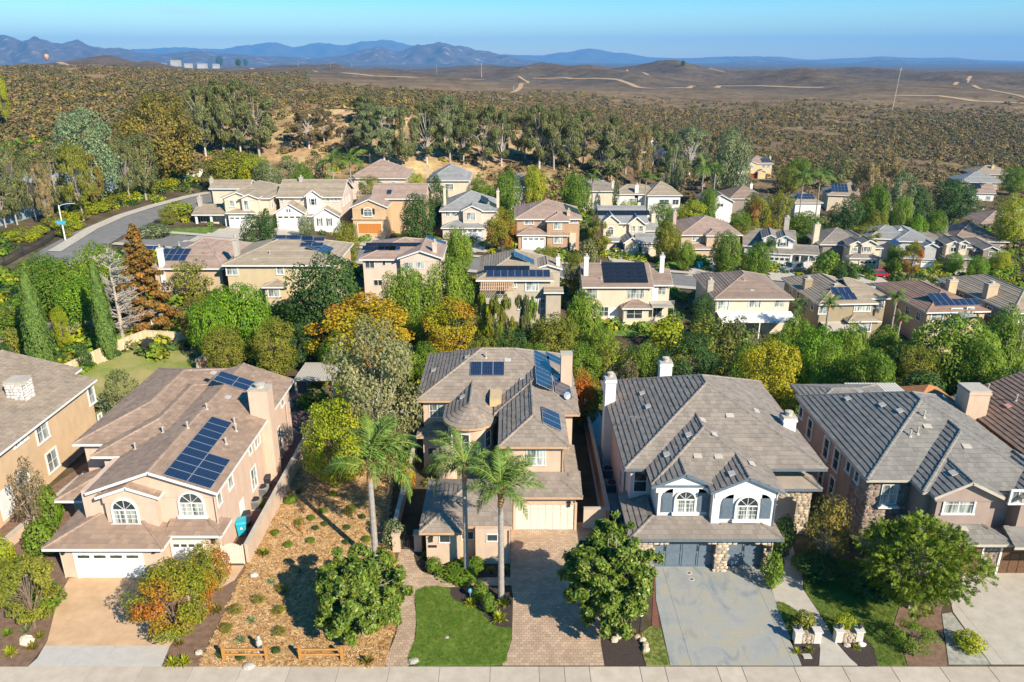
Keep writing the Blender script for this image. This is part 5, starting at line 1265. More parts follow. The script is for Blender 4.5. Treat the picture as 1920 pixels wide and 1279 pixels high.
h.garage(-3.5, 520, 404, 566, 425, M_white, 4, 8); h.wp('f', -1, 583, 373, 590, 384, 'trim', True)
for a in ((525, 371, 531, 378), (563, 371, 569, 378), (612, 371, 618, 378), (627, 371, 633, 378)): h.wp('f', 0, *a, 'trim')
def sh(h, pl, L):
    for (a, b2, c, d2) in L:
        p = h.L('f', pl, a, b2); q = h.L('f', pl, c, d2); m = MB(); m.box(p.x, q.x, pl - .06, pl - .01, q.z, p.z); m.build('shutter', M_dark, h.root)
sh(h, -1, ((580, 372, 583, 384), (590.5, 372, 593.5, 384))); sh(h, -2.2, ((594, 409, 597, 423), (602, 409, 605, 423), (612, 409, 615, 423), (620, 409, 623, 423))); sh(h, -3.5, ((537, 392, 540, 398), (542, 392, 545, 398)))
h.wp('f', -2.2, 597.5, 409, 601.5, 422, 'plain'); h.wp('f', -2.2, 615.5, 409, 619.5, 422, 'plain')
for y in (2, 5, 8): h.win('r', h.w / 2, y, 4.4, .9, 1.2)
chimp(h, 559, 568, 333, 346, 4.5, 1.2, M_conc); fin(h)
h = mid('orange-tan house with natural wood garage door and arched window under a broad gable', 700, 795, 372, 160, 10, 'orange', 'pinkbrown', 'x', ('gable', 'gable'), .42, hw=6)
gab(h, 660, 724, 388, -6, .42, 12); h.garage(-6, 671, 419, 716, 435, M_orange, 4, 6, lite=False); p = h.L('f', -6, 690, 402); arch_window(h, -6, p.x, p.z - .3, p.z + .6, 1.5, dark=True)
sh(h, -6, ((677, 391, 682, 402), (698, 391, 703, 402))); h.W().box(h.L('f', -6, 660, 410).x, h.L('f', -6, 724, 410).x, -6.25, -5.95, 2.75, 3.0); h.solar(h.r['f'], 730, 361, 1, 1); fin(h)
h = mid('grey-roofed house with twin chimneys and white garage door between two trees', 828, 929, 395, 161, 13, 'pinkbeige', 'grey', 'y', ('hip', 'hip'), .5, hw=6)
gab(h, 868, 902, 394, -1.2, .45, 4); lowr(h, 830, 908, 427, -2.5, .38); h.garage(-2.5, 867, 430, 905, 451, M_white, 4, 8)
for a in ((874, 398, 890, 412), (836, 398, 843, 405), (848, 398, 855, 405)): h.wp('f', -1.2 if a[0] > 860 else 0, *a, 'trim')
chimp(h, 830, 837, 353, 378, 3, 1.2, MATS['stucco_cream']); chimp(h, 930, 937, 358, 386, 3, 1.2, MATS['stucco_cream']); h.solar(h.r['r'], 908, 375, 6, 1, black=True); h.solar(h.r['r'], 925, 385, 4, 1, black=True); fin(h)
h = mid('brown house with tan hip roof and white panelled garage door, behind the orange-green tree', 969, 1087, 410, 158, 13, 'brown', 'pinkbrown', 'y', ('hip', 'hip'), .4, hw=6)
gab(h, 1026, 1066, 414, -2, .42, 6, hip=True); lowr(h, 972, 1024, 440, -3, .4); h.garage(-3, 980, 445, 1021, 466, M_white, 4, 8); lowr(h, 1026, 1064, 441, -2.8, .3, back=-2)
for a, pl in (((983, 412, 1000, 420), 0), ((1039, 416, 1052, 430), -2), ((1039, 444, 1053, 456), -2.8), ((1068, 410, 1082, 418), 0), ((1015, 414, 1020, 420), 0)): h.wp('f', pl, *a, 'trim')
h.W(MATS['stucco_cream']).box(h.L('f', -.3, 1068, 430).x, h.L('f', -.3, 1080, 430).x, -.6, -.02, -2, 3); chimp(h, 1062, 1070, 395, 412, .5, 1.1, MATS['stucco_tan']); h.solar(h.r['r'], 1072, 393, 6, 2, black=True); fin(h)
h = mid('cream house with grey cross-gabled roof and small stone cottage wing with arched door', 1128, 1211, 418, 163, 10, 'cream', 'grey', 'x', ('gable', 'gable'), .5, hw=6.2)
gab(h, 1132, 1160, 416, -1, .8, 5); gab(h, 1180, 1207, 419, -.6, .8, 5); p = h.L('f', 3, 1207, 432); q = h.L('f', 3, 1232, 432); h.vol(p.x, q.x, 3, 10, -4, p.z); h.roof(p.x - 1, q.x + .4, 2.6, 10, p.z, .5, 'x', ('gable', 'gable'))
gab(h, 1172, 1197, 455, -5.2, .7, 6); p = h.L('f', -4.6, 1197, 455); q = h.L('f', -4.6, 1231, 455); h.vol(p.x, q.x, -4.6, 0, -4, p.z - .05); h.roof(p.x - .5, q.x + .4, -5, 0, p.z, .6, 'x', ('gable', 'gable'))
pp = h.L('f', -5.2, 1196, 470); arch_window(h, -4.62, h.L('f', -4.62, 1197, 465).x, 0, 2.2, 1.4, dark=True)
p = h.L('f', -1, 1145, 430); arch_window(h, -1, p.x, 3.9, 5.0, 1.1, dark=True)
for a in ((1186, 424, 1191, 434), (1199, 424, 1205, 434)): h.wp('f', -.6, *a, 'trim')
h.wp('f', -4.6, 1218, 456, 1226, 464, 'trim'); m = MB(); a = h.L('f', -1.05, 1136, 455); b = h.L('f', -1.05, 1166, 455); m.box(a.x, b.x, -1.1, -1.02, -2, 2.4); m.build('open_garage_shade', M_dark, h.root); lowr(h, 1134, 1168, 452, -2.2, .3, False, False, back=-1.1)  # dark slab stands for the shade inside the open garage
h.solar(h.r['f'], 1169, 400, 11, 1, land=False, black=True); chimp(h, 1221, 1230, 401, 415, 5, 1.1, MATS['stucco_cream']); chimp(h, 1157, 1163, 374, 388, 8, 1.0, MATS['stucco_cream']); fin(h)
h = mid('brown two-storey house with broad tan hip roof, slender chimney and teal bin', 1278, 1388, 440, 165, 14, 'tan', 'pinkbrown', 'y', ('hip', 'hip'), .4, hw=6.2)
gab(h, 1326, 1352, 441, -1.5, .4, 5, hip=True); lowr(h, 1296, 1336, 466, -2, .3); h.wp('f', 0, 1298, 441, 1312, 451, 'trim'); h.wp('f', 0, 1366, 441, 1376, 451, 'trim')
chimp(h, 1262, 1269, 398, 418, 4, 1.2, MATS['stucco_tan']); h.door('f', -1.96, h.L('f', -2, 1325, 482).x, -1.5, 1.6, 2.6, M_brown); fin(h)
h = mid('white and grey house with twin little gables, white garage door and long front porch', 1400, 1486, 462, 164, 13, 'white', 'taupe', 'x', ('gable', 'gable'), .34, rz=R(-14), hw=6)
gab(h, 1432, 1458, 447, -2, .5, 8); gab(h, 1456, 1488, 450, -3.2, .5, 6); h.wp('f', -2, 1440, 449, 1447, 459, 'trim', True); h.wp('f', -3.2, 1464, 449, 1473, 461, 'trim', True); sh(h, -3.2, ((1460, 449, 1463.5, 462), (1473.5, 449, 1477, 462)))
lowr(h, 1437, 1484, 475, -5.0, .3, False, False, back=-3.2); h.garage(-5.0, 1443, 479, 1479, 500, M_white, 4, 8)
p = h.L('f', -4.6, 1485, 475); q = h.L('f', -4.6, 1534, 474); h.vol(p.x, q.x - .5, -2.5, 2, -4, p.z - .1); h.roof(p.x - .2, q.x + .3, -5, 2, p.z, .34, 'x', ('gable', 'gable')); m = MB()
for t in (0, .33, .66, 1): m.box(p.x + (q.x - p.x) * t - .15, p.x + (q.x - p.x) * t + .15, -4.8, -4.5, -3, p.z - .1)
m.build('porch_post', M_white, h.root); h.wp('f', -2.5, 1492, 481, 1502, 491, 'trim', True); h.wp('f', -2.5, 1512, 481, 1528, 490, 'trim', True); chimp(h, 1470, 1480, 408, 436, 9, 1.4, M_conc); fin(h)
h = mid('cream house with brown hip roof and twin small gables beside the red car', 1592, 1650, 464, 166, 14, 'cream', 'taupe', 'y', ('hip', 'hip'), .44, rz=R(-3), hw=6.2)
h.vol(-h.w / 2 - 4.5, -h.w / 2, 3, 14, -4, 6.1, stucco('stucco_greybrown', WALLS['greybrown'])); h.roof(-h.w / 2 - 5.5, 2, 2.5, 14.5, 6.2, .44, 'x', ('hip', 'hip'))  # left wing of the cream house, its shade put into a darker stucco
gab(h, 1595, 1617, 458, -1.4, .5, 4); gab(h, 1617, 1643, 457, -2, .5, 4); h.wp('f', -2, 1620, 463, 1630, 472, 'trim'); h.wp('f', -1.4, 1600, 465, 1606, 472, 'trim'); sh(h, -2, ((1617.5, 463, 1619.5, 472), (1630.5, 463, 1632.5, 472)))
lowr(h, 1594, 1650, 484, -3.4, .3, True, True, back=-1.5); h.garage(-3.4, 1613, 487, 1640, 507, MATS['stucco_cream'], 4, 6)
for y in (4, 7, 10): h.win('l', -h.w / 2 - 4.5, y, 4.2, 1, 1.3)
chimp(h, 1527, 1538, 421, 443, 5, 1.4, MATS['stucco_cream']); fin(h)
h = mid('grey house with greenish-grey roof and arched porch behind the young autumn tree', 1684, 1745, 452, 172, 14, 'grey', 'grey', 'y', ('hip', 'hip'), .36, rz=R(-8), hw=5.6)
h.vol(-h.w / 2 - 5, -h.w / 2, 2, 13, -4, 5.5); h.roof(-h.w / 2 - 6, 1, 1.5, 13.5, 5.6, .34, 'x'); gab(h, 1735, 1757, 462, -3, .5, 4); lowr(h, 1690, 1750, 484, -3, .3); h.wp('f', 0, 1700, 460, 1712, 470, 'trim'); h.garage(-3, 1728, 490, 1746, 505, M_white)
h.solar(h.r['l'], 1678, 456, 5, 1); chimp(h, 1684, 1692, 430, 443, 6, 1.2, M_white); fin(h)
h = mid('taupe house with white twin front gables and solar squares, right of the arched-porch house', 1760, 1816, 462, 178, 14, 'greybrown', 'taupe', 'y', ('hip', 'hip'), .36, rz=R(-8), hw=5.8)
h.vol(-h.w / 2 - 6, -h.w / 2, 2, 13, -4, 5.7); h.roof(-h.w / 2 - 7, 1, 1.5, 13.5, 5.8, .36, 'x'); gab(h, 1776, 1800, 458, -2, .5, 5, mat=MATS['stucco_cream']); gab(h, 1800, 1815, 455, -2.6, .5, 5, mat=MATS['stucco_cream'])
h.wp('f', -2, 1783, 464, 1792, 472, 'trim', True); h.wp('f', -2.6, 1803, 459, 1810, 467, 'trim', True); lowr(h, 1776, 1820, 484, -3.6, .3); chimp(h, 1721, 1727, 433, 446, 7, 1.2); chimp(h, 1695, 1702, 430, 440, 9, 1.2); h.solar(h.r['f'], 1782, 447, 3, 1, black=True); h.solar(h.r['l'], 1737, 445, 3, 2, black=True); fin(h)
h = mid('small gabled taupe house at the far end of the row before the young street trees', 1830, 1880, 470, 186, 12, 'greybrown', 'taupe', 'y', ('hip', 'hip'), .36, rz=R(-8), hw=5.2); gab(h, 1845, 1872, 468, -2, .45, 5); h.wp('f', -2, 1855, 472, 1864, 480, 'trim'); fin(h)
h = mid('long dark-walled house with brown hip roof and two chimneys, nearest of the right cluster', 1790, 1885, 452, 205, 16, 'greybrown', 'brown', 'x', ('hip', 'hip'), .42, rz=R(-6), hw=5.6)
for t in (-6, -2, 2, 6): h.win('f', 0, t, 3.8, 1.2, 1.3)
chimp(h, 1809, 1817, 425, 439, 6, 1.4); chimp(h, 1770, 1777, 427, 440, 6, 1.4); fin(h)
h = mid('pinkish brown roofed house behind the long dark-walled house, right edge', 1836, 1960, 428, 235, 18, 'tan', 'pinkbrown', 'x', ('hip', 'hip'), .42, rz=R(-6), hw=5.4); h.win('f', 0, 0, 3.6, 1.5, 1.2); h.solar(h.r['f'], 1850, 424, 4, 1); fin(h)
h = mid('brown roofed house at the top of the right-hand cluster with two small chimneys', 1780, 1880, 412, 262, 18, 'tan', 'brown', 'x', ('hip', 'hip'), .42, rz=R(-6), hw=5.4); chimp(h, 1819, 1824, 394, 404, 5, 1.4); chimp(h, 1840, 1846, 393, 405, 4, 1.4); fin(h)

# fourth row, on the slope and beyond
h = mid('low house with brown hip roof and white eaves below the bare hillside', 657, 759, 334, 192, 14, 'pinkbeige', 'pinkbrown', 'x', ('hip', 'hip'), .5, hw=3.4); chimp(h, 725, 731, 304, 316, 8, 1.3, M_conc)
for t in (-4, 1, 4): h.win('f', 0, t, 1.8, 1.4, 1.2)
fin(h)
h = mid('house with grey pyramid roof and left chimney under the tall eucalyptus', 805, 878, 338, 192, 13, 'cream', 'grey', 'y', ('hip', 'hip'), .55, hw=3.4); chimp(h, 798, 805, 311, 328, 4, 1.3, MATS['stucco_tan']); h.win('f', 0, 0, 1.8, 2, 1.3); fin(h)
h = mid('pale two-storey house half hidden by young green trees', 938, 1010, 350, 196, 12, 'pinkbeige', 'dark', 'x', ('hip', 'hip'), .4, hw=6)
for t in (-3, 0, 3): h.win('f', 0, t, 4.6, 1.4, 1.3)
h.win('f', 0, -2, 1.6, 2.2, 1.4); fin(h)
h = mid('tan roofed low house with pale chimney behind the feathery deep green tree', 1080, 1152, 358, 205, 12, 'cream', 'taupe', 'x', ('hip', 'hip'), .4, hw=4); chimp(h, 1146, 1152, 340, 362, 1, 1.3, MATS['stucco_cream']); fin(h)
h = mid('white house with tan hip roof and wide windows on the slope', 1216, 1276, 366, 214, 13, 'white', 'tan', 'x', ('hip', 'hip'), .42, hw=4.5); h.vol(-h.w / 2 - 9, -h.w / 2, 2, 11, -3, 4.4); h.roof(-h.w / 2 - 10, 0, 1.5, 11.5, 4.5, .4, 'x'); h.win('f', 0, 0, 2.6, 2.6, 1.3, dark=True); h.win('f', 0, 3.2, 2.6, 1.6, 1.3, dark=True); h.win('f', 2, -h.w / 2 - 4, 2.6, 2, 1.2); chimp(h, 1190, 1198, 347, 364, 2, 1.3, M_white); fin(h)
h = mid('white gabled house beside the brown roof above the street trees', 1328, 1374, 378, 222, 12, 'white', 'taupe', 'y', ('gable', 'gable'), .5, hw=5.4); h.win('f', 0, 0, 4.6, 1.8, 1.2, dark=True); h.win('f', 0, -2, 1.6, 1.4, 1.2); fin(h)
h = mid('dark-walled house with brown roof behind the orange tree', 1370, 1438, 372, 232, 13, 'greybrown', 'brown', 'x', ('hip', 'hip'), .42, hw=5); h.win('f', 0, 0, 3.4, 1.6, 1.2); chimp(h, 1406, 1412, 345, 353, 5, 1.3, M_white); fin(h)
h = mid('yellow two-storey house with red garage door near the scrub edge', 1404, 1448, 307, 330, 12, 'yellow', 'pinkbrown', 'x', ('hip', 'hip'), .42, hw=6.4)
gab(h, 1402, 1420, 307, -1.5, .4, 5); gab(h, 1422, 1436, 322, -3, .4, 4); h.wp('f', -1.5, 1407, 310, 1413, 316, 'trim'); h.wp('f', 0, 1430, 309, 1435, 315, 'trim'); h.wp('f', 0, 1439, 309, 1444, 315, 'trim'); p = h.L('f', -1.55, 1412, 330); m = MB(); m.box(p.x - 2.4, p.x + 2.4, -1.62, -1.52, 0, 2.5); m.build('garage_door', mk('red_brown_door', (.22, .06, .03)), h.root)
h.solar(h.r['f'], 1436, 301, 4, 2); chimp(h, 1442, 1446, 294, 301, 4, 1.4); fin(h)
h = mid('white gabled outbuilding left of the yellow house', 1384, 1400, 312, 325, 10, 'white', 'grey', 'y', ('gable', 'gable'), .5, hw=5); fin(h)
h = mid('tan house with one blue solar array in front of the yellow house', 1366, 1398, 341, 268, 12, 'cream', 'pinkbrown', 'x', ('hip', 'hip'), .4, hw=3.4); h.solar(h.r['f'], 1391, 333, 5, 2); fin(h)
h = mid('cream house whose tan roof is half covered by blue solar panels', 1556, 1606, 366, 250, 14, 'cream', 'tan', 'x', ('hip', 'gable'), .42, rz=R(-14), hw=4.6); h.solar(h.r['f'], 1574, 353, 5, 3); h.solar(h.r['f'], 1600, 353, 1, 2, black=True); h.win('f', 0, 4, 2.6, 1.2, 1.2); fin(h)
h = mid('white house with pale blue solar roof behind two queen palms', 1492, 1540, 380, 236, 12, 'white', 'tan', 'x', ('hip', 'hip'), .36, hw=4); h.solar(h.r['f'], 1510, 369, 5, 2); fin(h)
h = mid('pale blue-white house with grey roof in the far right cluster', 1826, 1862, 362, 285, 12, 'white', 'pinkbrown', 'x', ('hip', 'gable'), .42, rz=R(-14), hw=4.8); h.win('f', 0, -2, 3, 1.2, 1.2); h.win('f', 0, 2, 3, 1.2, 1.2); h.solar(h.r['f'], 1830, 349, 3, 2, black=True); fin(h)
h = mid('grey roofed house behind the pale blue-white house, far right', 1806, 1884, 342, 312, 14, 'tan', 'grey', 'x', ('hip', 'hip'), .42, rz=R(-10), hw=5); h.win('f', 0, 4, 3, 1.6, 1.3); fin(h)
h = mid('yellow house with tan roof at the far right edge of the suburb', 1830, 1900, 327, 350, 14, 'yellow', 'tan', 'x', ('hip', 'hip'), .42, rz=R(-10), hw=5.4); h.win('f', 0, 4, 3.4, 1.6, 1.3); chimp(h, 1859, 1864, 310, 322, 4, 1.5); fin(h)
h = mid('pale house with solar roof seen between eucalyptus trunks on the rise', 1184, 1222, 282, 345, 13, 'cream', 'grey', 'x', ('hip', 'hip'), .45, hw=6); gab(h, 1202, 1222, 285, -2, .45, 6)
for t in (-3, 0): h.win('f', 0, t, 4.4, 1.6, 1.4, dark=True)
h.solar(h.r['f'], 1198, 273, 4, 2); chimp(h, 1220, 1225, 264, 278, 3, 1.6, M_white); fin(h)
h = mid('second pale house on the rise, right of the solar-roofed one', 1240, 1268, 290, 345, 12, 'pinkbeige', 'grey', 'x', ('hip', 'hip'), .45, hw=6)
for t in (-2, 2): h.win('f', 0, t, 4.4, 1.4, 1.4, dark=True)
fin(h)
h = mid('small yellow-sided house low on the rise among the trunks', 1240, 1252, 308, 300, 9, 'yellow', 'grey', 'x', ('hip', 'hip'), .42, hw=4.5); h.solar(h.r['f'], 1247, 304, 3, 1); fin(h)
h = mid('dark roofed house at the far left of the second street behind the courts', 20, 66, 288, 265, 12, 'pinkbeige', 'taupe', 'x', ('gable', 'gable'), .5, hw=5); fin(h)
# ------------------------------------------------------------------ trees
def leaf_mesh(name, P, Nr, size, asp, mat, droop=0.0, seed=0, up=None):
    rg = np.random.default_rng(seed); n = len(P)
    Nr = Nr / np.maximum(1e-6, np.linalg.norm(Nr, axis=1))[:, None]
    t = rg.normal(size=(n, 3))
    if droop: t = t * (1 - droop) + np.array([0, 0, -1.6]) * droop
    if up is not None: t = t * .25 + up
    t -= Nr * np.sum(t * Nr, axis=1)[:, None]; t /= np.maximum(1e-6, np.linalg.norm(t, axis=1))[:, None]
    b = np.cross(Nr, t); s = np.asarray(size)[:, None] if hasattr(size, '__len__') else size * rg.uniform(.65, 1.3, (n, 1))
    v = np.empty((n, 4, 3)); v[:, 0] = P - t * s * asp * .5; v[:, 1] = P - b * s * .5 + t * s * .08; v[:, 2] = P + t * s * asp * .5 - Nr * s * .18; v[:, 3] = P + b * s * .5 + t * s * .08
    me = bpy.data.meshes.new(name); me.vertices.add(n * 4); me.vertices.foreach_set('co', v.reshape(-1).astype(np.float32))
    me.loops.add(n * 4); me.loops.foreach_set('vertex_index', np.arange(n * 4, dtype=np.int32))
    me.polygons.add(n); me.polygons.foreach_set('loop_start', np.arange(0, n * 4, 4, dtype=np.int32)); me.polygons.foreach_set('loop_total', np.full(n, 4, dtype=np.int32))
    me.materials.append(mat); me.update(calc_edges=True); return me
def lobe_leaves(lobes, n, rg, inner=.45, spread=.9, upb=.35, core=.72):
    L = np.array(lobes); ar = (L[:, 3] * L[:, 4]) ; k = rg.choice(len(L), size=n, p=ar / ar.sum())
    d = rg.normal(size=(n, 3)); d /= np.linalg.norm(d, axis=1)[:, None]
    r = 1 - inner * rg.random(n) ** 1.7
    P = L[k, :3] + d * L[k, 3:6] * r[:, None]
    keep = np.ones(n, bool)
    for j in range(len(L)):
        q = (P - L[j, :3]) / (L[j, 3:6] * core); keep &= ~((np.sum(q * q, axis=1) < 1) & (k != j))
    gd = P - np.array([L[:, 0].mean(), L[:, 1].mean(), L[:, 2].min() * .6 + L[:, 2].mean() * .4]); gd /= np.maximum(1e-6, np.linalg.norm(gd, axis=1))[:, None]
    Nr = d * .55 + gd * .6 + rg.normal(size=(n, 3)) * spread * .6 + np.array([0, 0, upb])
    return P[keep], Nr[keep]
KIND = {   # cb crown base, nl clumps, lr clump radius, n leaves, ls leaf size, asp, droop, shape
    'round': dict(cb=.06, nl=30, lr=.165, n=14000, ls=.021, asp=1.5, droop=0, zf=1.0),
    'soft': dict(cb=.05, nl=38, lr=.145, n=17000, ls=.0175, asp=2.4, droop=.65, zf=1.15),
    'autumn': dict(cb=.12, nl=46, lr=.12, n=14000, ls=.019, asp=1.4, droop=0, zf=.85),
    'dense': dict(cb=.06, nl=48, lr=.12, n=15000, ls=.0185, asp=1.3, droop=0, zf=.9),
    'tall': dict(cb=.16, nl=30, lr=.095, n=6800, ls=.0165, asp=3.0, droop=.6, zf=.6),
    'airy': dict(cb=.14, nl=46, lr=.095, n=7500, ls=.018, asp=2.4, droop=.45, zf=.75),
    'thin': dict(cb=.22, nl=16, lr=.15, n=2600, ls=.034, asp=2.6, droop=.6, zf=.5),
    'shrub': dict(cb=.0, nl=12, lr=.27, n=2600, ls=.055, asp=1.5, droop=0, zf=1.0),
    'wispy': dict(cb=.05, nl=30, lr=.12, n=2600, ls=.026, asp=1.8, droop=0, zf=1.0),
}
DEF_LEAF = leafm('leaf_green', (.05, .09, .018), (.09, .14, .03))
_tm = {}
def tree_meshes(kind, var):
    if (kind, var) in _tm: return _tm[(kind, var)]
    K = KIND[kind]; rg = random.Random('%s%d' % (kind, var)); nr = np.random.default_rng(abs(hash(kind)) % 1000 + var if False else sum(map(ord, kind)) * 7 + var)
    cb, lr = K['cb'], K['lr']; zc = (cb + 1) / 2; hz = (1 - cb) / 2; lobes = []; tries = 0
    while len(lobes) < K['nl'] and tries < 4000:
        tries += 1
        a = rg.uniform(0, 2 * math.pi); t = rg.random(); zz = rg.uniform(-1, 1)
        rad = math.sqrt(max(0, 1 - abs(zz) ** 2.2)) * (.42 + .58 * math.sqrt(t)); q = lr * rg.uniform(.75, 1.25)
        x = (.5 - q * .8) * rad * math.cos(a) * rg.uniform(.85, 1.12); y = (.5 - q * .8) * rad * math.sin(a) * rg.uniform(.85, 1.12); z = zc + zz * (hz - q * K['zf'] * .8)
        if any((x - l[0]) ** 2 + (y - l[1]) ** 2 + (z - l[2]) ** 2 < (q * .75) ** 2 for l in lobes): continue
        lobes.append((x, y, z, q, q * rg.uniform(.85, 1.15), q * K['zf'] * rg.uniform(.8, 1.1)))
    P, Nr = lobe_leaves(lobes, K['n'], nr)
    cm = leaf_mesh('crown', P, Nr, K['ls'], K['asp'], DEF_LEAF, K['droop'], var)
    t = MB(); bend = [(0, 0, -.06), (rg.uniform(-.01, .01), rg.uniform(-.01, .01), cb * .6 + .02), (rg.uniform(-.03, .03), rg.uniform(-.03, .03), cb + .12), (rg.uniform(-.03, .03), rg.uniform(-.03, .03), zc)]
    t.tube(bend, [.032, .024, .018, .009], 6)
    for (x, y, z, q, _, _) in lobes:
        s = rg.choice([1, 2]); b0 = Vector(bend[s]).lerp(Vector(bend[s + 1]), rg.random()); m = b0.lerp(Vector((x, y, z)), .5) + Vector((0, 0, rg.uniform(-.02, .04)))
        t.tube([b0, m, (x, y, z)], [.006, .004, .002], 4, cap=False)
    _tm[(kind, var)] = (cm, t.mesh('trunk', M_bark)); return _tm[(kind, var)]
LEAF = {
    'green': leafm('leaf_mid_green', (.065, .125, .013), (.115, .18, .02)), 'dark': leafm('leaf_dark_green', (.028, .065, .018), (.05, .10, .028)),
    'bright': leafm('leaf_bright_green', (.075, .16, .010), (.125, .215, .018)), 'olive': leafm('leaf_olive', (.105, .125, .018), (.175, .18, .03)),
    'lime': leafm('leaf_yellow_green', (.15, .20, .012), (.26, .27, .02)), 'yellow': leafm('leaf_yellow', (.22, .22, .012), (.30, .26, .015)),
    'orange': leafm('leaf_orange_mix', (.29, .13, .012), (.14, .17, .015), (.27, .21, .015), scale=.7), 'autumn': leafm('leaf_turning', (.26, .095, .015), (.085, .13, .015), (.15, .16, .015), scale=1.0),
    'gold': leafm('leaf_gold_green', (.24, .13, .012), (.14, .19, .015), (.22, .22, .015), scale=.7),
    'feather': leafm('leaf_feathery', (.07, .118, .012), (.125, .17, .02), var=.4),
    'redgreen': leafm('leaf_red_green', (.30, .075, .015), (.08, .12, .015), (.16, .14, .02), scale=1.2),
    'greygreen': leafm('leaf_grey_green', (.085, .12, .065), (.15, .18, .11)), 'euc': leafm('leaf_eucalyptus', (.080, .098, .045), (.135, .15, .07)), 'paleuc': leafm('leaf_pale_eucalyptus', (.13, .14, .075), (.19, .19, .11)), 'blue': leafm('leaf_blue_green', (.11, .17, .11), (.18, .24, .16)),
    'golden': leafm('leaf_golden_olive', (.10, .10, .028), (.19, .15, .035)), 'rust': leafm('leaf_rust', (.17, .075, .02), (.27, .13, .03), (.12, .10, .03)), 'brown': leafm('leaf_dry_brown', (.15, .125, .07), (.22, .18, .11)),
    'soft': leafm('leaf_soft_green', (.095, .16, .018), (.155, .22, .03)), 'purple': leafm('leaf_dull_purple', (.10, .085, .06), (.14, .12, .075)), 'cyp': leafm('leaf_cypress', (.065, .12, .028), (.10, .165, .045), var=.2),
}
GT = 'trees of the neighbourhood'
nvar = {}
def place_tree(kind, label, loc, w, hgt, leaf, bark=None, group=GT, rz=None, cat='tree', name=None, var=None):
    v = nvar.get(kind, 0); nvar[kind] = v + 1
    cm, tm_ = tree_meshes(kind, (v if var is None else var) % 3)
    r = thing(name or ('shrub' if kind == 'shrub' else 'tree'), label, cat, loc, (v * 2.4) % 6.28 if rz is None else rz, group); r.scale = (w, w, hgt)
    link('crown' if cat == 'tree' else 'foliage', cm, r, mat=LEAF[leaf]); link('trunk' if cat == 'tree' else 'stem', tm_, r, mat=bark or M_bark)
    return r
def tree(kind, label, px, top, wpx, Y=None, base=None, leaf='green', bark=None, group=GT, cat='tree', var=None, name=None):
    if base is not None:
        g = onterr(px if not isinstance(base, tuple) else base[0], base if not isinstance(base, tuple) else base[1]); Y = g.y
    t = uy(px, top, Y); z = terr(t.x, Y); hgt = max(.5, t.z - z); t.x = (px - CXP) / FPX * depth((0, Y, z + .6 * hgt)); w = wpx * depth((t.x, Y, z + hgt * .6)) / FPX
    return place_tree(kind, label, (t.x, Y, z), w, hgt, leaf, bark, group, None, cat, name, var)

# front yards
tree('autumn', 'orange and green autumn tree leaning over the tan driveway', 318, 1056, 158, Y=38.6, leaf='autumn', bark=M_bark)
tree('autumn', 'smaller red-tinged yellow-green tree in front of the single garage door', 388, 1016, 95, Y=42.3, leaf='autumn', bark=M_bark)
tree('airy', 'olive-yellow tree with bare pale limbs left of the tan driveway', 45, 1045, 135, Y=39.8, leaf='olive', bark=M_bark)
tree('shrub', 'dark green bush behind the bare-limbed tree left of the tan driveway', 72, 1108, 90, Y=41.5, leaf='green', cat='shrub')
tree('wispy', 'thin purplish young tree against the ochre wall', 52, 858, 68, Y=50, leaf='purple', bark=M_barkpale)
tree('shrub', 'green bush beside the thin purplish young tree', 92, 905, 50, Y=50.5, leaf='green', cat='shrub')
tree('shrub', 'clipped green mound below the ochre house wall', 75, 975, 60, Y=47.5, leaf='green', cat='shrub'); tree('shrub', 'yellow-green bush at the left edge by the ochre house', 5, 1008, 45, Y=45.5, leaf='lime', cat='shrub')
tree('wispy', 'grey-green wispy shrub behind the pink house on the dry lawn', 226, 690, 70, Y=69, leaf='euc', cat='shrub', name='shrub')
tree('dense', 'yellow-green tree in front of the grey eucalyptus beside the mulch lot', 628, 748, 150, Y=57, leaf='lime')
tree('dense', 'tall grey eucalyptus with thick white trunk between the pink and tan houses', 702, 590, 190, Y=61, leaf='paleuc', bark=M_barkwhite)
tree('wispy', 'olive crape myrtle beside the stone corner tower', 1555, 925, 98, Y=46.0, leaf='golden', bark=M_barkpale)
tree('shrub', 'dark green vine bush against the white shuttered house', 1470, 963, 48, Y=47.5, leaf='dark', cat='shrub'); tree('shrub', 'round clipped bush beside the small garage door', 1450, 1035, 46, Y=43.9, leaf='green', cat='shrub')
tree('shrub', 'dark ground shrubs under the olive crape myrtle', 1530, 1040, 90, Y=45, leaf='dark', cat='shrub')
tree('shrub', 'round bush behind the left low stone wall', 1507, 1147, 48, Y=39.6, leaf='olive', cat='shrub'); tree('shrub', 'round bush behind the right low stone wall', 1583, 1150, 42, Y=39.4, leaf='lime', cat='shrub')
tree('wispy', 'loose green bush under the bright feathery tree near the sidewalk', 1715, 1172, 90, Y=38.0, leaf='green', cat='shrub'); tree('shrub', 'dark shrubs in the shade left of the bright feathery tree', 1640, 1075, 110, Y=43.2, leaf='dark', cat='shrub')
tree('shrub', 'lime spiky mound on the flagstone strip', 1818, 1190, 60, Y=38.0, leaf='lime', cat='shrub')
for i, (px, top, w, Y) in enumerate(((812, 1046, 34, 45.6), (858, 1050, 24, 45.9), (893, 1046, 34, 45.8))): tree('shrub', ('leftmost', 'middle', 'rightmost')[i] + ' of the three clipped balls under the tan front wing', px, top, w, Y=Y, leaf='green', cat='shrub')
tree('shrub', 'low clipped hedge around the second palm base', 862, 1065, 85, Y=45.0, leaf='green', cat='shrub')
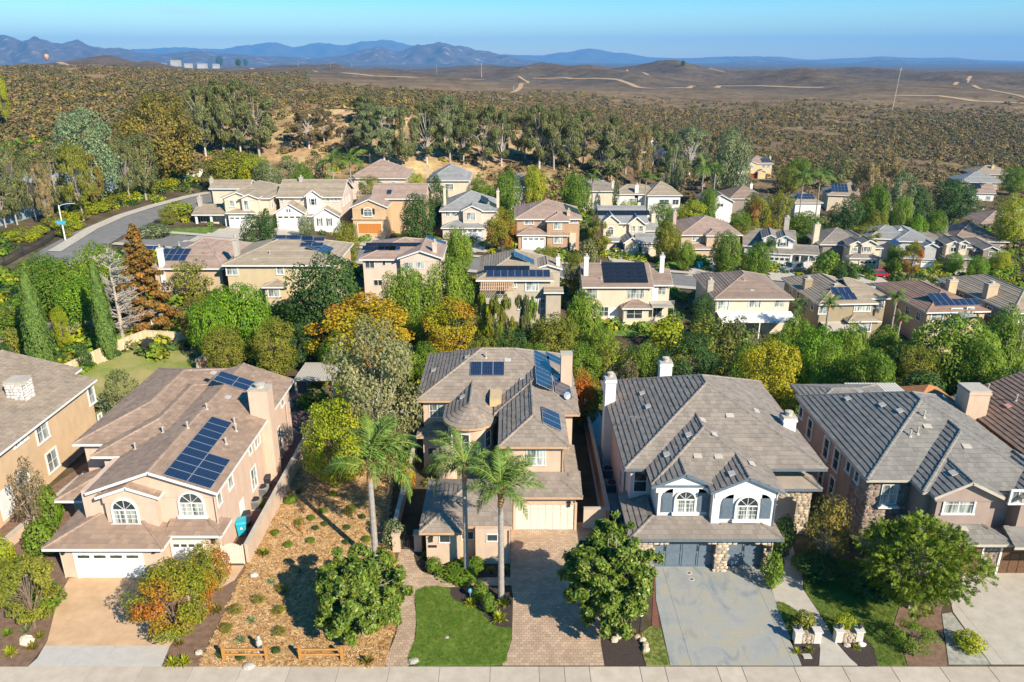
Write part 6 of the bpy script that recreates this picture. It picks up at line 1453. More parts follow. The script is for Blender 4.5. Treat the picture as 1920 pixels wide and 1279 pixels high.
for px, top, w, Y, lab in ((900, 1090, 32, 42.6, 'upper rounded bush by the third palm'), (918, 1112, 30, 41.2, 'lower rounded bush by the third palm')): tree('shrub', lab, px, top, w, Y=Y, leaf='green', cat='shrub')
tree('shrub', 'tall grey-green bush beside the iron gate', 738, 975, 48, Y=48.5, leaf='greygreen', cat='shrub'); tree('shrub', 'orange flowering bush left of the tan house', 762, 865, 36, Y=56, leaf='orange', cat='shrub')
tree('soft', 'small red-orange tree between the tan and white houses', 1092, 692, 75, Y=68, leaf='redgreen')

# belt of trees behind the front row
T = tree
T('dense', 'broad green tree nearest the left edge above the lawn', 25, 560, 110, Y=86, leaf='green'); T('round', 'green tree with rounded clumps right of the left cypress top', 110, 480, 120, Y=94, leaf='green'); T('round', 'green tree hiding the lower end of the road bend', 72, 474, 95, Y=99, leaf='green'); T('round', 'green tree below the road bend left of the slim cypress', 150, 520, 110, Y=90, leaf='bright')
T('dense', 'small yellow tree between the two cypresses', 112, 572, 36, Y=84, leaf='lime'); T('round', 'dark little tree at the left edge of the lower lawn', 8, 640, 55, Y=74, leaf='dark'); T('shrub', 'round dark bush on the lawn between the cypresses', 157, 640, 30, Y=80, leaf='dark', cat='shrub'); T('shrub', 'round bush left of the big cypress', 24, 614, 30, Y=82, leaf='olive', cat='shrub')
T('round', 'green tree overhanging the road bend behind the bare tree', 185, 452, 90, Y=104, leaf='soft'); T('airy', 'yellow-leaved tree beside the pale wall left of the bright green tree', 370, 555, 80, Y=88, leaf='golden', bark=M_barkwhite)
T('wispy', 'olive and purple-grey tree by the low brown-tiled house', 362, 484, 95, Y=104, leaf='olive'); T('wispy', 'grey leafless shrub tree right of the low brown-tiled house', 395, 468, 60, Y=112, leaf='purple')
T('soft', 'large bright green tree behind the wooden fence corner', 446, 530, 140, Y=87, leaf='bright'); T('soft', 'second bright green crown below the beige house', 395, 560, 90, Y=84, leaf='bright')
T('round', 'great dark green tree in front of the beige house', 608, 474, 165, Y=92, leaf='dark'); T('dense', 'olive dome-shaped tree above the white pergola', 512, 592, 92, Y=80, leaf='olive'); T('dense', 'dark green tree filling the gap right of the olive dome', 565, 600, 80, Y=84, leaf='dark')
T('autumn', 'large orange and yellow autumn tree behind the grey eucalyptus', 680, 556, 220, Y=84, leaf='orange'); T('autumn', 'yellow-orange tree behind the tan house, right of the big orange one', 852, 556, 125, Y=88, leaf='gold'); T('round', 'green understorey tree below the yellow-orange tree', 800, 640, 70, Y=80, leaf='green')
T('soft', 'soft green weeping tree under the pink-beige house', 762, 500, 105, Y=99, leaf='soft'); T('soft', 'tall soft green tree between the pink-beige and greige houses', 838, 482, 95, Y=101, leaf='soft')
for i, (px, top, w, Y) in enumerate(((905, 538, 30, 88), (930, 552, 36, 86), (952, 545, 34, 87), (978, 540, 34, 88), (998, 556, 28, 90))): T('thin', ('leftmost', 'second', 'middle', 'fourth', 'rightmost')[i] + ' of the slender young trees in front of the greige house', px, top, w, Y=Y, leaf=('lime', 'olive', 'olive', 'euc', 'soft')[i], bark=M_barkpale)
T('dense', 'dense olive-gold tree behind the ridge of the tan house', 1040, 588, 110, Y=85, leaf='olive'); T('soft', 'green tree left of the cream house patio', 1092, 545, 80, Y=95, leaf='soft'); T('round', 'dark tree behind the tan house, centre', 960, 615, 80, Y=82, leaf='dark'); T('wispy', 'olive shrub tree on the slope below the patio lawn', 1150, 640, 95, Y=82, leaf='olive'); T('wispy', 'grey leafless bush behind the white house chimney', 1180, 668, 45, Y=74, leaf='purple', cat='shrub', name='shrub')
T('dense', 'dark leathery tree behind the white house ridge', 1292, 622, 130, Y=76, leaf='dark'); T('wispy', 'olive tree below the patio cover', 1335, 590, 130, Y=90, leaf='olive'); T('shrub', 'bright citrus tree right of the patio lawn', 1250, 595, 70, Y=101, leaf='lime', cat='tree', name='tree'); T('wispy', 'brown-green dry tree left of the yellow tree', 1385, 590, 90, Y=88, leaf='euc')
T('dense', 'bright yellow tree between the white and mauve houses', 1440, 632, 135, Y=70, leaf='yellow'); T('soft', 'bright green pepper tree behind the yellow tree', 1528, 610, 110, Y=84, leaf='bright'); T('soft', 'green pepper tree below the barrel sauna', 1592, 604, 90, Y=86, leaf='soft'); T('soft', 'deep green ferny tree behind the mauve house', 1632, 655, 100, Y=74, leaf='green')
T('soft', 'biggest pepper tree, spreading behind the mauve house on the right', 1790, 592, 190, Y=83, leaf='soft'); T('soft', 'pepper tree at the right edge behind the big one', 1888, 572, 110, Y=88, leaf='soft'); T('round', 'dark bush row at the right edge below the pepper tree', 1905, 690, 90, Y=74, leaf='dark', cat='shrub', name='shrub'); T('shrub', 'low dark bush under the big pepper tree', 1730, 690, 90, Y=76, leaf='dark', cat='shrub')
T('round', 'shade tree left of the biggest pepper tree', 1690, 640, 70, Y=84, leaf='dark'); T('soft', 'olive-green tree right of the white patio cover', 1490, 590, 60, Y=98, leaf='soft')
BELT = ['soft green tree between the rusty conifer and the bright green tree', 'olive tree just behind the pink house roof', 'green tree above the olive dome-shaped tree', 'green tree below the left end of the orange tree', 'soft green tree below the right end of the orange tree', 'soft green tree between the orange and gold trees',
        'olive tree behind the round stair tower', 'green tree behind the tan house chimney, left side', 'green tree right of the tan house chimney', 'soft green tree below the cream house patio, left', 'soft green tree behind the white house left chimney', 'olive tree behind the white house middle chimney',
        'green tree just left of the yellow tree', 'green tree hidden behind the yellow tree', 'soft green tree right of the yellow tree', 'soft green tree below the barrel sauna, right', 'olive tree behind the mauve house pergola', 'green tree above the red-brown roof']
for i, (px, top, w, Y) in enumerate(((330, 590, 80, 96), (420, 610, 90, 80), (545, 560, 80, 98), (640, 620, 90, 79), (745, 640, 80, 78), (800, 590, 70, 94), (905, 630, 70, 80), (1000, 640, 80, 79), (1090, 640, 80, 80), (1130, 610, 60, 90), (1215, 640, 80, 78), (1260, 650, 70, 86), (1400, 640, 80, 82), (1460, 620, 70, 90), (1560, 640, 80, 78), (1660, 610, 80, 92), (1720, 640, 90, 80), (1840, 640, 90, 78))):
    T(('soft', 'dense', 'round')[i % 3], BELT[i], px, top, w, Y=Y, leaf=('soft', 'olive', 'green', 'green', 'soft')[i % 5], group='merged tree belt behind the front row')
# between second and third rows
for L_ in (('round', 'dark bush tree above the beige solar house chimney', 487, 396, 75, 130, 'dark'), ('dense', 'olive tree between the beige and pink-beige houses', 650, 412, 62, 128, 'olive'), ('round', 'grey-green small tree before the white farmhouse-style house', 572, 403, 34, 148, 'greygreen'),
           ('round', 'pointed dark green tree beside the orange-tan house', 782, 360, 74, 148, 'dark'), ('soft', 'green tree between pink-beige house and grey-roofed house', 858, 425, 66, 126, 'soft'), ('dense', 'dark green tree above the grey roof hedge', 818, 325, 48, 176, 'dark'),
           ('autumn', 'orange and green tree between the grey-roofed and brown houses', 940, 388, 66, 150, 'autumn'), ('round', 'olive rounded tree before the brown house driveway', 1024, 458, 50, 128, 'olive'), ('airy', 'thin olive tree at the left of the cream cross-gabled house', 1122, 408, 52, 150, 'olive'),
           ('soft', 'feathery deep green tree behind the brown house', 1078, 322, 70, 190, 'green'), ('soft', 'olive-green tree right of the stone cottage wing', 1252, 415, 58, 152, 'olive'), ('soft', 'green street tree before the broad tan hip roof', 1362, 432, 60, 148, 'green'),
           ('soft', 'green tree by the teal bin', 1285, 450, 40, 148, 'soft'), ('round', 'dark conifer-like tree left of the patio cover', 1318, 545, 54, 105, 'dark'), ('airy', 'young autumn tree before the grey arched-porch house', 1712, 452, 44, 155, 'autumn'),
           ('soft', 'green tree left of the young autumn tree', 1678, 458, 36, 160, 'green'), ('round', 'leftmost lime street tree at the end of the row', 1790, 472, 36, 165, 'bright'), ('round', 'middle lime street tree at the end of the row', 1834, 478, 42, 160, 'bright'), ('round', 'rightmost lime street tree at the end of the row', 1876, 468, 44, 172, 'lime'),
           ('soft', 'palm-like feathery tree above the dark car', 1420, 455, 60, 138, 'green'), ('shrub', 'green bush by the silver car', 1555, 470, 60, 150, 'green'), ('soft', 'dark green tree before the cream house garage', 1585, 490, 60, 142, 'dark'), ('shrub', 'hedge tree at the uphill bend', 335, 378, 60, 160, 'lime'),
           ('shrub', 'bushy green mound beside the road below the bend', 288, 418, 70, 140, 'greygreen'), ('dense', 'golden shrub tree left of the porch house', 312, 388, 40, 150, 'olive'), ('round', 'round green tree behind the farmhouse-style roof', 568, 303, 44, 178, 'green'), ('dense', 'dark olive tree before the low hip-roofed house', 695, 328, 60, 172, 'olive'),
           ('shrub', 'low green hedge tree between the porch and farmhouse-style houses', 500, 390, 22, 150, 'dark'), ('round', 'green tree left of the grey pyramid roof', 780, 322, 40, 182, 'lime'), ('dense', 'hedge-like green trees right of the grey pyramid roof', 900, 330, 60, 182, 'green'),
           ('soft', 'yellow-green tree above the brown house roof', 1000, 310, 52, 196, 'lime'), ('soft', 'green tree right of the grey pyramid roof', 950, 318, 60, 186, 'green'), ('shrub', 'small dark cypress-like tree by the pale chimney', 1155, 338, 14, 200, 'dark'),
           ('dense', 'yellow-green tree above the cream cross-gabled house', 1180, 372, 60, 178, 'lime'), ('dense', 'green rounded tree above the tan hip roof, left', 1240, 378, 70, 180, 'green'), ('dense', 'lime tree right of the white hip-roofed house', 1296, 372, 64, 186, 'lime'), ('autumn', 'orange tree before the dark-walled house', 1418, 362, 60, 182, 'autumn'),
           ('dense', 'olive tree right of the orange tree', 1462, 352, 60, 184, 'olive'), ('dense', 'green tree below the palms on the right', 1510, 395, 80, 182, 'green'), ('round', 'dark green tree under the solar-roofed cream house', 1588, 368, 70, 190, 'dark'), ('dense', 'lime-olive tree right of the dark green one', 1640, 392, 60, 186, 'olive'),
           ('airy', 'olive tree at the foot of the eucalyptus clump', 1620, 420, 70, 178, 'olive'), ('round', 'bright round tree right of the eucalyptus clump', 1755, 392, 50, 190, 'green'), ('round', 'dark broad tree left of the far right cluster', 1790, 335, 100, 240, 'dark'), ('round', 'yellow-green tree at the right edge beyond the brown roofs', 1898, 362, 66, 205, 'lime'),
           ('airy', 'grey-olive airy tree right of the yellow house', 1572, 282, 60, 300, 'euc'), ('round', 'green tree behind the yellow house', 1500, 295, 55, 310, 'green'), ('round', 'olive tree right of the yellow house', 1480, 312, 60, 285, 'olive'), ('dense', 'green tree at the far right edge', 1900, 308, 60, 300, 'green'),
           ('soft', 'palm-like green tree above the white gabled house', 1330, 350, 46, 205, 'green'), ('round', 'small green tree before the white gabled house', 1390, 392, 50, 180, 'green'), ('airy', 'yellowish tree left of the white and grey house', 1395, 418, 60, 172, 'olive'), ('round', 'bright tree before the brown-roofed cluster', 1720, 400, 40, 186, 'bright'),
           ('shrub', 'brown-green bush right of the brown house driveway', 1100, 448, 44, 146, 'euc'), ('round', 'olive tree left of the street beside the black solar roof', 1076, 470, 44, 124, 'olive')):
    T(L_[0], L_[1], L_[2], L_[3], L_[4], Y=L_[5], leaf=L_[6], cat='shrub' if 'bush' in L_[1].split()[:4] and L_[0] == 'shrub' else 'tree', name='shrub' if 'bush' in L_[1].split()[:4] and L_[0] == 'shrub' else 'tree')
# eucalyptus along the slope
NUM = 'one two three four five six seven eight nine ten eleven twelve thirteen fourteen fifteen sixteen seventeen eighteen nineteen twenty twenty-one twenty-two twenty-three twenty-four twenty-five twenty-six'.split()
GE = 'eucalyptus trees along the bare slope'
eu = [(375, 152, 60, 292), (410, 148, 70, 292), (442, 145, 62, 296), (478, 158, 80, 294), (575, 196, 62, 278), (605, 205, 44, 268), (650, 235, 46, 292), (690, 192, 58, 306), (716, 186, 78, 310), (757, 196, 50, 318), (798, 190, 62, 306), (842, 178, 60, 304), (868, 186, 54, 308), (905, 182, 64, 318), (940, 205, 50, 312), (985, 200, 50, 300), (1012, 192, 66, 316), (1040, 185, 60, 318), (1068, 215, 56, 322), (1095, 205, 50, 312), (1132, 250, 84, 345), (1175, 230, 60, 330), (1228, 225, 70, 336), (1262, 290, 70, 368), (1296, 235, 76, 330), (1322, 290, 50, 350)]
for i, (px, top, w, bs) in enumerate(eu):
    T('tall' if i % 3 else 'airy', 'eucalyptus with pale trunk, number %s from the left in the row along the slope' % NUM[i],
      px, top, w * 1.2, base=bs, leaf=('purple' if i in (4, 5, 6) else ('greygreen' if i in (7, 8, 11, 24) else 'euc')), bark=M_barkpale if i % 2 else M_barkwhite, group=GE)
eun = 0
for i in (0, 1, 3, 8, 9, 11, 12, 14, 15, 17, 18, 20, 21, 23, 25):
    px = 345 + i * 40 + (i * 37) % 23; eun += 1; Y = (252, 236, 262)[i % 3] if px < 1000 else (262, 285, 245)[i % 3]
    T('airy' if i % 2 else 'tall', 'eucalyptus in the second line behind the slope row, number %s from the left' % NUM[eun - 1], px, (176, 198, 186, 205)[i % 4] + (38 if px > 1080 else 0), (66, 48, 78, 40)[i % 4], Y=Y, leaf=('euc', 'brown', 'brown', 'greygreen')[i % 4], bark=M_barkpale, group='eucalyptus mass behind the slope row')
T('round', 'large dark eucalyptus crown at the right end of the slope row', 1372, 234, 84, Y=250, leaf='greygreen', bark=M_barkpale, group=GE)
T('round', 'broad yellow-green shrub mass at the foot of the left eucalyptus', 440, 278, 130, Y=188, leaf='olive'); T('round', 'bright yellow-green rounded tree below the eucalyptus', 478, 290, 66, Y=182, leaf='lime')
T('wispy', 'grey-green bush on the bare slope', 540, 290, 60, Y=192, leaf='greygreen', cat='shrub', name='shrub'); T('wispy', 'grey leafless bush on the bare slope', 590, 288, 54, Y=190, leaf='brown', cat='shrub', name='shrub'); T('round', 'dark wattle tree on the bare slope', 500, 300, 60, Y=180, leaf='greygreen')
# the grove at the tennis courts
T('dense', 'large blue-green tree in the middle of the court grove', 158, 200, 126, base=386, leaf='blue', bark=M_bark); T('dense', 'great golden-olive tree beside the road bend', 294, 166, 158, base=350, leaf='golden', bark=M_bark); T('airy', 'slender olive tree between the blue-green and golden trees', 262, 245, 72, base=374, leaf='euc', bark=M_barkpale)
for i, (px, top, w, bs, lf) in enumerate(((12, 262, 60, 420, 'euc'), (52, 285, 52, 414, 'euc'), (78, 300, 40, 424, 'brown'), (98, 270, 60, 404, 'euc'), (140, 262, 62, 412, 'olive'), (168, 280, 50, 394, 'golden'), (-6, 300, 60, 425, 'euc'), (232, 250, 50, 380, 'euc'), (338, 235, 50, 342, 'golden'))):
    T('airy', ('eucalyptus at the courts, ' + ('first from the left', 'second from the left', 'third, greyer and thinner', 'fourth, leaning over the blue court', 'fifth, beside the blue-green tree trunk', 'sixth, golden and short', 'cut by the left edge', 'right of the blue-green tree', 'right of the golden tree')[i]), px, top, w, base=bs, leaf=lf, bark=M_barkpale, group='eucalyptus grove at the courts')
T('airy', 'yellow tree top at the left edge on the scrub slope', 0, 122, 26, Y=260, leaf='lime')
T('airy', 'grey-olive eucalyptus in the right clump, left one', 1625, 300, 60, Y=232, leaf='brown'); T('airy', 'tallest grey-green eucalyptus in the right clump', 1690, 318, 76, Y=205, leaf='greygreen', bark=M_barkpale); T('airy', 'brown-grey eucalyptus at the top of the right clump', 1668, 285, 60, Y=250, leaf='brown'); T('soft', 'green tree in front of the right clump', 1640, 345, 60, Y=200, leaf='green'); T('soft', 'pale green tree with white trunk in the right clump', 1690, 365, 44, Y=190, leaf='soft', bark=M_barkwhite); T('round', 'dark tree behind the right clump', 1716, 345, 60, Y=225, leaf='dark')
for i, (px, top, w) in enumerate(((1848, 300, 5), (1854, 298, 5), (1861, 300, 5), (1774, 296, 8))): pass

# Italian cypresses
def cypress(label, px, top, wpx, base):
    g = onterr(*base); t = uy(px, top, g.y); h = t.z - g.z; t.x = (px - CXP) / FPX * depth((0, g.y, g.z + .5 * h)); w = wpx * depth((t.x, g.y, h / 2)) / FPX
    rg = np.random.default_rng(int(px)); n = 9000; z = rg.random(n) ** .9; a = rg.random(n) * 6.283
    rr = .5 * np.minimum(1, (z * 7) ** .6) * np.minimum(1, (1.02 - z) ** .55 * 1.25) * (1 + .15 * np.sin(a * 5 + z * 17) + .10 * np.sin(a * 9 - z * 37))
    r = rr * (1 - .28 * rg.random(n) ** 2); P = np.stack([r * np.cos(a) * w, r * np.sin(a) * w, (z * .985 + .015) * h], 1)
    Nr = np.stack([np.cos(a), np.sin(a), .25 + 0 * a], 1) + rg.normal(size=(n, 3)) * .4; up = np.tile(np.array([[0, 0, 1.0]]), (n, 1)) + Nr * .2
    r_ = thing('cypress_tree', label, 'tree', (t.x, g.y, g.z), 0, 'Italian cypresses by the wooden fence')
    link('crown', leaf_mesh('crown', P, Nr, .13, 2.8, LEAF['cyp'], 0, 1, up), r_); m = MB(); m.tube([(0, 0, -.3), (0, 0, h * .5), (0, 0, h * .9)], [.22, .14, .04], 7); m.build('trunk', M_bark, r_)
cypress('wider Italian cypress on the left, in front of the wooden fence end', 66, 508, 45, (97, 712)); cypress('slimmer Italian cypress standing right at the wooden fence', 190, 486, 31, (208, 676))
# leafless tree and rusty conifer
def bare(label, px, top, wpx, Y):
    t = uy(px, top, Y); z0 = terr(t.x, Y); h = t.z - z0; t.x = (px - CXP) / FPX * depth((0, Y, z0 + .5 * h)); w = wpx * depth((t.x, Y, z0 + h / 2)) / FPX; rg = random.Random(4)
    r = thing('bare_tree', label, 'tree', (t.x, Y, z0), 0, GT); m = MB(); m.tube([(0, 0, -.3), (.1, 0, h * .35), (-.1, .1, h * .7), (0, 0, h * .98)], [.28, .2, .12, .03], 8); m.build('trunk', M_barkpale, r); b = MB()
    for i in range(60):
        zz = h * (.16 + .8 * i / 60); a = rg.uniform(0, 6.28); L = w * .5 * (1.05 - .75 * (zz / h)) * rg.uniform(.6, 1.1); p = Vector((0, 0, zz)); d = Vector((math.cos(a), math.sin(a), rg.uniform(.05, .5))); pts = [p, p + d * L * .5, p + d * L + Vector((0, 0, rg.uniform(-.5, .3)))]
        b.tube(pts, [.08, .05, .02], 4, cap=False)
        for k in range(12):
            q = pts[0].lerp(pts[2], rg.uniform(.25, 1)); d2 = (d + Vector((rg.uniform(-1, 1), rg.uniform(-1, 1), rg.uniform(-.5, .6)))).normalized(); e2 = q + d2 * L * rg.uniform(.15, .42); b.tube([q, q.lerp(e2, .5) + Vector((0, 0, .08)), e2], [.035, .025, .014], 3, cap=False)
            for j in range(3): q2 = q.lerp(e2, rg.uniform(.3, 1)); b.tube([q2, q2 + Vector((rg.uniform(-1, 1), rg.uniform(-1, 1), rg.uniform(-.6, .6))).normalized() * L * .14], [.02, .010], 3, cap=False)
    b.build('branches', mk('bare_twigs', (.30, .26, .22), (.40, .36, .31), scale=3, rough=.9), r)
bare('leafless tree with pale trunk between the slim cypress and the rusty conifer', 216, 462, 130, 87)
def conifer(label, px, top, wpx, Y, leaf):
    t = uy(px, top, Y); z0 = terr(t.x, Y); h = t.z - z0; t.x = (px - CXP) / FPX * depth((0, Y, z0 + .5 * h)); w = wpx * depth((t.x, Y, z0 + h / 2)) / FPX; rg = random.Random(9); lobes = []
    for i in range(95):
        q = (i / 95) ** .8; z = h * (.06 + .92 * q); rad = w * .5 * (1 - q) ** .8 * rg.uniform(.45, 1.0); a = i * 2.4; s = .30 + .75 * (1 - q); lobes.append((rad * math.cos(a), rad * math.sin(a), z, s, s, s * .5))
    P, Nr = lobe_leaves(lobes, 14000, np.random.default_rng(3)); r = thing('conifer_tree', label, 'tree', (t.x, Y, z0), 0, GT)
    link('crown', leaf_mesh('crown', P, Nr, .20, 1.8, LEAF[leaf], .2, 3), r); m = MB(); m.tube([(0, 0, -.3), (0, 0, h * .5), (0, 0, h * .95)], [.3, .18, .03], 7); m.build('trunk', M_bark, r)
conifer('rusty brown conifer turning for autumn beside the leafless tree', 264, 415, 120, 92, 'rust')

# the two broad-leaved evergreen trees of the front yards and the feathery tree
def near_tree(label, px, top, wpx, Y, leaf, kind, seed, name='tree', lean=(0, 0), cb=.12):
    t = uy(px, top, Y); h = t.z; w = wpx * depth((t.x, Y, h * .5)) / FPX; rg = random.Random(seed); nr = np.random.default_rng(seed); lobes = []
    n = 210 if kind == 'magnolia' else 84; rx = w / 2; hz = h * (1 - cb) / 2; zc = h * (1 + cb) / 2; k = 0
    while len(lobes) < n and k < 9000:
        k += 1; d = Vector((rg.gauss(0, 1), rg.gauss(0, 1), rg.gauss(0, 1))).normalized(); q = rg.uniform(.26, .46) if kind == 'magnolia' else rg.uniform(.42, .75); f = rg.uniform(.3, 1) ** .5 * rg.uniform(.85, 1.1)
        c = (d.x * (rx - q * .7) * f, d.y * (rx - q * .7) * f, zc + d.z * (hz - q * .6) * f)
        if any((c[0] - l[0]) ** 2 + (c[1] - l[1]) ** 2 + (c[2] - l[2]) ** 2 < (q * .8) ** 2 for l in lobes): continue
        lobes.append((*c, q, q, q * .8))
    if kind == 'magnolia':
        for _ in range(12): d = Vector((rg.gauss(0, 1), rg.gauss(0, 1), rg.gauss(0, .9))).normalized(); f = rg.uniform(.3, .62); lobes.append((d.x * rx * f, d.y * rx * f, zc + d.z * hz * f, .95, .95, .8))
    r = thing(name, label, 'tree', (t.x, Y, 0), 0, GT); tk = MB()
    for j in range(3 if kind == 'magnolia' else 2):
        a = j * 2.2; tk.tube([(.12 * math.cos(a), .12 * math.sin(a), -.2), (.22 * math.cos(a), .22 * math.sin(a), h * .2), (.5 * math.cos(a), .5 * math.sin(a), h * .5), (.3 * math.cos(a + 1), .3 * math.sin(a + 1), h * .85)], [.13, .10, .07, .02], 7)
    for l in lobes: b0 = Vector((0, 0, h * rg.uniform(.2, .6))); tk.tube([b0, b0.lerp(Vector(l[:3]), .55) + Vector((0, 0, .15)), l[:3]], [.045, .03, .012], 5, cap=False)
    tk.build('trunk', M_barkpale, r)
    if kind == 'magnolia':
        P, Nr = lobe_leaves(lobes, 40000, nr, .7, 1.25, .5, .4); link('crown', leaf_mesh('crown', P, Nr, .135, 2.1, LEAF[leaf], 0, seed), r)
    else:      # feathery leaves: each a spray of leaflets on a drooping stalk
        P, Nr = lobe_leaves(lobes, 2600, nr, .4, .8, .25); Pl = []; Nl = []; Ul = []
        for p, nn in zip(P, Nr):
            nn = nn / np.linalg.norm(nn); dr = nn + np.array([0, 0, -.25]); dr /= np.linalg.norm(dr); sd = np.cross(dr, nr.normal(size=3)); sd /= np.linalg.norm(sd); L = .55 * nr.uniform(.7, 1.25)
            for q in range(9):
                s = .15 + .85 * q / 8; c = p + dr * L * s + np.array([0, 0, -.16 * s * s * L])
                for sg in (-1, 1): Pl.append(c + sd * sg * .075 * (1.15 - s * .7)); Nl.append(np.cross(dr, sd) + nr.normal(size=3) * .25); Ul.append(sd * sg + dr * .35)
        link('crown', leaf_mesh('crown', np.array(Pl), np.array(Nl), .062, 3.0, LEAF[leaf], 0, seed, np.array(Ul) * 4), r)
    return r
LEAF['magnolia'] = leafm('leaf_magnolia', (.042, .075, .012), (.105, .14, .028), (.065, .105, .016), var=.45, hue=.02, tr=.12, scale=2.5)
MATS['leaf_magnolia'].node_tree.nodes['Principled BSDF'].inputs['Roughness'].default_value = .38
near_tree('glossy evergreen tree over the bark mulch lot by the paved path', 672, 1036, 200, 39.3, 'magnolia', 'magnolia', 5, cb=.02)
near_tree('glossy evergreen tree between the paver and stained driveways', 1152, 976, 195, 39.4, 'magnolia', 'magnolia', 8, cb=.04)
near_tree('bright feathery tree in front of the mauve-brown house', 1742, 985, 225, 41.5, 'feather', 'jacaranda', 12, cb=.18)

# palms
M_frond = leafm('palm_leaflet', (.042, .088, .018), (.078, .135, .026), var=.4, tr=.15); M_rachis = mk('palm_rachis', (.20, .22, .05), (.32, .28, .08), scale=4, rough=.6); M_boot = mk('palm_boot', (.30, .16, .07), (.48, .27, .13), scale=5, rough=.9, bump=.5)
def frond_mesh(seed, Ln=3.4, sag=1.0):
    rg = random.Random(seed); pts = []
    for i in range(13):
        s = i / 12; pts.append(Vector((Ln * (s - .22 * s ** 3 * sag), 0, Ln * (.42 * s - .72 * sag * s ** 2.2))))
    lf = MB()
    for i in range(52):
        s = .12 + .88 * i / 51; k = min(11, int(s * 12)); f = s * 12 - k; p = pts[k].lerp(pts[k + 1], f); d = (pts[k + 1] - pts[k]).normalized()
        L = .95 * math.sin(math.pi * min(1, .18 + .78 * s)) * rg.uniform(.8, 1.15)
        for sg in (-1, 1):
            o = (Vector((0, sg, 0)) * rg.uniform(.55, 1) + d * rg.uniform(.35, .8) + Vector((0, 0, rg.uniform(-.3, .45)))).normalized(); q1 = p + o * L * .5; q2 = q1 + (o * .55 + Vector((0, 0, -rg.uniform(.5, 1.0)))).normalized() * L * .55
            w = d.cross(o).cross(o).normalized() * .022; lf.add([p - w, p + w, q1 + w, q1 - w, q2], [(0, 1, 2, 3), (3, 2, 4)])
    ra = MB(); ra.tube(pts, [.045 - .0032 * i for i in range(13)], 4)
    return lf.mesh('leaflets', M_frond), ra.mesh('frond', M_rachis)
FR = [frond_mesh(1), frond_mesh(2, 3.0, 1.35), frond_mesh(3, 3.7, .75)]
def palm(label, base, topz, dirs, r=.16, lean=(0, 0), size=1.0, group='queen palms', near=True):
    b = Vector(base); t = thing('palm_tree', label, 'palm', b, 0, group); H = topz - b.z; m = MB(); pts = []; rr = []
    n = 26 if near else 7
    for i in range(n + 1):
        s = i / n; pts.append((lean[0] * s * s, lean[1] * s * s, -.2 + (H + .2) * s)); rr.append((r * (1.25 - .3 * s)) * (1.0 if i % 2 else 1.06))
    m.tube(pts, rr, 10 if near else 6); m.build('trunk', M_palmtrunk, t); top = Vector(pts[-1])
    m = MB(); m.tube([top + Vector((0, 0, -.1)), top + Vector((0, 0, .35 * size)), top + Vector((0, 0, 1.0 * size)), top + Vector((0, 0, 1.35 * size))], [r * 1.25, r * 1.15, r * .8, r * .3], 9)
    for k in range(7): a = k * 2.4; m.tube([top + Vector((0, 0, .1 * k * size)), top + Vector((math.cos(a) * .25, math.sin(a) * .25, (.5 + .1 * k) * size))], [.09, .03], 5)
    m.build('crown_shaft', M_boot, t)
    for i, (az, el, sc, k) in enumerate(dirs):
        lm, rm = FR[k % 3]; o = link('frond', rm, t, top + Vector((0, 0, (.75 + .5 * (i / len(dirs))) * size)), (R((i * 37) % 50 - 25), -R(el), R(az)), (sc * size * (1.32 if near else 1.1),) * 3); link('leaflets', lm, o)
    return t
def full(n, seed, s=1.0):
    rg = random.Random(seed); return [((i * 137.5) % 360, rg.uniform(-12, 62), s * rg.uniform(.75, 1.05), i) for i in range(n)]
palm('tallest-crowned palm leaning over the bark mulch lot, left of the paved path', (-9.75, 46.3, 0), 7.0, [(175, 8, .95, 0), (160, 30, .8, 1), (60, 55, 1.0, 2), (30, 45, 1.05, 0), (75, 40, 1.0, 2), (10, 20, 1.0, 1), (-10, -2, 1.05, 1), (-25, 4, 1.0, 0), (100, 62, .9, 2), (45, 28, 1.0, 1), (20, 60, 1.0, 2), (-60, 30, .7, 1), (120, 48, .9, 0), (5, 38, 1.0, 0), (85, 20, .9, 1), (-5, 15, .9, 2)], .19)
palm('middle palm with thin crown in the bed of clipped balls', (-3.2, 45.2, 0), 7.6, [(180, 12, .78, 0), (195, 2, .75, 1), (165, 30, .75, 0), (215, 40, .6, 2), (20, 35, .6, 0), (120, 60, .7, 2), (-5, -15, .8, 1), (-20, -28, .75, 1), (150, 50, .75, 2), (60, 40, .6, 0), (185, 48, .7, 2), (-90, 25, .55, 0)], .15)
palm('palm with dense upright crown beside the third palm-bed lilies, nearest the lawn', (-.72, 42.4, 0), 7.4, [(a, e_, s * .74, k) for a, e_, s, k in ((175, 20, .9, 0), (150, 52, 1, 2), (100, 70, 1, 2), (60, 62, 1, 0), (30, 45, 1.05, 2), (0, 25, 1.05, 0), (-30, 5, .9, 1), (200, -8, .8, 1), (240, 30, .8, 0), (-60, 30, .8, 1), (15, 58, 1, 0), (130, 38, .9, 1), (75, 45, 1, 2), (-10, 48, .95, 0), (185, 45, .9, 2), (45, 25, .9, 1), (-100, 45, .7, 0), (95, 25, .8, 1))], .17)
def farpalm(label, px, top, Y, seed, s=1.0, n=16):
    t = uy(px, top, Y); z = terr(t.x, Y); palm(label, (t.x, Y, z), t.z - 1.6 * s, full(n, seed, s), .16, (0, 0), s, 'queen palms', False)
farpalm('queen palm in front of the olive-brown house patio', 1556, 565, 103, 3, .8); farpalm('palm at the end of the white patio cover', 1497, 572, 106, 4, .75); farpalm('feathery palm over the dark car drive', 1440, 460, 146, 5, 1.0)
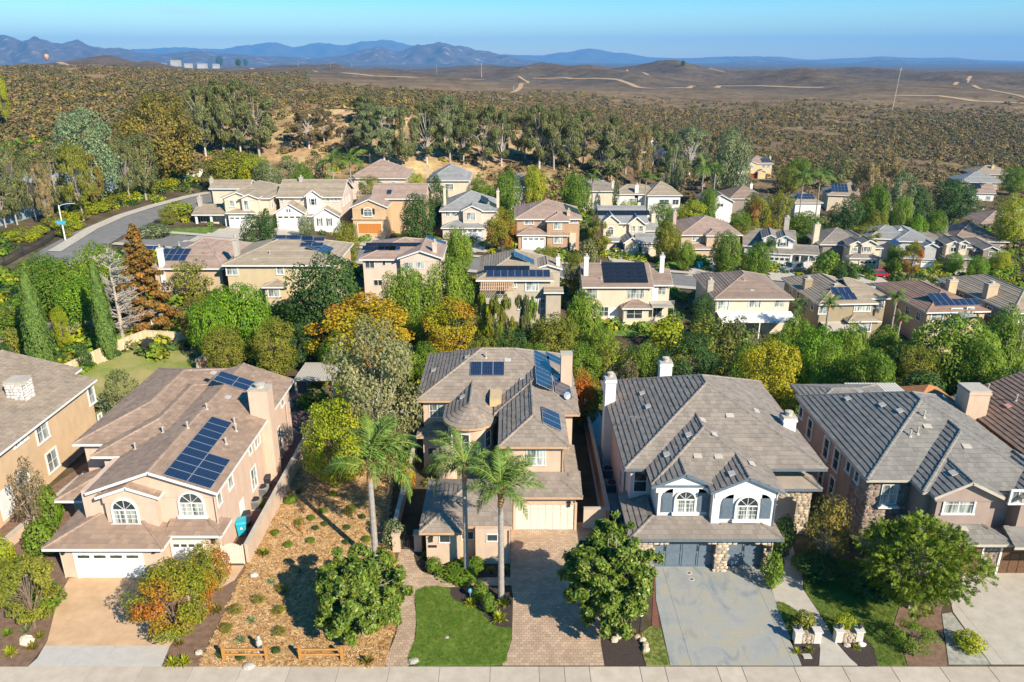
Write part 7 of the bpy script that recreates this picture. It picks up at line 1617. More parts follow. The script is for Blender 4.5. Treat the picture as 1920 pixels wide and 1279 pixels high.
farpalm('left bright fan of palm fronds on the slope foot', 622, 300, 185, 6, 1.25); farpalm('right bright fan of palm fronds on the slope foot', 655, 297, 188, 7, 1.2); farpalm('left tall queen palm before the solar-roofed cream house', 1508, 328, 222, 8, 1.3); farpalm('right tall queen palm before the solar-roofed cream house', 1540, 325, 226, 9, 1.3)
farpalm('queen palm by the white hip-roofed house', 1212, 330, 205, 10, 1.0); farpalm('palm left of the low brown hip-roofed house', 1112, 330, 205, 11, .9); farpalm('palm on the right above the third row', 1320, 312, 235, 12, 1.2); farpalm('second palm above the third row, right of it', 1342, 318, 238, 13, 1.1)
farpalm('short palm beside the barrel sauna', 1690, 592, 106, 14, .7); farpalm('taller banana-like palm left of the low redbrown house', 1682, 555, 112, 15, .8)
# ------------------------------------------------------------------ walls, fences, gates
def wall(label, pts, h, th, mat, cap=True, name='garden_wall', cat='wall', z0=-.3, group=None):
    b = MB(); r = None; c = MB()
    for p, q in zip(pts, pts[1:]):
        p = Vector(p); q = Vector(q); d = (q - p).normalized()
        b.bar(p + Vector((0, 0, (h + z0) / 2)), q + Vector((0, 0, (h + z0) / 2)), th, h - z0)
        if cap: c.bar(p + Vector((0, 0, h + .04)), q + Vector((0, 0, h + .04)), th + .1, .08)
    o = tag(b.build(name, mat), label, cat, group)
    if cap: c.build('coping', M_conc, o)
    return o
S_wall = stucco('wall_stucco', (.53, .39, .29)); S_wallb = stucco('brown_wall_stucco', (.36, .24, .17))
wall('pink stucco garden wall along the side yard of the pink house', [(-19.0, 46.5, 0), (-19.0, 66, 0)], 1.55, .22, S_wall)
wall('low stucco wall dividing the mulch lot from the tan house walkway', [(-8.85, 48.9, 0), (-8.85, 64, 0)], 1.3, .22, S_wall)
wall('brown stucco wall between the tan and white houses', [(7.35, 50.6, 0), (7.35, 71, 0)], 1.8, .2, S_wallb)
wall('short brown wall joining the tan garage to the side wall', [(5.5, 50.95, 0), (7.2, 50.95, 0)], 1.75, .2, S_wall)
wall('low pink retaining wall between the ochre and pink houses', [(-37.5, 46.3, 0), (-36.6, 58, 0)], .9, .25, S_wall)
wall('white garden wall end beside the olive crape myrtle', [(25.6, 43.0, 0), (25.0, 45.4, 0)], 1.4, .25, M_white)
wall('pale block wall behind the wooden fence corner', [onterr(279, 622) , onterr(330, 590)], 1.2, .3, M_white, z0=-1)
for x, y, lab in ((-8.5, 48.1, 'left tan gate pillar before the paved entry'), (-6.9, 48.1, 'right tan gate pillar before the paved entry')):
    b = MB(); b.box(x - .28, x + .28, y - .28, y + .28, -.1, 1.45); b.box(x - .34, x + .34, y - .34, y + .34, 1.451, 1.55); tag(b.build('gate_pillar', S_wall), lab, 'pillar', 'gate pillars')
g = thing('iron_gate', 'black iron gate between the tan pillars', 'gate', (-7.7, 48.1, 0)); b = MB(); b.box(-.5, .5, -.02, .02, .1, .14); b.box(-.5, .5, -.02, .02, 1.2, 1.24); b.build('gate_frame', M_dark, g); bm_ = MB(); bm_.box(-.012, .012, -.012, .012, .14, 1.32); me = bm_.mesh('gate_bar', M_dark)
for i in range(9): link('gate_bar', me, g, (-.44 + .11 * i, 0, 0))
g = thing('garden_gate', 'cream arched wooden gate at the side yard of the pink house', 'gate', (-20.0, 46.45, 0)); M_cream = mk('cream_paint', (.62, .52, .42), (.68, .58, .48), scale=3, rough=.6)
for i in range(9):
    x = -.62 + i * .155; b = MB(); b.box(x - .07, x + .07, -.03, .03, .05, 1.45 + .28 * math.cos(x / .7 * 1.5)); b.build('board', M_cream, g)
b = MB(); b.box(-.8, -.71, -.06, .06, 0, 1.6); b.box(.71, .8, -.06, .06, 0, 1.6); b.box(-.7, .7, .031, .06, .3, .4); b.box(-.7, .7, .031, .06, 1.15, 1.25); b.build('gate_frame', M_cream, g)
# tan wooden fence of boarded panels
M_fence = mk('pale_fence_wood', (.46, .36, .22), (.60, .49, .32), scale=3, rough=.9, island=.16, stretch=(4, 4, .5)); M_fence2 = mk('grey_fence_wood', (.22, .18, .15), (.30, .26, .22), scale=3, rough=.9, island=.16, stretch=(4, 4, .5))
def board_fence(label, P, h, mat, step=2.3):
    f = thing('wooden_fence', label, 'fence', P[0], 0); o = Vector(P[0])
    for p, q in zip(P, P[1:]):
        p = Vector(p); q = Vector(q); n = max(1, int(round((q - p).length / step))); a = math.atan2(q.y - p.y, q.x - p.x)
        for i in range(n):
            s = p.lerp(q, i / n); e = p.lerp(q, (i + 1) / n); s.z = terr(s.x, s.y); e.z = terr(e.x, e.y); L = math.hypot(e.x - s.x, e.y - s.y); k = int(L / .19); m = MB()
            for j in range(k): x = L * (j + .5) / k; z = (e.z - s.z) * x / L; m.box(x - L / k / 2 + .008, x + L / k / 2 - .008, -.02 + .012 * (j % 2), .01 + .012 * (j % 2), z - .1, z + h)
            link('fence_panel', m.mesh('fence_panel', mat), f, s - o, (0, 0, a)); c = MB(); c.bar((0, 0, h + .03), (L, 0, h + .03 + e.z - s.z), .12, .05); link('fence_cap', c.mesh('fence_cap', mat), f, s - o, (0, 0, a))
            pb = MB(); pb.box(-.06, .06, .02, .14, -.2, h + .1); link('fence_post', pb.mesh('fence_post', mat), f, s - o, (0, 0, a))
    return f
board_fence('pale wooden board fence bending round the dry lawn', [onterr(116, 716), onterr(200, 677), onterr(276, 645), onterr(400, 652)], 1.75, M_fence)
board_fence('weathered grey board fence behind the cypress lawn', [onterr(-10, 655), onterr(60, 634), onterr(150, 628), onterr(262, 625)], 1.7, M_fence2)
wall('pale stucco wall from the fence corner to the pink house', [onterr(418, 668), onterr(372, 700)], 1.6, .25, S_wall)
# rail fences by the sidewalk
M_rail = mk('honey_wood', (.34, .155, .035), (.48, .24, .07), scale=5, rough=.7, stretch=(1, 6, 6))
for lab, p0, p1 in (('left two-rail wooden fence in the bark mulch, nearer the statue', 421, 501), ('right two-rail wooden fence in the bark mulch, beside the glossy tree', 564, 642)):
    a = un(p0, 1238); q = un(p1, 1238); f = thing('rail_fence', lab, 'fence', a, 0, 'rail fences by the sidewalk'); L = q.x - a.x
    for x in (0, L): b = MB(); b.box(-.09, .09, -.09, .09, -.2, 1.0); b.box(-.07, .07, -.07, .07, 1.001, 1.05); b.build('post', M_rail, f, (x, 0, 0))
    for z in (.42, .8): b = MB(); b.tube([(-.1, 0, z), (L / 2, .0, z + .01), (L + .1, 0, z)], .065, 7); b.build('rail', M_rail, f)
# low stone walls with white posts
M_post = mk('off_white_stucco', (.46, .43, .39), (.56, .53, .48), scale=2, rough=.9)
def lowwall(lab, px0, px1, py):
    a = un(px0, py); q = un(px1, py); L = q.x - a.x; f = thing('low_stone_wall', lab, 'wall', a, 0, 'low stone walls at the grey walkway')
    for i, x in enumerate((.22, L - .22)):
        b = MB(); b.box(-.22, .22, -.22, .22, -.1, .85); b.build('post', M_post, f, (x, 0, 0)); c = MB(); c.box(-.28, .28, -.28, .28, .851, .93); c.build('post_cap', M_post, f, (x, 0, 0))
        if i == 0 or 'right' in lab: l = MB(); l.lathe([(.03, .93), (.05, 1.0), (.13, 1.08), (.15, 1.2), (.1, 1.3), (.02, 1.34)], 10); l.build('post_lamp', M_dark, f, (x, 0, 0))
    rg = random.Random(px0); b = MB(); b.box(.44, L - .44, -.14, .14, -.1, .62); sw = b.build('stone_core', MATS['mortar'], f)
    z = 0
    while z < .6:
        x = .46
        while x < L - .5: w = rg.uniform(.18, .34); hh = .17; link('stone', STONEM.setdefault((rg.randrange(6), M_stoneD.name), list(STONEM.values())[0]), sw, (x + w / 2, -.145, z + hh / 2), (0, 0, 0), (w, .06, hh)); x += w
        z += .16
    for i in range(5): c = MB(); c.box(.46 + (L - .92) * i / 5 + .01, .46 + (L - .92) * (i + 1) / 5 - .01, -.2, .2, .63, .7); c.build('coping_stone', M_stoneD, f)
lowwall('left low stone wall with white posts, beside the stained driveway', 1487, 1536, 1203); lowwall('right low stone wall with white posts, on the lawn side of the walkway', 1563, 1614, 1202)

# ------------------------------------------------------------------ small objects in the yards
def bin_(lab, px, py, mat, s=1.0, grp='wheeled bins', rz=0.3, z=0):
    p = un(px, py); t = thing('wheeled_bin', lab, 'bin', p, rz, grp); b = MB()
    b.add([(-.24, -.28, .08), (.24, -.28, .08), (.24, .28, .08), (-.24, .28, .08), (-.31, -.36, 1.0), (.31, -.36, 1.0), (.31, .36, 1.0), (-.31, .36, 1.0)], [(0, 3, 2, 1), (4, 5, 6, 7), (0, 1, 5, 4), (1, 2, 6, 5), (2, 3, 7, 6), (3, 0, 4, 7)]); b.build('body', mat, t)
    l = MB(); l.add([(-.34, -.40, 1.005), (.34, -.40, 1.005), (.34, .40, 1.005), (-.34, .40, 1.005), (-.30, -.3, 1.10), (.30, -.3, 1.10), (.30, .36, 1.14), (-.30, .36, 1.14)], [(0, 3, 2, 1), (4, 5, 6, 7), (0, 1, 5, 4), (1, 2, 6, 5), (2, 3, 7, 6), (3, 0, 4, 7)]); l.build('lid', mat, t)
    h = MB(); h.tube([(-.25, .45, 1.02), (.25, .45, 1.02)], .025, 6); h.build('handle', M_dark, t)
    if mat is MATS.get('teal_plastic'): e = MB(); e.poly([(-.1, -.36, .62), (.1, -.36, .62), (0, -.345, .8)]); e.build('emblem', M_white, t)
    for x in (-.24, .24): w = MB(); w.lathe([(.02, -.03), (.11, -.03), (.11, .03), (.02, .03)], 10); w.build('wheel', M_dark, t, (x, .28, .11), (0, math.pi / 2, 0))
    t.scale = (s, s, s)
M_teal = mk('teal_plastic', (.02, .30, .40), (.03, .36, .46), scale=3, rough=.4); M_blk = mk('black_plastic', (.02, .02, .022), (.035, .035, .04), scale=3, rough=.5); M_blue = mk('blue_plastic', (.03, .16, .38), (.04, .2, .45), scale=3, rough=.4)
bin_('teal wheeled bin with pale emblem in the side yard of the pink house', 455, 1002, M_teal, 1.15); bin_('black wheeled bin behind the teal bin', 464, 985, M_blk); bin_('dark round-lidded bin by the pink house chimney', 503, 912, M_blk, .9)
bin_('blue bin in the side yard of the white house', 1140, 975, M_blue); bin_('second bin, darker, in the side yard of the white house', 1152, 990, M_blk)
g = onterr(1311, 503)
def farbin(lab, p): 
    t = thing('wheeled_bin', lab, 'bin', p, .2, 'wheeled bins'); b = MB(); b.box(-.5, .5, -.4, .4, .1, 1.15); b.build('body', M_teal, t); l = MB(); l.box(-.54, .54, -.45, .44, 1.155, 1.26); l.build('lid', M_teal, t)
    for x in (-.45, .45): w = MB(); w.lathe([(.02, -.04), (.12, -.04), (.12, .04), (.02, .04)], 8); w.build('wheel', M_dark, t, (x, .35, .12), (0, math.pi / 2, 0))
farbin('pair-wide teal bin at the drive of the broad tan hip-roofed house', g)
def ac(lab, px, py, grp='air conditioner units'):
    p = un(px, py); t = thing('air_conditioner', lab, 'air conditioner', p, 0, grp); b = MB(); b.box(-.42, .42, -.42, .42, .05, .80); b.build('case', M_grey, t)
    for i in range(6): s = MB(); s.box(-.425, .425, -.435, -.421, .12 + .11 * i, .17 + .11 * i); s.build('slat', M_dark, t)
    r = MB(); r.lathe([(.36, .80), (.36, .85), (.30, .85), (.30, .801)], 16); r.build('fan_ring', M_dark, t); f = MB()
    for k in range(4): f.obox(Matrix.Rotation(k * math.pi / 2, 4, 'Z'), .04, .28, -.06, .06, .815, .825)
    f.build('fan_blade', M_blk, t); pd = MB(); pd.box(-.5, .5, -.5, .5, -.1, .049); pd.build('pad', M_conc, t)
ac('nearer grey air conditioner beside the pink house', 480, 952); ac('farther grey air conditioner beside the pink house', 494, 928); ac('farther air conditioner in the side yard of the white house', 1139, 893); ac('nearer air conditioner in the side yard of the white house', 1146, 920)
def boulder(lab, px, py, r, mat, seed, grp=None, sq=.7):
    p = un(px, py); b = MB(); b.blob((0, 0, r * sq * .5), (r, r * .8, r * sq), seed, 9, 6, .16); o = b.build('boulder', mat, None, p); tag(o, lab, 'boulder', grp)
boulder('cream boulder in the bed left of the tan driveway', 52, 1206, .5, mk('cream_rock', (.58, .48, .33), (.68, .6, .45), scale=3, rough=.9, bump=.4), 1); boulder('pale flat rock under the left rail fence', 467, 1250, .4, M_conc, 2, None, .35); boulder('white rock in the soil strip near the sidewalk', 373, 1226, .24, M_conc, 3)
boulder('grey lump of rock in the upper mulch lot', 477, 1081, .3, M_concgrey, 4); boulder('small white lid-shaped rock at the corner of the front lawn', 776, 1241, .34, M_conc, 5, None, .3); boulder('pink-grey stone in the dark bed by the right low wall', 1588, 1212, .22, M_conc, 6); boulder('pale round stone in the dark bed by the right low wall', 1616, 1211, .25, M_white, 7)
for i in range(8):
    a = 2.6 - i * .42; p = un(1180, 1214); b = MB(); b.blob((0, 0, .12), (.24, .2, .2), 30 + i, 8, 5, .15); tag(b.build('boulder', M_stoneD, None, (p.x + 1.0 * math.cos(a), p.y + 1.0 * math.sin(a), 0)), 'tan edging stone in the ring under the right glossy tree', 'boulder', 'stone ring under the right glossy tree')
# statue-like pale cactus sculpture, lamps, gazing ball, lids
t = thing('garden_statue', 'small grey statue behind the left rail fence', 'statue', un(488, 1222)); b = MB(); b.lathe([(.2, 0), (.22, .1), (.14, .16), (.12, .4), (.2, .6), (.18, .8), (.08, .92), (.12, 1.02), (.1, 1.14), (.02, 1.2)], 10); b.build('figure', M_concgrey, t); b = MB(); b.box(-.3, .3, -.3, .3, -.1, .0); b.build('plinth', M_conc, t)
t = thing('gazing_ball', 'blue gazing ball on a stand in the lawn bed', 'garden ornament', un(882, 1122)); b = MB(); b.smooth = True; b.blob((0, 0, .62), .17, 1, 14, 10, 0); b.build('ball', mk('blue_glass_ball', (.10, .32, .55), rough=.08, coat=.8), t); b = MB(); b.lathe([(.16, 0), (.05, .08), (.05, .4), (.1, .46)], 10); b.build('stand', M_conc, t)
t = thing('garden_lamp', 'garden lamp with white globe in front of the right glossy tree', 'lamp', un(1199, 1192)); b = MB(); b.tube([(0, 0, 0), (0, 0, 1.5)], .04, 8); b.build('post', M_dark, t); b = MB(); b.smooth = True; b.blob((0, 0, 1.65), .16, 1, 12, 8, 0); b.build('globe', M_white, t)
for i, (px, py) in enumerate(((1292, 1075), (1297, 1087))):
    b = MB(); p = un(px, py); b.lathe([(.14, .032), (.14, .042)], 14); o = b.build('drain_cover', MATS['red_brown_gravel'], None, p); tag(o, ('upper', 'lower')[i] + ' round red-brown cleanout lid on the stained driveway', 'lid', 'cleanout lids'); r = MB(); r.lathe([(.19, .031), (.19, .037), (.142, .037), (.142, .031)], 14); r.build('rim', M_white, o)
b = MB(); p = un(838, 1197); b.lathe([(.12, .05), (.14, .08), (.05, .12)], 10); tag(b.build('sprinkler', M_conc, None, p), 'pale sprinkler head in the middle of the front lawn', 'sprinkler')
b = MB(); b.box(-.25, .25, -.18, .18, .03, .1); tag(b.build('meter_box', M_conc, None, un(1513, 1232)), 'pale rectangular frame in the dark bed by the left low wall', 'box')
# paver border of the front lawn path
# covered grill, folded umbrella
t = thing('covered_grill', 'black covered grill at the corner of the wooden fence', 'grill', onterr(280, 655)); b = MB(); b.add([(-.7, -.35, 0), (.7, -.35, 0), (.7, .35, 0), (-.7, .35, 0), (-.75, -.32, .9), (.75, -.32, .9), (.75, .32, .9), (-.75, .32, .9), (-.4, -.2, 1.3), (.4, -.2, 1.3), (.4, .2, 1.3), (-.4, .2, 1.3)], [(0, 1, 5, 4), (1, 2, 6, 5), (2, 3, 7, 6), (3, 0, 4, 7), (4, 5, 9, 8), (5, 6, 10, 9), (6, 7, 11, 10), (7, 4, 8, 11), (8, 9, 10, 11)]); b.build('cover', M_blk, t)
t = thing('patio_umbrella', 'dark folded patio umbrella behind the greige house', 'umbrella', uy(1011, 592, 104)); b = MB(); b.tube([(0, 0, -2), (0, 0, 2.6)], .04, 6); b.build('pole', M_grey, t); b = MB(); b.lathe([(.16, .3), (.22, .8), (.12, 2.0), (.03, 2.5)], 8); b.build('canopy', mk('navy_cloth', (.02, .03, .05)), t)
t = thing('patio_umbrella', 'pale folded umbrella leaning in the pink house back yard', 'umbrella', un(545, 770)); b = MB(); b.tube([(0, 0, 0), (0, 0, 2.6)], .035, 6); b.build('pole', M_grey, t); b = MB(); b.lathe([(.34, .4), (.25, .9), (.12, 1.9), (.03, 2.5)], 8); b.build('canopy', M_conc, t)
# pergolas
def pergola(lab, c, w, d, h, mat, n, rz=0, z=0, roofm_=None):
    t = thing('pergola', lab, 'pergola', c, rz, 'pergolas')
    for x in (-w / 2 + .15, w / 2 - .15):
        for y in (-d / 2 + .15, d / 2 - .15): b = MB(); b.box(x - .09, x + .09, y - .09, y + .09, -1, h - .2); b.build('post', mat, t)
    for y in (-d / 2 + .15, d / 2 - .15): b = MB(); b.box(-w / 2, w / 2, y - .06, y + .06, h - .2, h); b.build('beam', mat, t)
    me = MB(); me.box(-.5 * w / n * .82, .5 * w / n * .82, -d / 2 - .2, d / 2 + .2, h + .002, h + .07); mm = me.mesh('slat', roofm_ or mat)
    for i in range(n): link('slat', mm, t, (-w / 2 + w * (i + .5) / n, 0, 0))
pergola('pale slatted pergola behind the pink house', (-20.5, 75.5, 0), 4.2, 4.6, 3.0, M_conc, 16)
pergola('white lattice pergola behind the mauve-brown house', (36, 69.5, 0), 5.2, 3.0, 3.5, M_post, 18)
t = thing('gazebo', 'orange-roofed gazebo between the mauve and red-brown roofs', 'gazebo', (41.3, 70, -.7)); b = MB(); b.add([(-2.2, -2.2, 3.4), (2.2, -2.2, 3.4), (2.2, 2.2, 3.4), (-2.2, 2.2, 3.4), (0, 0, 4.6)], [(0, 1, 4), (1, 2, 4), (2, 3, 4), (3, 0, 4), (3, 2, 1, 0)]); b.build('roof', mk('orange_tiles', (.42, .16, .06), (.5, .22, .09), scale=3), t)
for x in (-2, 2):
    for y in (-2, 2): b = MB(); b.box(x - .1, x + .1, y - .1, y + .1, -.5, 3.35); b.build('post', M_brown, t)
# barrel sauna
p = uy(1663, 614, 107); t = thing('barrel_sauna', 'round wooden barrel sauna behind the olive-brown house', 'sauna', (p.x, 107, terr(p.x, 107) + 1.5), R(-12)); rr = 1.22
M_cedar = mk('cedar_staves', (.38, .20, .075), (.50, .29, .12), scale=4, rough=.6, objvar=.2)
for i in range(24):
    a0, a1 = 2 * math.pi * i / 24, 2 * math.pi * (i + 1) / 24; b = MB()
    b.add([(r * math.cos(a), y, r * math.sin(a)) for y in (0, 2.2) for r in (rr, rr + .08) for a in (a0 + .01, a1 - .01)], [(0, 1, 3, 2), (4, 6, 7, 5), (2, 3, 7, 6), (0, 4, 5, 1), (0, 2, 6, 4), (1, 5, 7, 3)]); b.build('stave', M_cedar, t)
b = MB(); b.lathe([(rr - .02, 0), (rr - .02, .05)], 28); b.build('end_wall', M_cedar, t, (0, .3, 0), (math.pi / 2, 0, 0)); b = MB(); b.box(-.32, .32, .18, .23, -.9, .75); b.build('door', M_blk, t)
for y in (.5, 1.7): b = MB(); b.lathe([(rr + .085, 0), (rr + .11, 0), (rr + .11, .06), (rr + .085, .06)], 28); b.build('hoop', M_grey, t, (0, y, 0), (math.pi / 2, 0, 0))
for x in (-.8, .8): b = MB(); b.box(x - .1, x + .1, .2, 2, -1.6, -.95); b.build('cradle', M_brown, t)
# cars
def car(lab, loc, rz, mat, L=4.6, Wd=1.85, suv=False):
    t = thing('parked_car', lab, 'car', loc, rz, 'parked cars'); H = 1.0 if suv else .85; Z = 1.75 if suv else 1.42; h = L / 2
    prof_ = [(-h, .35), (h, .35), (h, .75), (h - .15, H), (h - .05, H)] if False else [(-h + .05, .32), (h - .05, .32), (h, .7), (h - .25, H - .05), (.9, H), (-h + .2, H), (-h, .75)]
    b = MB(); n = len(prof_); b.add([(x, s * Wd / 2 * (1 if z < H - .1 else .93), z) for s in (-1, 1) for x, z in prof_], [list(range(n)), list(range(n, 2 * n))[::-1]] + [[i, n + i, n + (i + 1) % n, (i + 1) % n] for i in range(n)]); b.build('body', mat, t)
    r0, r1 = (-h + .12, .2) if suv else (-h + .75, -.05); c = MB(); q = [(1.05, H), (r1 + .3, Z), (r0 + .15, Z), (r0 - .0 if suv else r0 - .5, H)]
    c.add([(x, s * Wd / 2 * (.9 if i in (0, 3) else .74), z) for s in (-1, 1) for i, (x, z) in enumerate(q)], [(0, 1, 2, 3), (7, 6, 5, 4), (0, 4, 5, 1), (2, 6, 7, 3)]); c.build('windows', M_glassdark, t); rf = MB(); rf.box(r0 + .1, r1 + .35, -Wd * .375, Wd * .375, Z + .002, Z + .05); rf.build('roof', mat, t)
    for x in (-h + .85, h - .85):
        for s in (-1, 1): w = MB(); w.lathe([(.2, -.1), (.33, -.1), (.34, 0), (.33, .1), (.2, .1)], 14); o = w.build('wheel', M_blk, t, (x, s * (Wd / 2 - .08), .33), (math.pi / 2, 0, 0)); k = MB(); k.lathe([(.05, -.11), (.19, -.11), (.19, .11), (.05, .11)], 12); k.build('rim', M_alu, o)
    for s in (-1, 1):
        l = MB(); l.box(h - .09, h + .012, s * Wd * .34 - .2, s * Wd * .34 + .2, .62, .78); l.build('headlight', M_white, t); l = MB(); l.box(-h - .012, -h + .06, s * Wd * .36 - .16, s * Wd * .36 + .16, .72, .9); l.build('tail_light', mk('red_lens', (.4, .01, .01), rough=.2), t)
g = onterr(1484, 509); car('silver and dark SUV parked before the white garage door', (g.x, g.y, g.z + .1), R(200), mk('silver_paint', (.32, .34, .37), rough=.25, metal=.5, coat=.6), 4.8, 1.95, True)
g = onterr(1643, 519); car('red hatchback parked on the drive of the cream house', (g.x, g.y, g.z + .1), R(165), mk('red_paint', (.45, .012, .02), rough=.25, coat=.7), 4.4, 1.85)
g = onterr(1157, 470); car('dark car half inside the open garage of the cream cross-gabled house', (g.x, g.y - 1.0, g.z + .1), R(-90), mk('dark_paint', (.03, .035, .045), rough=.25, coat=.6), 4.4, 1.85)
g = onterr(1908, 398); car('white car on the far right street', (g.x, g.y, g.z + .2), R(20), M_white, 4.6, 1.85)
# ------------------------------------------------------------------ courts, street lamp, fences at the left
Pn = [onterr(*p) for p in ((-60, 442), (0, 425), (96, 398), (179, 377), (224, 369))]
M_cg = mk('green_court', (.10, .24, .13), (.13, .28, .16), scale=2, rough=.8); M_cb = mk('blue_court', (.03, .22, .40), (.05, .28, .46), scale=2, rough=.8)
zz = sum(p.z for p in Pn) / 5 + .3; t = thing('tennis_court', 'green tennis court with blue playing areas behind the grove', 'tennis court', (Pn[2].x, Pn[2].y, zz)); o = t.location.copy()
far_ = [un(222, 352, zz), un(110, 354, zz), un(-60, 358, zz)]; b = MB(); b.prism([(p.x - o.x, p.y - o.y) for p in Pn + far_], -2, 0); b.build('apron', M_cg, t)
def court(q):
    P = [un(*p, zz) - o for p in q]; b = MB(); b.prism([(p.x, p.y) for p in P], .004, .02); b.build('blue_court', M_cb, t); b = MB()
    for i in range(4): b.bar(P[i] + Vector((0, 0, .03)), P[(i + 1) % 4] + Vector((0, 0, .03)), .1, .01)
    b.bar((P[0] + P[1]) / 2 + Vector((0, 0, .03)), (P[2] + P[3]) / 2 + Vector((0, 0, .03)), .1, .01); b.build('court_line', M_white, t)
court(((-55, 384), (105, 376), (110, 366), (-55, 370))); court(((-55, 368), (112, 364), (116, 358.5), (-55, 360.5)))
M_screen = mk('blue_grey_windscreen', (.20, .28, .33), (.28, .36, .41), scale=.6, rough=.9)
f = thing('court_fence', 'tall court fence with pale blue-grey windscreens', 'fence', o)
def screens(P, h):
    for p, q in zip(P, P[1:]):
        n = max(1, int((q - p).length / 3.0))
        for i in range(n):
            a = p.lerp(q, i / n) - o; e = p.lerp(q, (i + 1) / n) - o; d = (e - a).normalized() * .06; b = MB(); b.bar(a + d + Vector((0, 0, h * .5)), e - d + Vector((0, 0, h * .5)), .03, h - .1); b.build('windscreen', M_screen, f); b = MB(); b.tube([a + Vector((0, 0, -1)), a + Vector((0, 0, h + .2))], .05, 6); b.build('fence_post', M_dark, f)
screens(Pn, 3.3); screens(far_, 3.6)
# white low wall with pillars above the grove
wp_ = [onterr(245, 352), onterr(300, 343), onterr(352, 336), onterr(378, 330)]
wall('white low wall with pillars along the slope beside the road bend', wp_, .8, .3, M_white, cap=False, z0=-1)
for i, p in enumerate(wp_): b = MB(); b.box(-.35, .35, -.35, .35, -1, 1.9); tag(b.build('gate_pillar', M_white, None, p), ('white pillar at the left end of the slope wall', 'second white pillar of the slope wall', 'third white pillar of the slope wall', 'white pillar at the right end of the slope wall')[i], 'pillar', 'white pillars of the slope wall')
# black railing beside the road
f = thing('iron_fence', 'black iron fence along the planted bank left of the road', 'fence', onterr(60, 468)); o = f.location.copy(); P = [onterr(-30, 522), onterr(10, 500), onterr(45, 480), onterr(82, 462), onterr(112, 440)]
b = MB(); bb = MB(); me = None
for p, q in zip(P, P[1:]):
    n = max(1, int((q - p).length / .22))
    for zz_ in (.25, 1.45): bb.bar(p - o + Vector((0, 0, zz_)), q - o + Vector((0, 0, zz_)), .05, .05)
    for i in range(n): s = p.lerp(q, i / n) - o; b.box(s.x - .015, s.x + .015, s.y - .015, s.y + .015, s.z, s.z + 1.6)
    pb = MB(); pb.box(-.05, .05, -.05, .05, 0, 1.75); pb.build('fence_post', M_dark, f, p - o)
bb.build('rail', M_dark, f); tag(b.build('bars', M_dark, f), kind='stuff')
# street lamp with street-name blades
g = onterr(123, 452); t = thing('street_lamp', 'white street lamp with blue street-name blades on the road bend', 'street lamp', g); b = MB(); hL = uy(112, 384, g.y).z - g.z; b.tube([(0, 0, -.3), (0, 0, hL * .98)], [.13, .09], 10); b.build('pole', M_white, t); b = MB(); b.tube([(0, 0, hL * .95), (.6, 0, hL), (1.6, 0, hL * 1.03), (2.6, 0, hL * 1.035)], .05, 7); b.build('arm', M_white, t); b = MB(); b.lathe([(.12, 0), (.2, .05), (.14, .14), (.03, .18)], 10); b.build('lamp_head', M_grey, t, (2.7, 0, hL * 1.02))
M_sign = mk('sky_blue_sign', (.04, .36, .55), rough=.4)
for i, zz_ in enumerate((hL * .52, hL * .47)): b = MB(); b.box(-1.0 + i * .25, .75, -.2 - i * .03, -.17 - i * .03, zz_, zz_ + .3); b.build('name_blade', M_sign, t)
# poles
def pole(lab, px, top, base, r, mat, cat='pole', name='utility_pole', lean=0):
    g = onterr(px, base); z = uy(px, top, g.y).z; t = thing(name, lab, cat, g); b = MB(); b.tube([(0, 0, -.5), (lean, 0, z - g.z)], [r, r * .6], 8); b.build('shaft', mat, t); b = MB(); b.box(lean - r * 3, lean + r * 3, -r, r, z - g.z - r * 6, z - g.z - r * 5); b.build('cross_arm', mat, t)
pole('pale light pole behind the farmhouse-style house', 510, 304, 346, .12, M_white); pole('tall white leaning monopole on the scrub plain at the right', 1673, 126, 206, .38, M_conc, lean=2.0, name='monopole'); pole('white pole on the ridge left of centre', 903, 118, 146, .5, M_conc, name='monopole')
for i, (px, top, bs) in enumerate(((620, 114, 128), (819, 122, 140), (425, 106, 126), (660, 118, 128), (560, 112, 126), (484, 110, 124), (963, 160, 172))): pole('thin pylon on the far ridge, ' + ('left of the ridge pole', 'between the two dirt tracks', 'beside the lone dark trees', 'near the long dirt track', 'above the eucalyptus', 'in the valley haze', 'beside the forked dirt track')[i], px, top, bs, .3, M_grey, name='pylon', cat='pylon')
b = MB(); b.smooth = True; b.lathe([(.3, 0), (2.2, 2.6), (4.1, 5.6), (4.9, 8.2), (4.2, 11), (2.3, 13), (.3, 13.6)], 20); bl = uy(88, 111, 1750); t = thing('balloon', 'small orange round balloon on the left skyline', 'balloon', (bl.x, 1750, bl.z - 3)); b.build('envelope', mk('orange_cloth', (.50, .24, .13), (.56, .30, .18), scale=1), t); b = MB(); b.box(-.7, .7, -.7, .7, -3.2, -2); b.build('basket', M_brown, t)
for s in (-1, 1): b = MB(); b.tube([(s * .8, 0, -2), (s * 1.6, 0, 2)], .08, 4); b.build('rope', M_dark, t)
for i, (px, top, w, bs) in enumerate(((411, 105, 16, 125), (446, 110, 12, 125), (460, 110, 10, 125), (1281, 113, 10, 124))): tree('round', ('lone dark tree on the left skyline', 'middle dark tree of the skyline trio', 'right dark tree of the skyline trio', 'lone dark tree on the right hill crest')[i], px, top, w, base=bs, leaf='dark')
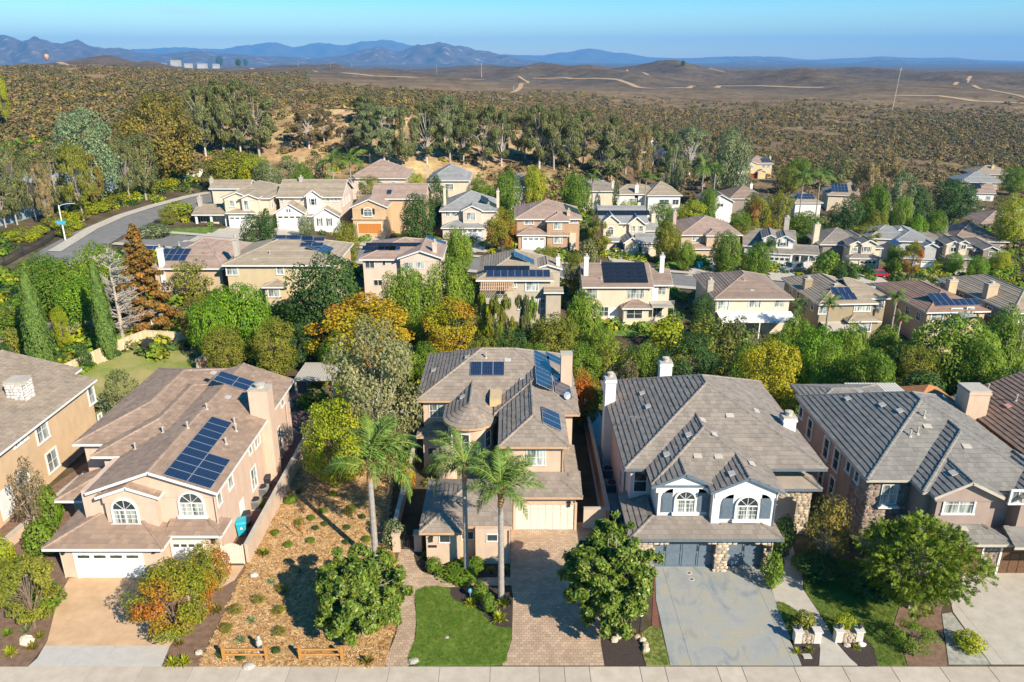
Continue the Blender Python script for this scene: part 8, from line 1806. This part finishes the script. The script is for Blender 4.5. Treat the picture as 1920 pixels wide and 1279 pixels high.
for i, (px, top, w, Y) in enumerate(((326, 115, 14, 3900), (300, 119, 12, 3900), (350, 119, 10, 3950), (376, 119, 14, 4000), (402, 120, 8, 3950), (280, 120, 8, 3900))):
    a = uy(px - w / 2, top, Y); q = uy(px + w / 2, top, Y); t = thing('far_building', ('pale hospital-like block on the left skyline', 'low pale building left of the skyline block', 'low building right of the skyline block', 'long low building on the skyline', 'small building right on the skyline', 'small building at the left of the skyline row')[i], 'building', (a.x, Y, a.z - 9 + (6 if i == 0 else 0))); b = MB(); b.box(0, q.x - a.x, 0, 40, -20, 8); b.build('wall', M_conc if i == 0 else M_concgrey, t)
    b = MB(); [b.box(3 + (q.x - a.x) * k / 6, (q.x - a.x) * (k + .6) / 6, -.6, -.1, 1, 5) for k in range(6)]; b.build('window_band', M_glassdark, t); b = MB(); b.box(-1, q.x - a.x + 1, -1, 41, 8.01, 9); b.build('roof', M_concgrey, t)

# ------------------------------------------------------------------ small plants, one by one
sprig = {}
def plant(kind, lab, px, py, r, leaf, grp):
    p = un(px, py); rg = random.Random(px * 7 + py)
    if kind == 'blade':
        k = ('blade', rg.randrange(3))
        if k not in sprig:
            b = MB(); q = random.Random(k[1])
            for i in range(60):
                a = q.uniform(0, 6.28); e_ = q.uniform(.5, 1.35); d = Vector((math.cos(a) * math.cos(e_), math.sin(a) * math.cos(e_), math.sin(e_))); s = Vector((-math.sin(a), math.cos(a), 0)) * .045; m_ = d * .6 * q.uniform(.7, 1.1); tip = m_ * 1.55 + Vector((0, 0, -.28 * math.cos(e_))); b.add([-s, s, m_ + s * .9, m_ - s * .9, tip], [(0, 1, 2, 3), (3, 2, 4)])
            sprig[k] = b.mesh('blades', DEF_LEAF)
        t = thing('grassy_plant', lab, 'plant', p, rg.uniform(0, 6), grp); t.scale = (r, r, r * .95); link('blades', sprig[k], t, mat=LEAF[leaf])
    elif kind == 'agave':
        k = ('agave', 0)
        if k not in sprig:
            b = MB()
            for i in range(26):
                a = i * 2.4; e_ = .2 + 1.1 * i / 26; d = Vector((math.cos(a) * math.cos(e_), math.sin(a) * math.cos(e_), math.sin(e_))); s = Vector((-math.sin(a), math.cos(a), 0)) * .13; b.add([-s * .6, s * .6, d * .5 + s, d * .5 - s, d * .95, d * .5 + Vector((0, 0, .05))], [(0, 1, 5), (1, 2, 5), (2, 4, 5), (4, 3, 5), (3, 0, 5)])
            sprig[k] = b.mesh('rosette', DEF_LEAF)
        t = thing('succulent_plant', lab, 'plant', p, rg.uniform(0, 6), grp); t.scale = (r, r, r); link('rosette', sprig[k], t, mat=LEAF[leaf])
    else:
        cm, tm_ = tree_meshes('wispy' if kind == 'twig' else 'shrub', rg.randrange(3)); t = thing('low_shrub', lab, 'plant', p, rg.uniform(0, 6), grp); t.scale = (r * 2, r * 2, r * 1.25); link('foliage', cm, t, mat=LEAF[leaf])
        if kind == 'twig': link('stem', tm_, t, mat=M_bark)
GP = 'low plants in the bark mulch lot'
for k, lab, L_, rr, lf in (('shrub', 'low green shrub dotted in the bark mulch lot', ((541, 944), (585, 975), (583, 1017), (541, 1025), (516, 1003), (688, 1015), (660, 955), (625, 930), (605, 962)), .36, 'green'),
                       ('agave', 'grey-green succulent rosette in the bark mulch lot', ((659, 940), (452, 1203), (562, 1073), (510, 1095), (472, 1166), (682, 945)), .45, 'blue'),
                       ('twig', 'thin twiggy shrub in the bark mulch lot', ((562, 985), (485, 1130), (442, 1150), (524, 1150), (655, 965), (525, 1192), (427, 1185), (610, 1110), (530, 1110)), .5, 'olive'),
                       ('shrub', 'small dark tuft in the bark mulch lot', ((593, 993), (680, 972), (651, 992), (650, 1020), (630, 1080), (695, 985), (610, 985), (560, 925), (415, 1232), (518, 1223), (452, 1236)), .3, 'dark'),
                       ('blade', 'spiky grass clump along the pink wall', ((495, 1042),), .9, 'olive')):
    for px, py in L_: plant(k, lab, px, py, rr, lf, GP)
for px, py, lab in ((487, 950, 'leftmost of the two pale green shrubs against the pink wall'), (547, 943, 'rightmost of the two pale green shrubs against the pink wall')): plant('shrub', lab, px, py, .55, 'soft', None)
for px, py, r, lf, lab in ((325, 1246, .8, 'lime', 'left green tussock by the sidewalk next to the driveway apron'), (345, 1246, .8, 'lime', 'right green tussock by the sidewalk next to the driveway apron'), (406, 1148, .8, 'golden', 'golden tussock at the foot of the smaller red-tinged tree'), (337, 1210, .55, 'golden', 'golden tussock at the foot of the larger autumn tree'),
                     (735, 1060, 1.0, 'lime', 'yellow-green spiky lily left of the paved path'), (936, 1165, .95, 'lime', 'yellow-green lily clump beside the lawn bed edge'), (882, 1135, .75, 'lime', 'lily clump under the blue gazing ball'), (945, 1135, .8, 'lime', 'upper lily clump at the third palm'), (690, 1245, .8, 'golden', 'dry grassy plant under the left glossy tree at the sidewalk'), (808, 912, 1.1, 'lime', 'bird-of-paradise clump before the round tower'),
                     (20, 1228, .8, 'lime', 'yellow-green mound nearest the sidewalk on the left'), (62, 1218, .8, 'golden', 'golden spiky plant left of the driveway apron'), (75, 1196, .6, 'olive', 'olive mound above the golden spiky plant'), (50, 1185, .7, 'greygreen', 'pale variegated shrub behind the cream boulder'), (15, 1192, .7, 'green', 'green mound at the left edge of the bed'),
                     (90, 1150, .6, 'olive', 'olive ground plant at the driveway curve'), (1494, 1225, .5, 'lime', 'yellow flowered plant below the left low wall'), (1517, 1222, .5, 'olive', 'olive plant below the left low wall'), (1606, 1217, .45, 'lime', 'small grassy plant in the dark bed by the right low wall'), (110, 1010, .8, 'greygreen', 'grey-green mound below the pink eave'), (60, 1030, .7, 'olive', 'olive tuft in the bed under the ochre house'), (1190, 1195, .7, 'golden', 'dry fern under the right glossy tree'),
                     (798, 1045, .7, 'green', 'fern at the corner of the tan front wing'), (945, 1072, .7, 'green', 'fern near the paver driveway at the tan front wing'), (920, 1072, .6, 'olive', 'low olive groundcover clump at the tan front wing'), (1455, 1060, .4, 'rust', 'red leafy tuft by the small garage door')):
    plant('blade', lab, px, py, r, lf, None)
# red young tree stake in the mulch
t = thing('tree_stake', 'pair of rusty stakes beside the young tree in the mulch lot', 'stake', un(560, 1003)); 
for x in (-.35, .35): b = MB(); b.tube([(x, 0, -.1), (x, 0, 1.3)], .035, 5); b.build('stake', M_rail, t)

# ------------------------------------------------------------------ scattered masses: scrub, undergrowth, grass, wood chips
def scatter(name, P, S, metas, kind_label=None, rotz=True, tilt=0.0):
    """one object: real points, each carrying an instance of one of the small meshes"""
    me = bpy.data.meshes.new(name + '_points'); n = len(P); me.vertices.add(n); me.vertices.foreach_set('co', np.asarray(P, np.float32).reshape(-1))
    a = me.attributes.new('size', 'FLOAT', 'POINT'); a.data.foreach_set('value', np.asarray(S, np.float32)); me.update()
    col = bpy.data.collections.new(name + '_pieces'); 
    for i, m in enumerate(metas): ob = bpy.data.objects.new(name + '_piece', m); col.objects.link(ob)
    ng = bpy.data.node_groups.new(name, 'GeometryNodeTree'); ng.interface.new_socket('Geometry', in_out='INPUT', socket_type='NodeSocketGeometry'); ng.interface.new_socket('Geometry', in_out='OUTPUT', socket_type='NodeSocketGeometry')
    N = ng.nodes; L = ng.links; gi = N.new('NodeGroupInput'); go = N.new('NodeGroupOutput'); ip = N.new('GeometryNodeInstanceOnPoints'); ci = N.new('GeometryNodeCollectionInfo'); ci.inputs[0].default_value = col; ci.inputs[1].default_value = True; ci.inputs[2].default_value = True
    ip.inputs['Pick Instance'].default_value = True; L.new(gi.outputs[0], ip.inputs['Points']); L.new(ci.outputs[0], ip.inputs['Instance'])
    rv = N.new('FunctionNodeRandomValue'); rv.data_type = 'FLOAT_VECTOR'; rv.inputs[0].default_value = (-tilt, -tilt, 0); rv.inputs[1].default_value = (tilt, tilt, 6.283); L.new(rv.outputs[0], ip.inputs['Rotation'])
    ri = N.new('FunctionNodeRandomValue'); ri.data_type = 'INT'; ri.inputs[4].default_value = 0; ri.inputs[5].default_value = len(metas) - 1; ri.inputs['Seed'].default_value = 5; L.new(ri.outputs[2], ip.inputs['Instance Index'])
    na = N.new('GeometryNodeInputNamedAttribute'); na.data_type = 'FLOAT'; na.inputs[0].default_value = 'size'; L.new(na.outputs[0], ip.inputs['Scale']); L.new(ip.outputs[0], go.inputs[0])
    o = link(name, me); md = o.modifiers.new('scatter', 'NODES'); md.node_group = ng; tag(o, kind='stuff'); return o
def bush_mesh(seed, mat, n=80, ls=.30, zf=1.0):
    rg = np.random.default_rng(seed); r = random.Random(seed); lob = [(r.uniform(-.4, .4), r.uniform(-.4, .4), r.uniform(.2, .45), .4, .4, .35) for _ in range(4)]
    P, Nr = lobe_leaves(lob, n, rg, .3); P[:, 2] *= zf; Nr[:, 2] += .5; return leaf_mesh('bush', P, Nr, ls, 1.2, mat, 0, seed)
SB = [leafm('scrub_' + n, a_, b_, var=.22, tr=.05, scale=.5) for n, a_, b_ in (('brown', (.098, .068, .038), (.13, .093, .053)), ('olive', (.075, .068, .03), (.10, .09, .04)), ('ochre', (.14, .10, .03), (.17, .125, .038)), ('grey', (.08, .068, .052), (.105, .09, .068)), ('green', (.048, .054, .025), (.068, .073, .032)))]
sm = [bush_mesh(k + 1, SB[j], 110, .21, .75) for k, j in enumerate((0, 1, 0, 3, 1, 1, 4, 0, 4, 2, 1, 0))]
rg = random.Random(77); P = []; S = []
while len(P) < 118000:
    Y = 205 + (1150 - 205) * rg.random() ** 1.6; u = rg.uniform(-1.05, .95); X = u * Y
    bare_ = 205 < Y < 290 and -.40 < u < .06
    if u > .08 and Y < 330 and rg.random() < .9: continue
    if bare_ and rg.random() < .80: continue
    if u < -.3 and Y < 240 and rg.random() < .5: continue
    if u > -.25 and rg.random() < sstep(520, 900, Y): continue
    pt = math.sin(X / 19.0) * math.sin(Y / 27.0) + math.sin(X / 7.0 + Y / 11.0) * .6
    if rg.random() > (.62 if u < 0 else .88) + .45 * pt + .3 * math.sin(X / 47.0 + 1.2 * math.sin(Y / 61.0)): continue
    P.append((X, Y, terr(X, Y) - .1)); S.append(rg.choice((.4, .5, .6, .7, .85, 1.05, 1.4, 2.2)) * rg.uniform(.8, 1.2) * (1 + Y / 1000.0) * (1.2 if u < 0 else 1.05))
scatter('scrub', P, S, sm, tilt=.15)
# undergrowth of the gardens and slopes
boxes = []
for h in mid_houses + [A, B, C, D, E_, Fh]: boxes.append((h.Mi, h))
hb = [(h.Mi, [(min(p['P'][k].x for k in range(len(p['P']))), max(p['P'][k].x for k in range(len(p['P']))), min(p['P'][k].y for k in range(len(p['P']))), max(p['P'][k].y for k in range(len(p['P'])))) for p in h.planes]) for h in [x[1] for x in boxes]]
def inside_house(X, Y, m=.6):
    for Mi, L in hb:
        q = Mi @ Vector((X, Y, 0))
        if abs(q.x) > 22 or abs(q.y) > 30: continue
        for a, b2, c, d2 in L:
            if a - m < q.x < b2 + m and c - m < q.y < d2 + m: return True
    return False
def onroad(X, Y):
    if abs(Y - 139.5) < 8: return True
    return any((Vector((X, Y)) - Vector((p.x, p.y))).length < 8 for p in cw)
gm = [bush_mesh(11, LEAF['green'], 130, .24), bush_mesh(12, LEAF['olive'], 130, .24), bush_mesh(13, LEAF['dark'], 130, .24), bush_mesh(14, LEAF['soft'], 130, .24), bush_mesh(15, LEAF['lime'], 130, .24), bush_mesh(16, LEAF['euc'], 130, .24), bush_mesh(17, LEAF['dark'], 130, .24)]
P = []; S = []; k = 0
while len(P) < 5200 and k < 60000:
    k += 1; Y = rg.uniform(72, 235); u = rg.uniform(-.85, .85); X = u * Y * 1.0
    if inside_house(X, Y) or onroad(X, Y): continue
    if Y < 90 and not (72 < Y): continue
    if Y < 86 and -47 < X < -22 and Y < 84: continue
    if -.42 < u < .05 and Y > 205 and rg.random() < .85: continue
    if 145 < Y < 153 and rg.random() < .8: continue
    if 98 < Y < 107 and 15 < X < 21: continue
    if Y > 150 and X < -95 and Y < 210 : continue
    P.append((X, Y, terr(X, Y) - .1)); S.append(rg.uniform(.8, 2.3))
scatter('undergrowth', P, S, gm, tilt=.1)
# hedge mounds on the bank at the courts
P = []; S = []
for i, (px, py) in enumerate(((95, 425), (112, 432), (130, 418), (150, 412), (170, 402), (188, 398), (205, 392), (178, 388), (160, 396), (215, 385), (232, 380), (252, 372), (266, 366), (140, 430), (75, 440), (40, 445), (20, 452), (60, 452), (285, 360), (300, 356), (320, 352), (120, 445), (200, 378), (225, 372))):
    g = onterr(px, py); tree('shrub', 'clipped rounded shrub on the planted bank between the courts and the road', px, py - 20, 34, Y=g.y, leaf='lime' if i % 3 else 'olive', cat='shrub', group='clipped shrubs on the planted bank', name='shrub')
# blades of grass on the front lawns
def tuft(seed, mat, hgt=.09):
    b = MB(); q = random.Random(seed)
    for i in range(9):
        x, y = q.uniform(-.09, .09), q.uniform(-.09, .09); a = q.uniform(0, 6.28); s = Vector((math.cos(a), math.sin(a), 0)) * .009; l = Vector((q.uniform(-.04, .04), q.uniform(-.04, .04), hgt * q.uniform(.6, 1.2))); p = Vector((x, y, 0)); b.add([p - s, p + s, p + l], [(0, 1, 2)])
    return b.mesh('tuft', mat)
M_gr = leafm('grass_blade', (.055, .115, .012), (.095, .17, .02), var=.35, tr=.2); M_gr2 = leafm('dry_grass_blade', (.14, .15, .03), (.22, .20, .07), var=.35, tr=.2)
P = []; S = []
for o in [o for o in COL.objects if o.name.startswith('lawn') and o.get('kind') == 'structure']:
    vs = [v.co for v in o.data.vertices]; poly = vs[:len(vs) // 2]; x0 = min(v.x for v in poly); x1_ = max(v.x for v in poly); y0_ = min(v.y for v in poly); y1_ = max(v.y for v in poly); zt = poly[0].z
    if y0_ > 62: continue
    for _ in range(int((x1_ - x0) * (y1_ - y0_) * 110)):
        x, y = rg.uniform(x0, x1_), rg.uniform(y0_, y1_)
        if inpoly(x, y, poly): P.append((x, y, zt - .005)); S.append(rg.uniform(.7, 1.2))
scatter('grass', P, S, [tuft(1, M_gr), tuft(2, M_gr), tuft(3, M_gr), tuft(4, M_gr2, .07)], tilt=.1)
chip = []
for i in range(3):
    b = MB()
    q = random.Random(i)
    for k in range(5): b.obox(Matrix.Translation((q.uniform(-.12, .12), q.uniform(-.12, .12), .012 + .01 * k)) @ Matrix.Rotation(q.uniform(0, 3), 4, 'Z') @ Matrix.Rotation(q.uniform(-.4, .4), 4, 'X'), -.07, .07, -.02, .02, -.006, .006)
    chip.append(b.mesh('chip', mk('wood_chip_%d' % i, ((.40, .245, .10), (.49, .335, .175), (.29, .16, .065))[i], None, island=.35, rough=.9)))
P = []; S = []; poly = [(un(*p).x, un(*p).y) for p in [(372, 1250), (462, 1062), (578, 842), (745, 842), (728, 980), (742, 1050), (742, 1090), (740, 1180), (721, 1250)]]
while len(P) < 9000:
    x, y = rg.uniform(-21, -7), rg.uniform(36, 66)
    if inpoly(x, y, poly): P.append((x, y, .02)); S.append(rg.uniform(.6, 1.4))
scatter('wood_chips', P, S, chip)
# ------------------------------------------------------------------ air
if True:
    b = MB(); b.box(-30000, 30000, -400, 25000, -60, 690)
    hm = bpy.data.materials.new('air'); hm.use_nodes = True; nt = hm.node_tree
    nt.nodes.remove(nt.nodes['Principled BSDF']); pv = nt.nodes.new('ShaderNodeVolumePrincipled'); pv.inputs['Color'].default_value = (.13, .42, .84, 1); pv.inputs['Density'].default_value = 7e-5; pv.inputs['Anisotropy'].default_value = .0
    nt.links.new(pv.outputs[0], nt.nodes['Material Output'].inputs['Volume'])
    tag(b.build('haze', hm), kind='stuff')
